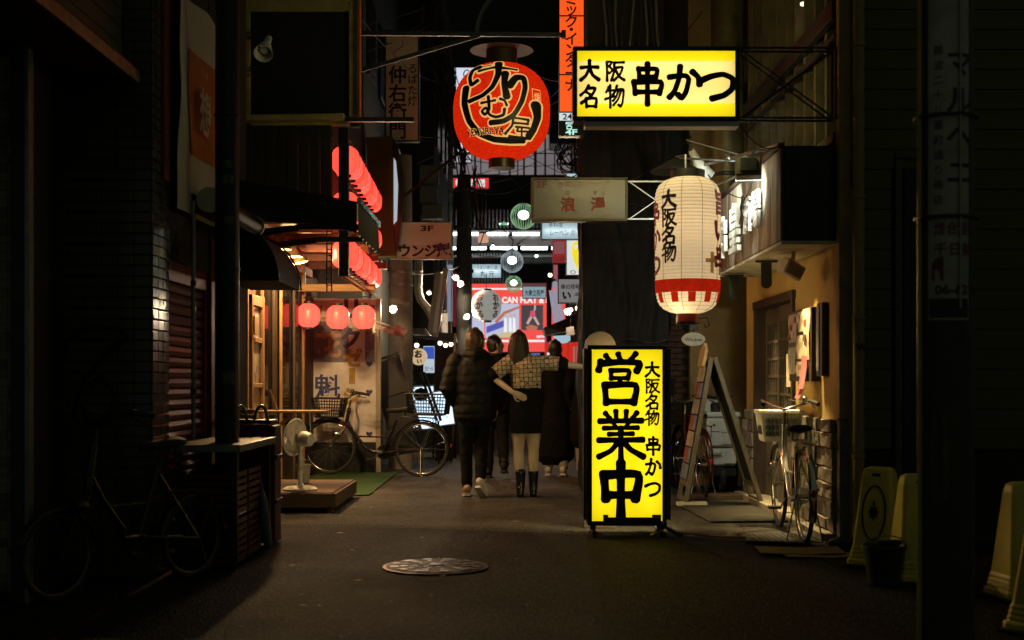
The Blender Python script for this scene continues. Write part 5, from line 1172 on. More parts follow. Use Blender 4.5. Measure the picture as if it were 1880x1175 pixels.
for i, ch in enumerate('ラウンジ'): chars(t, ch, o_(706+24*i,472), UX, UZ, 25*f_, INK, bold=.035)
chars(t, '魁', o_(801,472), UX, UZ, 27*f_, mat('violet_paint', (.05,.02,.14), .6), bold=.04)
t, o_, f_ = flat_sign('orange_sign', 'tall glowing orange vertical sign rising behind the yellow box sign', 13.0, 1026, 1073, -120, 206, emit('orange_face', (1,.10,.012), 1.0), SF, .008, .14)
for i, ch in enumerate('ミック・インターナ'): chars(t, ch, o_(1036,(10,29,51,66,83,103,124,146,168)[i]), UX, UZ, 26*f_, mat('dark_maroon_ink', (.06,.008,.005), .5, bump=0), bold=.02)
for py in (29,137): box('divider', INK, t, X(1027,13), X(1072,13), 12.995, 13.008, Z(py+1,13), Z(py-1,13), 0)
t, o_, f_ = flat_sign('hours_sign', 'small white lit plate reading 24 below the glowing orange sign', 13.0, 1026, 1073, 206, 222, emit('pale_face', (.75,.85,.9), .8), SF, .004, .14)
line(t, '24h', o_(1033,219), UX, UZ, 15*f_, INK, .02, 26*f_)
t, o_, f_ = flat_sign('floor_number_sign', 'black plate with a glowing 4F under the small white plate', 13.0, 1026, 1073, 222.5, 249, mat('black_acrylic', (.01,.014,.012), .2), SF, .004, .14)
MINT = emit('mint_letter', (.55,.95,.85), .9, gloss=False); line(t, '4F', o_(1038,247), UX, UZ, 14*f_, MINT, .03, 22*f_); chars(t, '営', o_(1038,237), UX, UZ, 14*f_, MINT)
COOL = emit('cool_white_face', (.42,.62,.72), .6, (.6,.7,.75)); COOL2 = emit('cool_dim_face', (.36,.52,.60), .62)
t, o_, f_ = flat_sign('pale_blue_sign', 'pale blue lit box sign hanging just below the massage sign', 19, 994, 1066, 407, 440, COOL, SF, .012)
line(t, '季料理', o_(1007,416), UX, UZ, 11*f_, INK, 0, 26*f_); line(t, 'レーベン の', o_(1010,432), UX, UZ, 13*f_, mat('faint_ink', (.12,.12,.14), .6), 0, 46*f_)
t, o_, f_ = flat_sign('bar_sign', 'cool lit box sign with two black characters over the white lantern far down the alley', 22, 866, 921, 484, 511, COOL, SF, .012)
line(t, 'うまい魚と酒', o_(875,494), UX, UZ, 8*f_, mat('faint_ink'), 0, 38*f_)
for ch, px in (('丸',881),('元',897)): chars(t, ch, o_(px,508), UX, UZ, 11*f_, INK, bold=.01)
t, o_, f_ = flat_sign('small_cool_sign', 'smallest cool lit box sign in front of the red screen', 24, 959, 1003, 525, 548, COOL2, SF, .012)
line(t, '大衆立呑屋', o_(963,542), UX, UZ, 12*f_, INK, .02, 36*f_)
t, o_, f_ = flat_sign('izu_sign', 'grey white square sign with black brush hiragana under the ice cream sign', 18.3, 1024, 1072, 511, 557, emit('grey_lit_face', (.42,.42,.42), .42), SF, .014)
line(t, '串の珍味', o_(1030,530), UX, UZ, 10*f_, INK, .02, 36*f_)
for ch, px in (('い',1032),('づ',1050)): chars(t, ch, o_(px,551), UX, UZ, 17*f_, INK, bold=.04)
t, o_, f_ = flat_sign('ice_cream_sign', 'white lit sign showing a yellow ice cream cone over the square hiragana sign', 20, 1039, 1078, 436, 506, emit('ice_white', (.72,.76,.74), .95), SF, .014)
YC = emit('cone_yellow', (1,.8,.02), .9)
MB().prism([V(*o_(px,py)) for px, py in ((1049,463),(1072,463),(1059,495))], (0,-.006,0)).build('cone_print', YC, t); MB().lathe([(.001,-.003),(.1,-.003),(.1,.003),(.001,.003)], V(*o_(1061,455))-V(0,.012,0), 20, Matrix.Rotation(R(90),3,'X')).build('scoop_print', YC, t)
MB().prism([V(*o_(px,py))-V(0,.02,0) for px, py in ((1052,452),(1066,447),(1070,451),(1055,458))], (0,-.004,0)).build('swirl_print', emit('ice_white'), t); line(t, 'O D', o_(1047,503), UX, UZ, 10*f_, INK, 0, 24*f_)
t, o_, f_ = flat_sign('red_poster', 'red food poster hanging beside the ice cream sign', 24, 1014, 1039, 441, 483, emit('red_poster_face', (.42,.03,.03), .6), SF, .004, .03)
box('photo_patch', emit('poster_patch', (.42,.14,.16), .5), t, X(1017,24), X(1036,24), 23.99, 24.0, Z(466,24), Z(444,24), 0); line(t, '居酒屋', o_(1018,479), UX, UZ, 9*f_, WHITE, 0, 18*f_)
t, o_, f_ = flat_sign('white_tower_sign', 'tall white lit sign tower behind the huge red lantern', 22, 833, 907, 122, 281, emit('tower_white', (.78,.84,1.0), .85), SF, .02, .3)
MB().tube([V(*o_(857+6*math.cos(k*.7),136+8*math.sin(k*.7))) for k in range(9)], .01, 4).build('crest_print', GRY, t)
t, o_, f_ = flat_sign('small_white_sign', 'little white lit plate with pink marks under the white sign tower', 22, 833, 866, 283, 299, emit('plate_white', (.7,.72,.8), .7), SF, .01)
line(t, '営業中', o_(840,296), UX, UZ, 10*f_, mat('pink_ink', (.6,.2,.25), .6), .02, 22*f_)
t, o_, f_ = flat_sign('red_offer_sign', 'narrow red lit sign with a yellow 2 in the middle', 21.5, 832, 898, 326, 346, emit('red_face', (1,.06,.05), .7), SF, .006)
WL = emit('white_lit_letter', (.9,.9,.9), .9, gloss=False)
for ch, px, m_ in (('鍋',836,WL),('2',853,YC),('時',863,WL),('間',876,WL)): chars(t, ch, o_(px,343), UX, UZ, 15*f_, m_, bold=.03)
# white lantern far down
ok = thing('pale_lantern', 'pale round paper lantern with red hiragana hanging far down the alley', 'lantern', P(893,561,20)); okc = ok.location
orf = lambda z: .237*max(0, 1-min(1, abs((z-okc.z)/.245))**2.6)**(1/2.1)
ribbed(ok, okc, orf, okc.z-.235, okc.z+.235, 16, paper('pale_paper_lantern', (.55,.56,.52), .34, .5, .15), dip=.006)
for z0_, z1_ in ((.215,.26),(-.26,-.215)): MB().lathe([(.07,z0_),(.08,z0_),(.08,z1_),(.07,z1_)], okc, 18).build('cap', BLACK, ok)
for i, ch in enumerate('おかる'): wrap_char(ok, ch, okc, orf, -.75, okc.z+.06-.13*i, .125, LR, .03, off=.003)
for i, ch in enumerate('おかる'): wrap_char(ok, ch, okc, orf, .45, okc.z+.06-.13*i, .125, LR, .03, off=.003)
MB().tube([okc+V(0,0,.26), okc+V(0,0,.5)], .006, 5).build('wire', CABLE, ok)
# ribbed glass globes
def globe(label, px, py, Y, r, green, e):
    t = thing('globe_lamp', label, 'lamp', P(px,py,Y), 'glass globe lamps'); c = t.location; gc = (.25,.45,.25) if green else (.35,.42,.45)
    GM = emit('green_rib_glow' if green else 'clear_rib_glow', (.36,.68,.36) if green else (.50,.58,.62), .42)  # ribs emit in place of bulb light scattered in the glass
    MB().ball(c, r, 24, 16).build('glass', glass('globe_green' if green else 'globe_clear', (.86,.97,.86) if green else (.92,.95,.96), .08, .05), t, smooth=True)
    b = MB()
    for k in range(14):
        a = PI*k/14; b.tube([c+V(r*1.005*math.cos(q*PI/14)*math.cos(a), r*1.005*math.cos(q*PI/14)*math.sin(a), r*1.005*math.sin(q*PI/14)) for q in range(28)], r*.02, 4, True)
    b.build('rib', GM, t); MB().ball(c+V(0,0,.02), (r*.42,r*.42,r*.36)).build('bulb', BULBW if e else BULB, t, smooth=True)
    MB().lathe([(r*.3,r*.9),(r*.32,r*1.08),(r*.1,r*1.15)], c, 14).build('cap', BLACK, t); MB().tube([c+V(0,0,r*1.1), c+V(.02,0,r*1.9), c+V(-.18,0,r*3.0), c+V(-.5,0,r*2.6), c+V(-.62,0,r*.9)], .012, 6).build('hook', BLACK, t)
globe('greenish ribbed glass globe lamp tucked against the massage sign', 961, 397, 20, .20, True, 1); globe('clear ribbed glass globe lamp with bright bulb above the other small globe', 940, 480, 23, .20, False, 1); globe('small green tinted globe lamp directly under the clear globe', 943, 521, 26, .165, True, 1)
t = thing('tiny_lantern', 'tiny warm paper lamp under the arcade beams', 'lantern', P(887,437,25)); c_ = t.location; MB().lathe([(.06,-.09),(.10,-.085),(.10,.06),(.07,.085)], c_, 16).build('paper', emit('warm_paper', (.85,.45,.3), .7), t); MB().lathe([(.07,.085),(.07,.12),(.001,.13)], c_, 14).build('cap', BLACK, t)

# ---------------------------------------------------------------- alley lamps and poles
ap = thing('concrete_pole', 'stout tan concrete utility pole on the lantern side of the alley', 'pole', (X(736,17.15),17.15,0)); c_ = ap.location
MB().lathe([(.165,0),(.152,3.1),(.145,4.2)], (c_.x,c_.y,0), 28).build('shaft', CONC, ap, smooth=50)
for z in (2.45, 2.62): MB().lathe([(.156,z),(.166,z+.003),(.166,z+.03),(.156,z+.033)], (c_.x,c_.y,0), 28).build('band', STEEL, ap, smooth=40)
dp2 = thing('dark_pole', 'slim dark utility pole hung with cables in mid alley', 'pole', (X(851,20),20.3,0)); c_ = dp2.location
MB().lathe([(.13,0),(.118,3.6),(.108,4.45)], (c_.x,c_.y,0), 24).build('shaft', mat('dark_concrete', (.025,.024,.023), .8, bump=.3), dp2, smooth=50)
for z in (2.9, 3.6, 4.2): MB().lathe([(.13,z),(.15,z+.003),(.15,z+.05),(.13,z+.053)], (c_.x,c_.y,0), 20).build('band', DSTEEL, dp2)
for i, (px, py, Y, ax_) in enumerate(((724,568,16.75,(-.3,-1,0)),(838,507,20,(-.2,-.8,-.7)),(844,519,20,(.3,-.8,-.5)),(855,579,20,(.5,-.8,-.6)),(788,537,19,(0,-1,-.2)),(1042,572,18.1,(0,-1,-.1)))):
    lb = ('round clip lamp glowing on the concrete pole','upper clip lamp on the slim dark pole, seen edge on','middle clip lamp on the slim dark pole facing out','lowest clip lamp on the slim dark pole beside the pale lantern','small bare bulb by the pale tilted boards','small bare bulb below the square hiragana sign')[i]
    p = P(px,py,Y); cone_lamp('clip_lamp', lb, p, p+V(*ax_), DSTEEL, .055 if i != 4 else .03, .08, emit('clip_bulb', (1,.78,.5), 9, gloss=False), group='clip lamps', power=(45,45,50,50,25,35)[i], col=(1,.78,.5), arm=p+V(.1 if px > 830 else -.08,.14,-.03))
sl = thing('tube_spotlight', 'white tubular spotlight on a long arm beside the beam lanterns', 'lamp', P(720,603,15.9)); g = lambda px, py: P(px,py,15.9)
MB().bar(g(688,598),g(726,612),.03,.05).build('arm', WHITE, sl); MB().bar(g(690,590),g(732,603),.02,.02).build('stay', WHITE, sl); MB().tube([g(726,605),g(745,613)], .06, 16).build('head', mat('pink_reflection_enamel', (.6,.42,.42), .25), sl, smooth=50); box('clamp', STEEL, sl, g(684,0).x, g(690,0).x, 15.88, 15.95, g(0,612).z, g(0,585).z)  # head tinted pink for the reflected light on it

# ---------------------------------------------------------------- things on the lantern side further on
bd = thing('easel_board', 'big dark easel board standing tilted behind the bicycle', 'sign stand', (X(720,16.6),16.65,0)); M = Matrix.Rotation(R(-17),3,'Y'); c_ = P(725,725,16.65)
MB().obox(c_, (.34,.03,.94), M).build('board', mat('dark_slate', (.012,.012,.012), .5), bd)
for s in (-.19,.19): MB().obox(c_+M@V(s,-.02,0), (.04,.05,1.06), M).build('stile', BLACK, bd)
for s in (-.5,.02,.5): MB().obox(c_+M@V(0,-.022,s), (.34,.04,.035), M).build('rail', BLACK, bd)
MB().obox(c_+V(.1,.25,-.1), (.04,.04,1.15), Matrix.Rotation(R(-15),3,'Y')@Matrix.Rotation(R(20),3,'X')).build('back_leg', BLACK, bd)
FLW = emit('shop_white', (.62,.75,.85), .95, (.5,.55,.6))
def floor_sign(label, a, b, c, d, Y, rot):
    t = thing('lit_floor_sign', label, 'sign', (X((a+b)/2,Y),Y,0), 'lit white floor signs'); M = Matrix.Rotation(rot,3,'Y'); c_ = P((a+b)/2,(c+d)/2,Y); w_, h_ = (b-a)*Y/FPX, (d-c)*Y/FPX
    MB().obox(c_, (w_,.10,h_), M).build('case', mat('pale_blue_case', (.35,.42,.45), .4), t, bevel=.006); MB().obox(c_-V(0,.053,0), (w_*.9,.004,h_*.92), M).build('lit_face', FLW, t)
    for s in (-.4,.4): MB().bar(c_+M@V(s*w_,0,-h_/2), V(c_.x+s*w_,Y,.014), .03).build('leg', DSTEEL, t)
    return t, c_, M
t, c_, M = floor_sign('lit white floor sign with a grey flower emblem behind the rear basket', 752, 800, 707, 790, 19.2, R(-3))
for k in range(8): MB().lathe([(.001,-.002),(.05,-.002),(.05,.002),(.001,.002)], c_+V(.07*math.cos(k*PI/4)-.02,-.058,.2+.055*math.sin(k*PI/4)), 12, Matrix.Rotation(R(90),3,'X')).build('petal_print', GRY, t)
for k in range(5): line(t, '本日のおすすめ', c_+V(-.13,-.057,.06-.075*k), UX, UZ, .045, mat('blue_ink', (.05,.07,.2), .6), .0, .27)
t, c_, M = floor_sign('lit pale blue floor sign leaning next to the man in the puffer jacket', 797, 832, 716, 782, 18.6, R(-8))
for k in range(4): line(t, '酒一杯', c_+V(-.08,-.057,.12-.09*k), UX, UZ, .05, mat('blue_ink'), .0, .16)
for i, (a, b, c, d, Y) in enumerate(((771,683,803,772,18.2),(808,680,822,722,18.9))):
    t = thing('folded_easel', ('long','short')[i]+' dark folded easel leaning in front of the lit floor signs' if not i else 'short dark folded easel beside the man in the puffer jacket', 'easel', (X((a+c)/2,Y),Y,0), 'folded easels')
    for s in (0,.055): MB().bar(P(a,b,Y)+V(s,0,0), P(c,d,Y)+V(s,-.1,0), .035,.03).build('rail', mat('blue_black_frame', (.03,.045,.055), .35), t)
    for f in (.2,.8): p_ = P(a,b,Y).lerp(P(c,d,Y)+V(0,-.1,0), f); MB().bar(p_, p_+V(.055,0,0), .02).build('rung', DSTEEL, t)
    MB().bar(P(c,d,Y)+V(.02,-.1,0), V(X(c,Y)+.03,Y-.15,.015), .03).build('foot', DSTEEL, t)
t = thing('round_sign', 'round cream lit shop sign by the blue beer poster', 'sign', P(769,655,19.6)); MB().lathe([(.001,-.04),(.125,-.04),(.13,0),(.125,.04),(.001,.04)], t.location, 28, Matrix.Rotation(R(90),3,'X')).build('plate', emit('cream_lit', (.85,.62,.34), .65), t); chars(t, 'お', t.location+V(-.07,-.042,-.02), UX, UZ, .13, INK, bold=.05); chars(t, 'い', t.location+V(-.03,-.042,-.11), UX, UZ, .08, INK)
box('bracket', BLACK, t, t.location.x-.15, t.location.x-.08, 19.55, 19.65, t.location.z, t.location.z+.15)
t, o_, f_ = flat_sign('beer_poster', 'blue and white lit drink poster near the round cream sign', 19.9, 777, 798, 635, 685, emit('poster_pale', (.55,.66,.75), .8), SF, .004, .04)
box('blue_print', emit('poster_blue', (.03,.10,.55), .8), t, X(778,19.9), X(797,19.9), 19.885, 19.898, Z(659,19.9), Z(637,19.9), 0); MB().ball(V(*o_(786,648))-V(0,.012,0), (.05,.004,.075)).build('badge_print', emit('badge_tan', (.6,.35,.3), .6), t); line(t, '生ビール', o_(780,680), UX, UZ, 9*f_, RED_INK, .02, 15*f_)
# slatted planter
pt = thing('leafy_planter', 'leafy climbing plant on a pale slatted screen behind the easel board', 'plant', (X(745,18),18,0))
pieces('slat', mat('lime_slat', (.32,.30,.10), .6), pt, [((X(736+9*k,18), 18.05, .95), (.04,.02,1.3)) for k in range(3)], .003)
random.seed(5); LF = mat('ivy_leaf', (.03,.075,.025), .45, var=.5, scale=20); b = MB()
for i in range(420):
    c_ = V(X(random.uniform(730,762),18), 17.9+random.uniform(-.12,.12), Z(random.uniform(665,790),18)); q = Matrix.Rotation(random.uniform(0,6),3,'Z')@Matrix.Rotation(random.uniform(-1,1),3,'X'); s = random.uniform(.02,.04)
    b.add([c_+q@V(0,0,-s), c_+q@V(s*.6,.1*s,0), c_+q@V(0,0,s), c_+q@V(-s*.6,.1*s,0)], [(0,1,2,3)])
tag(b.build('leaves', LF, pt), kind='stuff'); box('pot', mat('terracotta', (.25,.09,.04), .8), pt, X(733,18), X(760,18), 17.85, 18.05, .014, .28, .01)
# pale tilted boards, dark awning over there
t = thing('tilted_boards', 'pile of pale tilted sign boards standing high by the dark pole', 'boards', P(803,570,18.4))
for k, (px, rot, h_, m_) in enumerate(((797,8,.9,CREAM),(803,6,.86,WHITE),(809,9,1.0,mat('pinkish_board', (.45,.3,.26), .6)))): MB().obox(P(px,556,18.4+.04*k), (.075,.03,h_), Matrix.Rotation(R(rot),3,'Y')).build('board', m_, t)
t = thing('small_awning', 'black stall awning with a pale end strip beneath the tilted boards', 'awning', P(795,618,19)); MB().prism([P(757,606,19),P(835,612,19),P(838,628,19),P(759,618,19)], (0,.5,0)).build('canvas', BC, t); MB().bar(P(836,612,19), P(834,652,19), .03,.03).build('end_strip', mat('pinkish_board'), t)
box('counter_front', mat('dark_stall', (.07,.03,.025), .6), t, X(800,19.4), X(838,19.4), 19.4, 19.7, .014, Z(640,19.4))
t = thing('box_canopy', 'small grey box canopy against the concrete pole', 'canopy', P(770,610,17.8)); MB().prism([P(757,602,17.8),P(780,603,17.8),P(789,615,17.8),P(757,614,17.8)], (0,.3,0)).build('cover', mat('grey_cover', (.2,.18,.17), .5), t)
for i, (a, c, b, d, Y) in enumerate(((776,228,797,302,23),(772,395,795,425,20))):
    t = thing('air_conditioner', ('white wall air conditioner beside the cable bundle','dim wall air conditioner above the lounge sign')[i], 'air conditioner', P((a+b)/2,(c+d)/2,Y), 'wall air conditioners'); box('casing', WHITE if not i else CONC, t, X(a,Y), X(b,Y), Y, Y+.3, Z(d,Y), Z(c,Y), .01)
    for k in range(7): zz = Z(d,Y)+(Z(c,Y)-Z(d,Y))*(k+.7)/8; box('louvre', DSTEEL, t, X(a,Y)+.02, X(b,Y)-.06, Y-.008, Y-.001, zz, zz+.02, 0)
t = thing('cable_boxes', 'grey meter boxes fixed high by the lounge sign', 'meter box', P(790,345,19.5))
for a, c, b, d in ((770,303,805,336),(770,340,803,372),(775,376,812,402)): box('meter_case', mat('meter_grey', (.10,.10,.095), .5), t, X(a,19.5), X(b,19.5), 19.5, 19.7, Z(d,19.5), Z(c,19.5), .008)
t = thing('steel_pipe', 'tall pale steel pipe catching blue light next to the white sign tower', 'pipe', P(827,330,21)); MB().lathe([(.045,Z(486,21)),(.045,Z(160,21))], (t.location.x,21,0), 14).build('pipe', mat('bluish_steel', (.5,.6,.68), .3, .8), t, smooth=50)

# ---------------------------------------------------------------- other side further on
t = thing('stall_awning', 'black ragged stall awning below the square hiragana sign', 'awning', P(1040,592,17.9)); MB().prism([P(998,602,18.2),P(1075,570,18.2),P(1075,598,18.2),P(1040,612,18.2),P(1002,614,18.2)], (0,.8,0)).build('canvas', BC, t); MB().tube([P(1002,617,18.2),P(1072,604,18.2)], .012, 5).build('rod', STEEL, t)
t = thing('price_tag', 'blank pale tag hanging from the ragged awning', 'tag', P(1047,608,18.1)); MB().obox(t.location, (.11,.01,.12), Matrix.Rotation(R(-8),3,'Y')).build('card', mat('card_white', (.5,.46,.45), .8), t); MB().tube([t.location+V(0,0,.06), t.location+V(.02,0,.22)], .004, 4).build('string', CABLE, t)
t = thing('red_curtain', 'red glossy shop curtain with painted-in light and pale streaks', 'curtain', P(1035,660,21.5)); MB().sheet((X(1000,21.5),21.5,Z(720,21.5)), (X(1078,21.5)-X(1000,21.5),0,0), (0,0,Z(628,21.5)-Z(720,21.5)), 40, 10, lambda a, b: .03*math.sin(a*40)).build('cloth', emit('red_cloth_glow', (.75,.03,.015), .62), t, smooth=True)  # curtain and streaks emit by themselves to look lit, no lamp behind
for k, px in enumerate((1052,1058,1063,1069)): MB().sheet((X(px,21.5),21.42,Z(715,21.5)), (.03+.01*(k%2),0,0), (0,0,Z(636,21.5)-Z(715,21.5)), 2, 8).build('streak', emit('streak_glow', (.55,.26,.24), .5), t)
t = thing('hanging_cloth', 'pale lilac cloth hung up beside the red screen', 'cloth', P(1025,560,22)); MB().sheet((X(1016,22),22,Z(592,22)), (X(1036,22)-X(1016,22),0,0), (-.08,0,Z(533,22)-Z(592,22)), 10, 12, lambda a, b: .03*math.sin(a*14+b*3)).build('cloth', emit('lilac_glow', (.50,.46,.58), .55), t, smooth=True)  # cloth and knot emit in place of light falling on them
MB().ball(P(1019,524,22), (.05,.05,.08)).build('knot', emit('lilac_glow'), t)
t = thing('black_post', 'plain black post in front of the red screen', 'post', (X(1008,23),23,0)); MB().lathe([(.045,0),(.045,Z(515,23))], (t.location.x,23,0), 14).build('post', BLACK, t)
t = thing('blue_sign', 'round edged pale blue lit sign under the ragged awning', 'sign', P(1040,622,20.5)); MB().lathe([(.001,-.03),(.16,-.03),(.16,.03),(.001,.03)], P(1034,612,20.5), 24, Matrix.Rotation(R(90),3,'X')).build('plate', emit('pale_blue_lit', (.45,.70,.85), .7), t); box('panel', mat('teal_panel', (.03,.08,.10), .5), t, X(1047,20.5), X(1072,20.5), 20.45, 20.52, Z(628,20.5), Z(608,20.5)); line(t, 'Jun', (X(1050,20.5),20.45,Z(625,20.5)), UX, UZ, .16, GRY, .01, .2)

# ---------------------------------------------------------------- rows of buildings and the street end
def row_building(label, x0, x1, y0, y1, side, m):
    t = thing('alley_building', label, 'building', ((x0+x1)/2,(y0+y1)/2,0), 'buildings along the alley'); box('wall', m, t, x0, x1, y0, y1, 0, 9)
    xf = x1 if side > 0 else x0
    for k in range(int((y1-y0)/1.5)):
        for z in (2.9, 5.3):
            y = y0+.4+1.5*k; f = box('window_frame', DSTEEL, t, xf-.03, xf+.04, y, y+.8, z, z+1.1); MB().box(xf-.035+(.07 if side > 0 else 0), xf-.03+(.075 if side > 0 else 0), y+.05, y+.75, z+.05, z+1.05).build('pane', mat('night_pane', (.03,.035,.04), .12), f)
    return t
row_building('dark building behind the concrete pole', -6, -1.95, 16.75, 22, 1, GREYWALL); row_building('grey building farther along past the lit floor signs', -6, -1.35, 22.1, 29, 1, DARKWALL)
row_building('dark building beyond the black sheeting', 1.2, 6, 18.1, 24, -1, DARKWALL); row_building('farther grey building beyond the ice cream sign', 1.3, 6, 24.1, 29, -1, GREYWALL)
te = thing('street_end_building', 'pinkish panelled building with arcade beams closing the alley end', 'building', (0,34.5,0))
box('wall', DARKWALL, te, -9, 9, 35, 36, 0, 16)
PKPS = [emit('pinkish_panel_painted_light_%d' % i, c_, .46, gloss=False) for i, c_ in enumerate(((.40,.35,.36),(.46,.40,.42),(.33,.29,.31)))]  # facade panels emit in place of light from unseen fixtures
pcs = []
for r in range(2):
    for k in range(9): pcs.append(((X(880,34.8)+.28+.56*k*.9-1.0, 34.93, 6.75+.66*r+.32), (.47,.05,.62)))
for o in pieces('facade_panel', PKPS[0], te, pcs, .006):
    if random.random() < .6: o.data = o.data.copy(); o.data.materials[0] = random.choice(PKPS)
box('dark_roof', mat('tar_roof', (.03,.028,.03), .7), te, -6, 6, 34.2, 34.85, 5.35, 6.70)
for k in range(9): box('roof_pipe', DSTEEL, te, -2+.5*k, -1.6+.5*k, 34.0, 34.15, 5.5+.1*(k % 3), 5.62+.1*(k % 3))
for px in (872,936,962,982,1001): box('dark_fin', BLACK, te, X(px-1.6,34.6), X(px+1.6,34.6), 34.6, 34.72, 6.72, 8.08)
bw_ = thing('arcade_beams', 'slatted arcade beams with rows of white light tubes at the alley end', 'beam', (0,31,4.6))
for py, h_ in ((424,.06),(441,.22),(470,.05)): box('beam', mat('arcade_grey', (.22,.20,.20), .5, .2), bw_, -3, 2.4, 31.1, 31.3, Z(py+h_*38,31), Z(py-h_*38,31))
FN = mat('dark_fin_paint', (.16,.12,.12), .5); LFN = mat('light_fin_paint', (.34,.34,.36), .5)
pieces('slat', FN, bw_, [((-1.9+.09*k, 31.2, Z(402,31.2)), (.035,.05,.46)) for k in range(40)], 0)
pieces('fin', LFN, bw_, [((X(868,31.4)+.075*k, 31.4, Z(492,31.4)), (.035,.06,.72)) for k in range(13)], 0)
pieces('rib', FN, bw_, [((-1.9+.045*k, 31.08, Z(443,31.1)), (.018,.03,.20)) for k in range(80)], 0)
ATB = emit('arcade_tube', (.90,1,.93), 6, gloss=False)
for py in (430,456):
    for k in range(6): xa = -2.2+.74*k+(.2 if py == 456 else 0); MB().tube([(xa,30.95,Z(py,31)),(xa+.64,30.95,Z(py,31))], .038, 8).build('light_tube', ATB, bw_)
box('canopy', mat('dark_canopy', (.04,.04,.045), .5), bw_, X(930,31.6), 2.5, 31.6, 33, Z(520,31.6), Z(465,31.6))
MB().ball(P(925,411,30.8), (.11,.05,.04)).build('round_light', ATB, bw_)
pk = thing('arcade_arch', 'pale curved arch tube high over the alley end', 'arch', P(950,60,28)); MB().tube([P(950+75*math.cos(a), 70-95*math.sin(a), 28) for a in [PI*k/20 for k in range(21)]], .045, 8).build('tube', mat('pale_green_paint', (.34,.36,.26), .4), pk, smooth=True)
dt = thing('dark_tower', 'black flat sided tower rising behind the orange sign', 'building', (X(1000,27.5),27.5,0)); box('wall', BLACK, dt, X(985,27), X(1120,27), 27, 28, Z(230,27), 12); box('bracket', DSTEEL, dt, X(1010,27), X(1120,27), 27.1, 28, Z(262,27), Z(231,27))
# red screen
ld = thing('red_screen', 'large glowing red advertising screen at the end of the alley', 'screen', P(940,582,33)); Ys = 33; S_ = lambda px, py: V(X(px,Ys), Ys-.012, Z(py,Ys))
box('casing', DSTEEL, ld, X(846,Ys), X(1040,Ys), Ys, Ys+.2, Z(648,Ys), Z(519,Ys))
def patch(name, m, pts, k=0): return MB().add([S_(*p)-V(0,.004*k,0) for p in pts], [list(range(len(pts)))]).build(name, m, ld)
rect = lambda a, c, b, d: ((a,d),(b,d),(b,c),(a,c))
SR = emit('screen_red', (1,.10,.075), .9, gloss=False); SW = emit('screen_white', (.95,.93,.92), .95, gloss=False); SBL = emit('screen_blue', (.12,.13,.55), .8, gloss=False); SLB = emit('screen_pale', (.62,.66,.85), .8, gloss=False); SDK = emit('screen_dark', (.10,.08,.09), .7, gloss=False); SOR = emit('screen_orange', (.6,.2,.12), .8, gloss=False); SYE = emit('screen_yellow', (.75,.62,.35), .8, gloss=False); SPK = emit('screen_pink', (.85,.10,.20), .8, gloss=False); SSK = emit('screen_skin', (.75,.5,.42), .8, gloss=False)
patch('red_ground', SR, rect(848,521,1038,646)); patch('white_stripe', SW, rect(848,529,1002,532), 1); patch('white_stripe', SW, rect(848,624,1002,628), 1)
line(ld, 'YOU CAN PLAY & SHOP', tuple(S_(887,556)), UX, UZ, 15*Ys/FPX, SW, .045, 150*Ys/FPX, off=.012); line(ld, 'and', tuple(S_(985,620)), UX, UZ, 9*Ys/FPX, SW, .03, 18*Ys/FPX, off=.012)
patch('photo', SLB, rect(866,559,889,618), 1); patch('photo', SLB, rect(891,558,953,620), 1); patch('photo', SDK, rect(957,560,997,606), 1)
patch('photo_detail', SBL, ((893,600),(925,588),(925,600),(893,612)), 2); patch('photo_detail', SOR, ((908,590),(925,572),(953,562),(953,566),(928,577),(912,594)), 2); patch('photo_detail', SYE, ((900,618),(940,606),(950,620),(920,620)), 2)
for px in (928,937,944): patch('photo_figure', SW, ((px-3,610),(px+3,610),(px+2,585),(px-2,582)), 2); patch('photo_figure', SSK, rect(px-2,576,px+2,582), 3)
patch('photo_figure', SPK, ((972,582),(983,580),(982,570),(974,571)), 2); patch('photo_figure', SSK, ((972,582),(978,582),(970,596),(966,594)), 2); patch('photo_figure', SSK, ((978,582),(983,581),(991,596),(987,597)), 2); patch('photo_figure', SSK, ((980,571),(983,570),(984,561),(981,560)), 3); patch('photo_figure', SOR, ((965,600),(975,596),(988,600),(985,606),(968,606)), 2)
sf = thing('shuttered_front', 'grey shuttered shop front below the red screen', 'shop front', (0,33.5,0)); pieces('shutter_panel', mat('pale_shutter', (.30,.28,.32), .5), sf, [((-2.1+.6*k, 33.4, .85), (.57,.05,1.68)) for k in range(9)], .01)

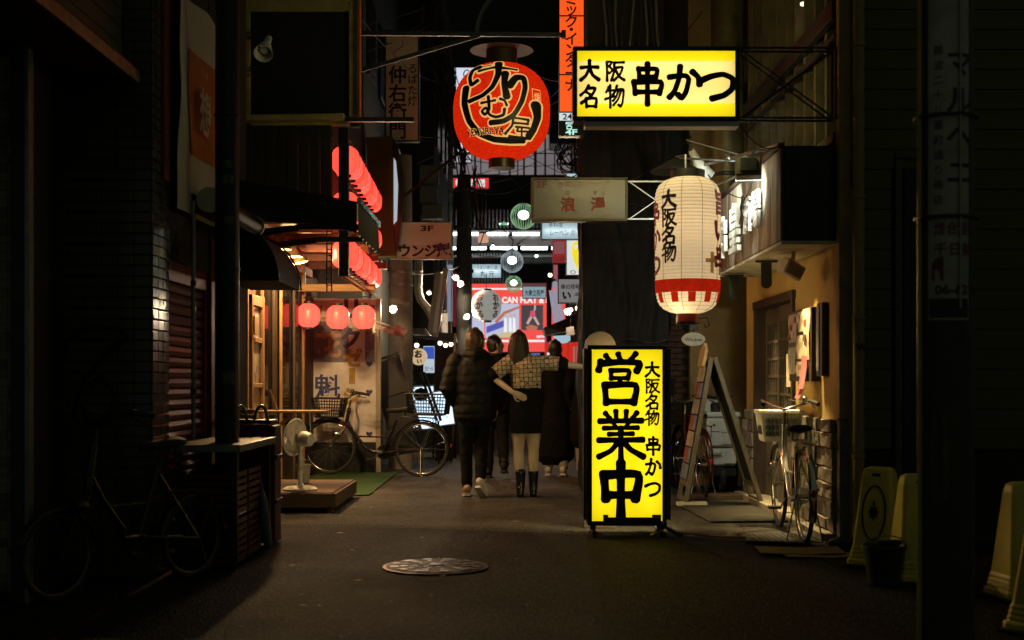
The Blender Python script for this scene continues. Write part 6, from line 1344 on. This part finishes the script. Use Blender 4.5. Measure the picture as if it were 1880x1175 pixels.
# ---------------------------------------------------------------- small things crowding the far alley
t = thing('vent_duct', 'silver kitchen vent duct bending down behind the concrete pole', 'duct', P(772,520,18.8))
MB().tube([P(768,478,18.8),P(768,535,18.8),P(772,550,18.8),P(786,568,18.8),P(795,585,18.8)], .06, 14).build('duct', mat('dull_tin', (.34,.31,.26), .4, .6), t, smooth=50)
for py in (498,520): MB().lathe([(.062,-.01),(.07,-.006),(.07,.006),(.062,.01)], P(768,py,18.8), 16).build('joint', STEEL, t)
def banner(label, px0, px1, py0, py1, Y, m, name='narrow_banner', text='', tm=INK):
    t = thing(name, label, 'banner', P((px0+px1)/2,(py0+py1)/2,Y)); MB().sheet((X(px0,Y),Y,Z(py1,Y)), (X(px1,Y)-X(px0,Y),0,0), (0,0,Z(py0,Y)-Z(py1,Y)), 6, 16, lambda a, b: .02*math.sin(b*9+a*3)).build('cloth', m, t, smooth=True); MB().tube([(X(px0,Y)-.02,Y,Z(py1,Y)-.1),(X(px0,Y)-.02,Y,Z(py0,Y)+.03),(X(px1,Y),Y,Z(py0,Y)+.03)], .008, 5).build('pole', STEEL, t)
    for i, ch in enumerate(text): chars(t, ch, (X(px0,Y)+.01,Y-.03,Z(py0+14+i*13,Y)), UX, UZ, (X(px1,Y)-X(px0,Y))*.85, tm, bold=.02)
banner('pale blue vertical banner with painted-in light left of the slim dark pole', 821, 831, 478, 590, 22.0, emit('pale_blue_cloth_glow', (.36,.42,.55), .5))  # banner and drape cloths emit in place of light on them
banner('dark red drape hanging close against the slim dark pole', 831, 839, 500, 600, 21.8, emit('red_drape_glow', (.22,.02,.03), .4))
banner('warm cream banner with painted-in light above the black stall awning', 812, 822, 575, 612, 19.4, emit('cream_cloth_glow', (.75,.58,.38), .7))
banner('small pink banner with painted-in light beside the ice cream sign', 1016, 1024, 486, 515, 23.0, emit('pink_cloth_glow', (.6,.16,.2), .5))
MINI = [('violet lit plate above the pale tilted boards',776,795,468,478,21.0,(.28,.22,.45)),('tiny green exit light under the arcade slats',918,932,408,414,28,(.35,.9,.5)),('cyan lit strip above the ice cream sign',1040,1072,318,330,22,(.5,.78,.85)),
  ('orange lit menu plate by the lit floor signs',812,822,664,690,20.5,(.8,.35,.12)),('small white lit plate at the foot of the red curtain',1003,1014,646,672,20.9,(.7,.72,.75)),('little blue lit plate below the red screen',975,992,648,656,30,(.15,.25,.7)),
  ('narrow magenta lit strip under the red screen corner',1000,1008,600,640,24,(.7,.08,.25)),('amber lit window strip low on the far alley wall',800,812,640,664,22.05,(.8,.45,.15))]
for i, (lb, a, b_, c, d, Y, col) in enumerate(MINI):
    t, o_, f_ = flat_sign('small_lit_sign', lb, Y, a, b_, c, d, emit('mini_face_%d' % i, col, .8), SF, .008, .05)
    line(t, ('ラーメン','出口','カラオケ','定食','酒','営業','丼','鮨')[i], o_(a+2,(c+d)/2+3), UX, UZ, 6*f_, INK, .02, (b_-a-4)*f_)
for i, (px, py, Y) in enumerate(((1010,505,21),(1018,520,22),(1060,566,19),(1048,569,19.5),(985,470,27),(905,452,28),(872,640,30),(808,630,20),(818,634,20),(828,632,20),(765,634,18.5))):
    lb = ('bare bulb under the red food poster','bare bulb over the lilac cloth','first warm bulb on the stall awning edge','second warm bulb on the stall awning edge','cool bulb beneath the arcade canopy','cool bulb next to the bar sign','tiny bulb beside the shuttered shop front','warm bulb under the black stall awning, nearest the banner','warm bulb under the black stall awning, middle','warm bulb under the black stall awning, by the dark pole','warm bulb under the grey box canopy')[i]
    t = thing('bare_bulb', lb, 'bulb', P(px,py,Y), 'bare bulbs down the alley'); MB().ball(t.location, .032, 10, 6).build('glass', BULB if i not in (4,5) else BULBW, t, smooth=True); MB().lathe([(.014,.02),(.018,.03),(.016,.075),(.004,.08)], t.location, 10).build('socket', BLACK, t)
# ---------------------------------------------------------------- people
SKIN = mat('skin', (.42,.26,.17), .5, 0, .1, 6, .03, 80); SKINW = mat('tights_skin', (.58,.45,.33), .55, 0, .06, 6, .02)
def melt(mb, name, m, parent, voxel=.012, it=3, fn=None, cut=None):
    """weld overlapping lofts into one continuous surface"""
    off = origin(parent); me = mb.mesh(name, off); o = bpy.data.objects.new(name, me); COL.objects.link(o)
    bm = bmesh.new(); bm.from_mesh(me); bmesh.ops.recalc_face_normals(bm, faces=bm.faces[:]); bm.to_mesh(me); bm.free()
    r = o.modifiers.new('r', 'REMESH'); r.mode = 'VOXEL'; r.voxel_size = voxel
    s = o.modifiers.new('s', 'SMOOTH'); s.factor = .5; s.iterations = it
    dg = bpy.context.evaluated_depsgraph_get(); me2 = bpy.data.meshes.new_from_object(o.evaluated_get(dg))
    o.modifiers.clear(); o.data = me2; bpy.data.meshes.remove(me); me2.name = name
    if fn:
        me2.update(); nn = [v.normal.copy() for v in me2.vertices]
        for v, q in zip(me2.vertices, nn): v.co += q*fn(v.co+off, q)
    if cut:
        bm = bmesh.new(); bm.from_mesh(me2); bmesh.ops.delete(bm, geom=[v for v in bm.verts if cut(v.co+off)], context='VERTS'); bm.to_mesh(me2); bm.free()
    me2.materials.clear(); me2.materials.append(m)
    for p in me2.polygons: p.use_smooth = True
    o.parent = parent; return o
def hand(b, wrist, d, palm_n, curl=.35, s=1.0):
    """palm and five separate fingers; d = direction of the fingers, palm_n = out of the palm"""
    d = Vector(d).normalized(); n = Vector(palm_n); n = (n-d*n.dot(d)).normalized(); a = d.cross(n); w0 = Vector(wrist)
    b.loft([w0-d*.02, w0+d*.03*s, w0+d*.07*s, w0+d*.092*s], [(.025*s,.017*s),(.034*s,.016*s),(.041*s,.014*s),(.038*s,.012*s)], 12, side=a)
    for k, (off, l) in enumerate(((-.030,.066),(-.010,.078),(.010,.073),(.029,.056))):
        p = w0+d*.085*s+a*off*s; pts = [p]; dd = d.copy(); c = curl*(1+.15*k)
        for j in range(3):
            dd = (dd*math.cos(c*.6)+n*math.sin(c*.6)).normalized(); pts.append(pts[-1]+dd*l*s*(.45,.32,.25)[j]*1.0)
        b.loft(pts, [.0095*s,.009*s,.0085*s,.007*s], 8)
    p = w0+d*.03*s-a*.03*s; t1 = (d*.6-a*.75+n*.35).normalized(); b.loft([p, p+t1*.035*s, p+t1*.035*s+(d*.85-a*.3+n*.3).normalized()*.03*s, p+t1*.035*s+(d*.95+n*.35).normalized()*.055*s], [.013*s,.011*s,.010*s,.008*s], 8)
def head(b, c, yaw, s=1.0):
    M = Matrix.Rotation(yaw, 3, 'Z'); f = lambda x,y,z: c+M@(V(x,y,z)*s)
    b.loft([f(0,-.005,-.09), f(0,.0,-.04), f(0,-.005,.02), f(0,-.012,.07), f(0,-.012,.105)], [(.052,.062),(.066,.085),(.074,.095),(.068,.088),(.04,.055)], 18, side=M@V(1,0,0))
    b.loft([f(0,.05,-.105), f(0,.055,-.07), f(0,.06,-.03)], [(.03,.03),(.045,.04),(.05,.04)], 12, side=M@V(1,0,0))
    b.loft([f(0,.092,.012), f(0,.112,-.018), f(0,.10,-.03)], [.010,.017,.012], 8)
    for s_ in (-1, 1): b.loft([f(s_*.076,-.008,-.035), f(s_*.086,-.018,-.0), f(s_*.082,-.02,.022)], [(.008,.012),(.012,.02),(.008,.014)], 8)
    b.loft([f(-.022,.092,-.055), f(0,.10,-.057), f(.022,.092,-.055)], [.006,.008,.006], 6)
    return f
def eyes(t, f):
    for s_ in (-1, 1): MB().ball(f(s_*.032,.083,.012), .011, 10, 6).build('eye', mat('eye_dark', (.03,.02,.015), .2), t, smooth=True)
def wrinkle(amp, fz=9, seed=0): return lambda p, n: amp*mnoise.noise(V(p.x*8+seed, p.y*8, p.z*fz))+amp*.5*mnoise.noise(p*24)
def person(label, x, y): return thing('person', label, 'person', (x,y,.014))
# --- man in the puffer jacket
pm = person('person with brown bobbed hair in a black puffer jacket, black trousers and white sneakers', -.37, 12.95); x, y, g0 = pm.location; L_ = lambda a,b,c: V(x+a, y+b, g0+c)
b = MB(); hf = head(b, L_(.01,.02,1.575), R(-42), 1.0)
b.loft([L_(0,-.01,1.40), L_(.005,0,1.50)], [.058,.055], 14); b.loft([L_(0,0,.92), L_(0,0,1.15), L_(0,-.01,1.35), L_(0,-.01,1.42)], [(.15,.11),(.14,.10),(.18,.11),(.12,.08)], 18)
lk, rk_ = [L_(-.085,0,.90), L_(-.10,.05,.48), L_(-.085,.02,.09)], [L_(.085,0,.90), L_(.06,.03,.50), L_(.055,-.12,.15)]
for q in (lk, rk_): b.loft(q, [.085,.055,.04], 14)
sa = [L_(-.20,-.01,1.36), L_(-.285,-.04,1.10), L_(-.20,.10,.93)]; sb_r = [L_(.20,0,1.36), L_(.25,.02,1.09), L_(.22,.12,.90)]
for q in (sa, sb_r): b.loft(q, [.05,.042,.03], 12)
hand(b, sa[2], (.5,.6,-.6), (1,.2,0)); hand(b, sb_r[2], (-.1,.5,-.9), (-1,0,0))
melt(b, 'body', SKIN, pm, .008, 2); eyes(pm, hf)
b = MB(); zs = [.80,.86,.98,1.10,1.22,1.32,1.39,1.43]
b.loft([L_(0,-.005,z) for z in zs], [(.205,.165),(.215,.175),(.21,.17),(.21,.165),(.225,.165),(.215,.15),(.16,.12),(.10,.09)], 24)
for q in (sa, sb_r): e = [q[0]-(q[1]-q[0])*.12, q[0], q[0].lerp(q[1],.5), q[1], q[1].lerp(q[2],.5), q[2].lerp(q[1],.05)]; b.loft(e, [.085,.092,.085,.08,.072,.055], 16)
b.loft([L_(-.09,-.05,1.44), L_(0,-.10,1.42), L_(.09,-.05,1.44)], [.055,.07,.055], 14); b.loft([L_(0,-.01,1.41), L_(0,0,1.49)], [(.095,.09),(.085,.08)], 16)
PUF = mat('black_nylon', (.0045,.0043,.0042), .7, 0, .3, 9, .12, 60, .25)
melt(b, 'puffer_jacket', PUF, pm, .010, 2, lambda p, n: .008*abs(math.sin((p.z+.02*mnoise.noise(p*5))*PI/.095))**.6-.004+.006*mnoise.noise(p*16))
BLK = mat('black_cloth', (.007,.0068,.0068), .9, 0, .3, 8, .2, 90, .15)
b = MB(); b.loft([L_(0,0,.80), L_(0,0,.95)], [(.165,.13),(.16,.12)], 18)
for q in (lk, rk_): b.loft([q[0], q[0].lerp(q[1],.5), q[1], q[1].lerp(q[2],.5), q[2]], [.098,.082,.068,.062,.056], 16)
melt(b, 'trousers', BLK, pm, .010, 3, wrinkle(.008, 14))
def shoe(t, ank, toe, m, sole, h=.075, name='shoe', hl=.0):
    ank, toe = Vector(ank), Vector(toe); d = (toe-ank); dn = d.normalized(); b = MB(); up = V(0,0,1)-dn*dn.z; up.normalize()
    b.loft([ank-dn*.06+up*.0, ank-dn*.03+up*.01, ank+d*.35, ank+d*.7-up*.012, toe-up*.02], [(.032,.035),(.042,.048),(.042,.042),(.046,.032),(.036,.022)], 14, side=dn.cross(up))
    b.loft([ank-dn*.005+up*.0, ank+up*h], [(.045,.05),(.045,.05)], 12); melt(b, name, m, t, .007, 2)
    b = MB(); sd_ = dn.cross(up); pts = []
    for f, w_ in ((-.30,.026),(-.2,.036),(.1,.040),(.5,.044),(.8,.047),(1.0,.04),(1.12,.02)): pts.append((ank+d*f-up*.045, w_))
    poly = [p+sd_*w_ for p, w_ in pts]+[p-sd_*w_ for p, w_ in pts[::-1]]; b.prism(poly, -up*.026); b.build('sole', sole, t)
SNK = mat('white_leather', (.66,.62,.55), .4); SOLE = mat('pale_sole', (.60,.52,.45), .6)
shoe(pm, L_(-.085,.02,.075), L_(-.10,.20,.055), mat('pinkish_sneaker', (.5,.3,.22), .5), SOLE); shoe(pm, L_(.055,-.13,.135), L_(.10,-.02,.045), SNK, SOLE)
MB().prism([L_(.105,-.09,.10), L_(.115,-.03,.075), L_(.112,-.06,.11)], (.004,0,0)).build('stripe', INK, pm)
HAIRB = mat('brown_hair', (.085,.045,.020), .42, 0, .8, 26, .5, 90, .5, (1,1,.08)); HAIRK = mat('black_hair', (.014,.011,.010), .36, 0, .4, 30, .5, 90, .5, (1,1,.08))
HAIRD = mat('dark_brown_hair', (.04,.022,.014), .34, 0, .5, 30, .5, 90, .5, (1,1,.06))
hstr = lambda amp: (lambda p, n: amp*mnoise.noise(V(p.x*70, p.y*70, p.z*5))+amp*.8*mnoise.noise(p*12))
b = MB(); M = Matrix.Rotation(R(-42),3,'Z'); c_ = L_(.01,.02,1.575)
b.loft([c_+M@V(0,a,z) for a, z in ((-.045,-.085),(-.035,-.05),(-.028,.0),(-.02,.05),(-.014,.09),(-.01,.118))], [(.068,.062),(.085,.082),(.092,.098),(.088,.10),(.07,.082),(.035,.04)], 20, side=M@V(1,0,0))
melt(b, 'hair', HAIRB, pm, .007, 2, hstr(.005), lambda p: (M.transposed()@(p-c_)).y > .02 and p.z < c_.z+.045)
# --- woman in the patterned top
pw = person('person with long dark hair in patterned cropped top, black skirt and boots, arm outstretched', .14, 12.9); x, y, g0 = pw.location
b = MB(); hf = head(b, L_(-.075,.03,1.545), R(-12), .97)
b.loft([L_(-.02,0,1.36), L_(-.06,.015,1.47)], [.05,.048], 14); b.loft([L_(0,0,.90), L_(0,0,1.10), L_(-.01,-.005,1.30), L_(-.015,0,1.385)], [(.155,.11),(.12,.09),(.155,.10),(.12,.07)], 18)
ll, rl = [L_(-.075,0,.86), L_(-.075,.03,.46), L_(-.055,0,.10)], [L_(.075,0,.86), L_(.075,.02,.46), L_(.075,.03,.10)]
for q in (ll, rl): b.loft([q[0], q[0].lerp(q[1],.5), q[1], q[1].lerp(q[2],.28), q[1].lerp(q[2],.65), q[2]], [.09,.078,.055,.056,.043,.036], 16)
la, ra = [L_(-.165,0,1.355), L_(-.345,-.05,1.215), L_(-.13,-.17,1.055)], [L_(.14,0,1.355), L_(.385,-.02,1.335), L_(.62,-.03,1.305)]
for q in (la, ra): b.loft([q[0], q[0].lerp(q[1],.5), q[1], q[1].lerp(q[2],.4), q[2]], [.046,.042,.036,.034,.024], 12)
hand(b, la[2], (.86,-.05,-.42), (.1,1,.1), .25, .95); hand(b, ra[2], (1,-.05,-.05), (0,.3,-1), .2, .95)
melt(b, 'body', SKINW, pw, .0065, 2); eyes(pw, hf)
def patterned():
    m, nt, out = nodes('patterned_knit'); N = nt.nodes.new; L = nt.links.new
    bs_ = N('ShaderNodeBsdfPrincipled'); L(bs_.outputs[0], out.inputs[0]); bs_.inputs['Roughness'].default_value = .85
    tc = N('ShaderNodeTexCoord'); mp = N('ShaderNodeMapping'); mp.inputs['Rotation'].default_value = (R(90),0,R(3)); L(tc.outputs['Object'], mp.inputs[0])
    br = N('ShaderNodeTexBrick'); br.offset = 0; br.inputs['Scale'].default_value = 1; br.inputs['Brick Width'].default_value = .043; br.inputs['Row Height'].default_value = .043; br.inputs['Mortar Size'].default_value = .0035; br.inputs['Mortar Smooth'].default_value = .2
    br.inputs['Color1'].default_value = (.60,.48,.34,1); br.inputs['Color2'].default_value = (.47,.36,.24,1); br.inputs['Mortar'].default_value = (.06,.035,.02,1); L(mp.outputs[0], br.inputs[0])
    w_ = N('ShaderNodeTexChecker'); w_.inputs['Scale'].default_value = 23.2; L(mp.outputs[0], w_.inputs[0])
    v = N('ShaderNodeTexNoise'); v.inputs['Scale'].default_value = 55; v.inputs['Detail'].default_value = 3; L(tc.outputs['Object'], v.inputs[0])
    rp = N('ShaderNodeValToRGB'); rp.color_ramp.elements[0].position = .50; rp.color_ramp.elements[1].position = .56; L(v.outputs[0], rp.inputs[0])
    ml = N('ShaderNodeMath'); ml.operation = 'MULTIPLY'; L(rp.outputs[0], ml.inputs[0]); L(w_.outputs['Fac'], ml.inputs[1])
    mx = N('ShaderNodeMix'); mx.data_type = 'RGBA'; L(ml.outputs[0], mx.inputs[0]); L(br.outputs[0], mx.inputs[6]); mx.inputs[7].default_value = (.12,.075,.045,1); L(mx.outputs[2], bs_.inputs['Base Color']); return m
b = MB(); b.loft([L_(0,0,z) for z in (1.10,1.15,1.22,1.30,1.35)]+[L_(-.015,0,1.395)], [(.155,.12),(.155,.125),(.155,.12),(.17,.12),(.165,.105),(.10,.075)], 22)
for q in (la, ra): e = [q[0]-(q[1]-q[0])*.2, q[0], q[0].lerp(q[1],.5), q[0].lerp(q[1],.86)]; b.loft(e, [.07,.078,.078,.074], 16)
melt(b, 'cropped_top', patterned(), pw, .008, 3, wrinkle(.007, 10))
for q, k in ((la,.93),(ra,.93)): b = MB(); a_ = (q[1]-q[0]).normalized(); c_ = q[0].lerp(q[1],k-.05); b.loft([c_-a_*.015, c_+a_*.028], [.079,.077], 18); b.build('cuff', BLK, pw, smooth=True)
b = MB(); b.loft([L_(0,0,z) for z in (.615,.70,.80,.90,1.0,1.08,1.145)], [(.158,.13),(.162,.135),(.172,.145),(.174,.145),(.158,.125),(.148,.115),(.150,.118)], 26)
melt(b, 'skirt', BLK, pw, .009, 3, wrinkle(.006, 6, 3), lambda p: p.z < L_(0,0,.635).z)
BOOT = mat('black_leather', (.012,.012,.012), .22, 0, .2, 10, .06)
for q in (ll, rl):
    b = MB(); a_ = q[2]; b.loft([a_+V(0,.0,-.02), a_+V(0,0,.06), a_+V(0,0,.155)], [(.045,.052),(.046,.05),(.054,.056)], 16); b.loft([a_+V(0,-.04,-.02), a_+V(0,.03,-.03), a_+V(0,.10,-.055), a_+V(0,.15,-.065)], [(.04,.04),(.042,.045),(.043,.03),(.032,.022)], 14, side=(1,0,0))
    bt = melt(b, 'ankle_boot', BOOT, pw, .008, 2); MB().loft([a_+V(0,-.035,-.04), a_+V(0,-.04,-.094)], [(.036,.034),(.034,.032)], 14).build('heel', BOOT, bt, smooth=40); MB().obox(a_+V(0,.09,-.088), (.075,.15,.012)).build('sole', RUBBER, bt, bevel=.004)
b = MB(); c_ = L_(-.075,.03,1.545)
b.loft([c_+V(.01,-.062,-.22), c_+V(.005,-.055,-.16), c_+V(0,-.04,-.08), c_+V(0,-.025,.0), c_+V(0,-.017,.06), c_+V(0,-.012,.10), c_+V(0,-.01,.125)], [(.098,.045),(.105,.06),(.098,.08),(.09,.095),(.086,.098),(.064,.075),(.03,.036)], 22)
b.loft([c_+V(-.075,-.03,-.17), c_+V(-.085,.0,-.06), c_+V(-.075,.0,.03)], [(.03,.035),(.024,.05),(.02,.05)], 12); b.loft([c_+V(.075,-.03,-.17), c_+V(.085,.0,-.06), c_+V(.075,.0,.03)], [(.03,.035),(.024,.05),(.02,.05)], 12)
melt(b, 'hair', HAIRD, pw, .008, 2, hstr(.006))
# --- people further on
def walker(label, x0, y0, h, yaw, coat_z, hairm, trous, shoes, stride=.12, hair_l=.0, lift=0):
    global x, y, g0
    t = person(label, x0, y0); x, y, g0 = t.location; k = h/1.70; F = lambda a,b_,c: L_(a*k, b_*k, c*k)
    b = MB(); hf_ = head(b, F(0,.02,1.575), yaw, k*.98); b.loft([F(0,0,1.38), F(0,.01,1.5)], [.055*k,.052*k], 12); b.loft([F(0,0,.9), F(0,0,1.12), F(0,0,1.33), F(0,0,1.41)], [(.15,.11),(.13,.10),(.17,.11),(.12,.08)], 16)
    q1, q2 = [F(-.08,0,.9), F(-.085,.06,.48), F(-.085,-.0,.09)], [F(.08,0,.9), F(.09,.04,.50), F(.10,-stride,.10+lift)]
    for q in (q1, q2): b.loft(q, [.085*k,.055*k,.038*k], 12)
    a1, a2 = [F(-.19,0,1.36), F(-.25,-.03,1.10), F(-.22,.06,.88)], [F(.19,0,1.36), F(.25,-.03,1.10), F(.22,.08,.88)]
    for q in (a1, a2): b.loft(q, [.05*k,.042*k,.03*k], 12)
    hand(b, a1[2], (0,.2,-1), (1,0,0)); hand(b, a2[2], (0,.2,-1), (-1,0,0)); melt(b, 'body', SKIN, t, .010, 2); eyes(t, hf_)
    b = MB(); fl = .19+.10*max(0,(.8-coat_z)); b.loft([F(0,0,coat_z), F(0,0,(coat_z+1.0)/2), F(0,0,1.02), F(0,0,1.2), F(0,0,1.32), F(0,0,1.40), F(0,0,1.44)], [(fl,fl*.75),(fl*.97,fl*.72),(.175,.14),(.19,.145),(.205,.14),(.15,.11),(.085,.08)], 22)
    for q in (a1, a2): b.loft([q[0]-(q[1]-q[0])*.1, q[0], q[1], q[2].lerp(q[1],.1)], [.072*k,.078*k,.066*k,.052*k], 14)
    melt(b, 'coat', BLK, t, .012, 3, wrinkle(.010, 5, x0))
    b = MB(); b.loft([F(0,0,.82), F(0,0,.95)], [(.15,.12),(.15,.12)], 14)
    for q in (q1, q2): b.loft([q[0], q[1], q[2]], [.092*k,.072*k,.06*k], 14)
    melt(b, 'trousers', trous, t, .012, 3, wrinkle(.008, 12))
    for q in (q1, q2): shoe(t, q[2]+V(0,0,-.02), q[2]+V(.01,.17,-.045), shoes, SOLE if shoes is SNK else RUBBER)
    M = Matrix.Rotation(yaw,3,'Z'); c_ = F(0,.02,1.575); b = MB(); e = .0
    if hair_l: b.loft([c_+M@V(0,-.05,-hair_l), c_+M@V(0,-.045,-.08)], [(.085,.05),(.09,.075)], 16)
    b.loft([c_+M@V(0,a,z) for a, z in ((-.05,-.055),(-.03,.0),(-.02,.05),(-.012,.09),(-.01,.115))], [(.068,.055),(.08,.086),(.08,.094),(.066,.08),(.03,.035)], 18, side=M@V(1,0,0))
    melt(b, 'hair', hairm, t, .009, 2, hstr(.005), (lambda p: (M.transposed()@(p-c_)).y > .05 and p.z < c_.z+.055)); return t
LG = mat('pale_grey_cloth', (.30,.28,.24), .85, 0, .15, 6, .2)
walker('person with short black hair in dark clothes looking aside, between the embracing pair', -.20, 15.45, 1.73, R(-62), .82, HAIRK, BLK, RUBBER, .22, 0, .07)
walker('person with black hair in a long dark coat over pale trousers', .53, 15.8, 1.68, R(5), .24, HAIRK, LG, SNK, .10, .16)
walker('person in a dark coat mostly hidden by the yellow floor sign', .93, 15.7, 1.66, R(10), .45, HAIRK, LG, RUBBER, .08, .1)

# ---------------------------------------------------------------- overhead cables
random.seed(11)
def cable(a, b_, sag, r=.006, n=14, grp='overhead cables', label='black cable strung across the alley overhead'):
    a, b_ = Vector(a), Vector(b_); c = thing('overhead_cable', label, 'cable', (a+b_)/2, grp)
    MB().tube([a.lerp(b_, i/n)-V(0,0,sag*4*(i/n)*(1-i/n)) for i in range(n+1)], r, 5).build('strand', CABLE, c)
CL = ['black cable crossing the yellowed window, thin, ending above its far corner', 'topmost black cable rising from the white spotlight across the dark window', 'black cable from the street pole past the grill sign to the rusty bundle', 'black cable slanting under the unlit spotlight up over the window', 'lowest black cable sweeping up across the dark window glass', 'black cable falling from the window corner towards the rusty cable bundle', 'black cable descending past the top of the grill sign to the dark pole', 'long black cable crossing behind the huge lantern to the cable coil', 'black cable from the dark pole under the lantern writing level to the orange sign', 'black cable from the dark pole rising towards the yellow box sign corner', 'black cable from the dark pole back to the grill sign bottom', 'thin black cable in front of the pinkish panels, sloping gently', 'black cable crossing the pinkish panels upward to the 4F plate', 'black cable just over the arcade slats below the pinkish panels', 'short black cable joining the rusty bundle by the wall air conditioner', 'short black cable rising beside the steel pipe to the dark pole', 'black cable strung above the light tubes from the dark pole', 'black cable strung between the two rows of arcade light tubes', 'straight black cable from the concrete pole top to the dark pole', 'black cable running down beside the lantern rain plate to the yellow sign', 'long diagonal black cable from the rain plate down to the massage sign bracket', 'steep black cable from the hours sign down behind the massage sign', 'black cable rising over the yellow box sign to the olive duct', 'black cable climbing from the massage sign bracket to the big duct', 'black cable passing behind the orange sign up to the sheeted block', "short black cable under the huge lantern's bottom cap"]
for a, b_ in (((455,72,11.4),(560,20,20)),((446,60,11.4),(800,5,20)),((449,130,11.3),(790,30,20)),((455,125,11.3),(700,60,20)),((448,140,11.3),(800,40,20)),((640,5,11.5),(800,150,20)),((700,20,17),(846,180,20)),((780,160,20),(1060,330,24)),((846,180,20),(1070,200,18)),((846,240,20),(1075,150,14)),((846,250,20),(690,240,17)),
                 ((846,290,20),(1040,300,24)),((846,330,20),(1060,250,24)),((850,345,20),(980,330,26)),((770,255,19),(846,210,20)),((765,300,18),(855,250,20)),((846,440,20),(975,430,23)),((848,455,20),(960,440,23)),((690,480,16.5),(846,487,20)),((940,90,22),(1040,150,13)),((930,80,22),(1065,330,16)),((1000,200,16),(1110,390,13.6)),
                 ((1150,120,12.8),(1290,20,13)),((1160,330,12.5),(1270,250,13)),((1010,180,20),(1100,60,13.4)),((880,320,20),(980,300,26))):
    cable(P(*a), P(*b_), random.uniform(.03,.22), label=CL.pop(0))
cable(P(740,362,15.5), P(872,258,15.5), 0, .018, 2, None, 'pale straight rod slanting up beside the dim air conditioner')
t = thing('cable_bundle', 'rust coloured mass of tangled cables sweeping down to the slim dark pole', 'cable bundle', P(810,100,20))
RUST = mat('rusty_cable', (.10,.035,.015), .7); COLS = [RUST, CABLE, RUST, mat('grey_lead')]
for k in range(34):
    a = P(random.uniform(775,815), random.uniform(-60,-10), 20+random.uniform(-.3,.3)); m_ = P(random.uniform(785,830), random.uniform(100,170), 20+random.uniform(-.3,.3)); e = P(random.uniform(832,862), random.uniform(210,330), 20.2)
    pts = [a.lerp(m_, f)+V(.05*math.sin(f*9+k), 0, 0) for f in [i/6 for i in range(6)]]+[m_.lerp(e, f)+V(.07*math.sin(f*7+k*1.3), .04*math.cos(k), -.05*math.sin(f*PI)) for f in [i/7 for i in range(8)]]
    MB().tube(pts, random.choice((.008,.012,.016,.022)), 5).build('strand', COLS[k % 4], t)
t = thing('hanging_wires', 'loose loops of wire and a coil hanging below the huge red lantern', 'wires', P(880,330,20))
for k in range(12):
    a = P(random.uniform(850,885), random.uniform(300,330), 20); e = P(random.uniform(875,895), random.uniform(395,430), 20.1); s = random.uniform(-.12,.12)
    MB().tube([a.lerp(e, i/8)+V(s*math.sin(PI*i/8), 0, 0) for i in range(9)], .007, 4).build('strand', RUST if k % 3 else CABLE, t)
t = thing('cable_coil', 'coil of black cables hanging between the orange sign and the pinkish panels', 'cable bundle', P(1048,290,17.5))
for k in range(10): c_ = P(1048+random.uniform(-10,10), 290+random.uniform(-14,14), 17.5); MB().tube([c_+V(random.uniform(.1,.16)*math.cos(q*PI/9), .01*k, .16*math.sin(q*PI/9)) for q in range(18)], .010, 5, True).build('loop', CABLE, t)
t = thing('wire_tangle', 'knotted black wire hanging in front of the raised characters', 'wires', (1.93,10.7,2.72))
for k in range(3): MB().tube([V(1.90,10.55+.06*math.cos(q*PI/6+k)+.02*k, 2.66+.05*math.sin(q*PI/6)) for q in range(12)], .005, 5, True).build('loop', CABLE, t)
MB().tube([(1.86,9.75,2.8),(1.90,10.2,2.72),(1.90,10.55,2.64),(1.91,10.75,2.5)], .005, 5).build('lead', CABLE, t)
for a, b_, c_ in (((1358,228,9.4),(1440,262,9.5),'drooping cable from the yellow box sign to the dark fascia'),((1292,310,11),(1390,360,10.6),'thin cable sagging beneath the small cone floodlight')): cable(P(*a), P(*b_), .1, .005, 14, None, c_)
t = thing('upper_cables', 'bundle of dark cables running up the face of the sheeted block', 'cable bundle', (1.1,13.2,4.5))
for k in range(9): xx = .95+.07*k; MB().tube([V(xx+.03*math.sin(i*1.1+k), 13.2-.02*(k % 3), 4.2+.3*i) for i in range(10)], .014, 5).build('strand', CABLE if k % 2 else mat('grey_lead'), t)
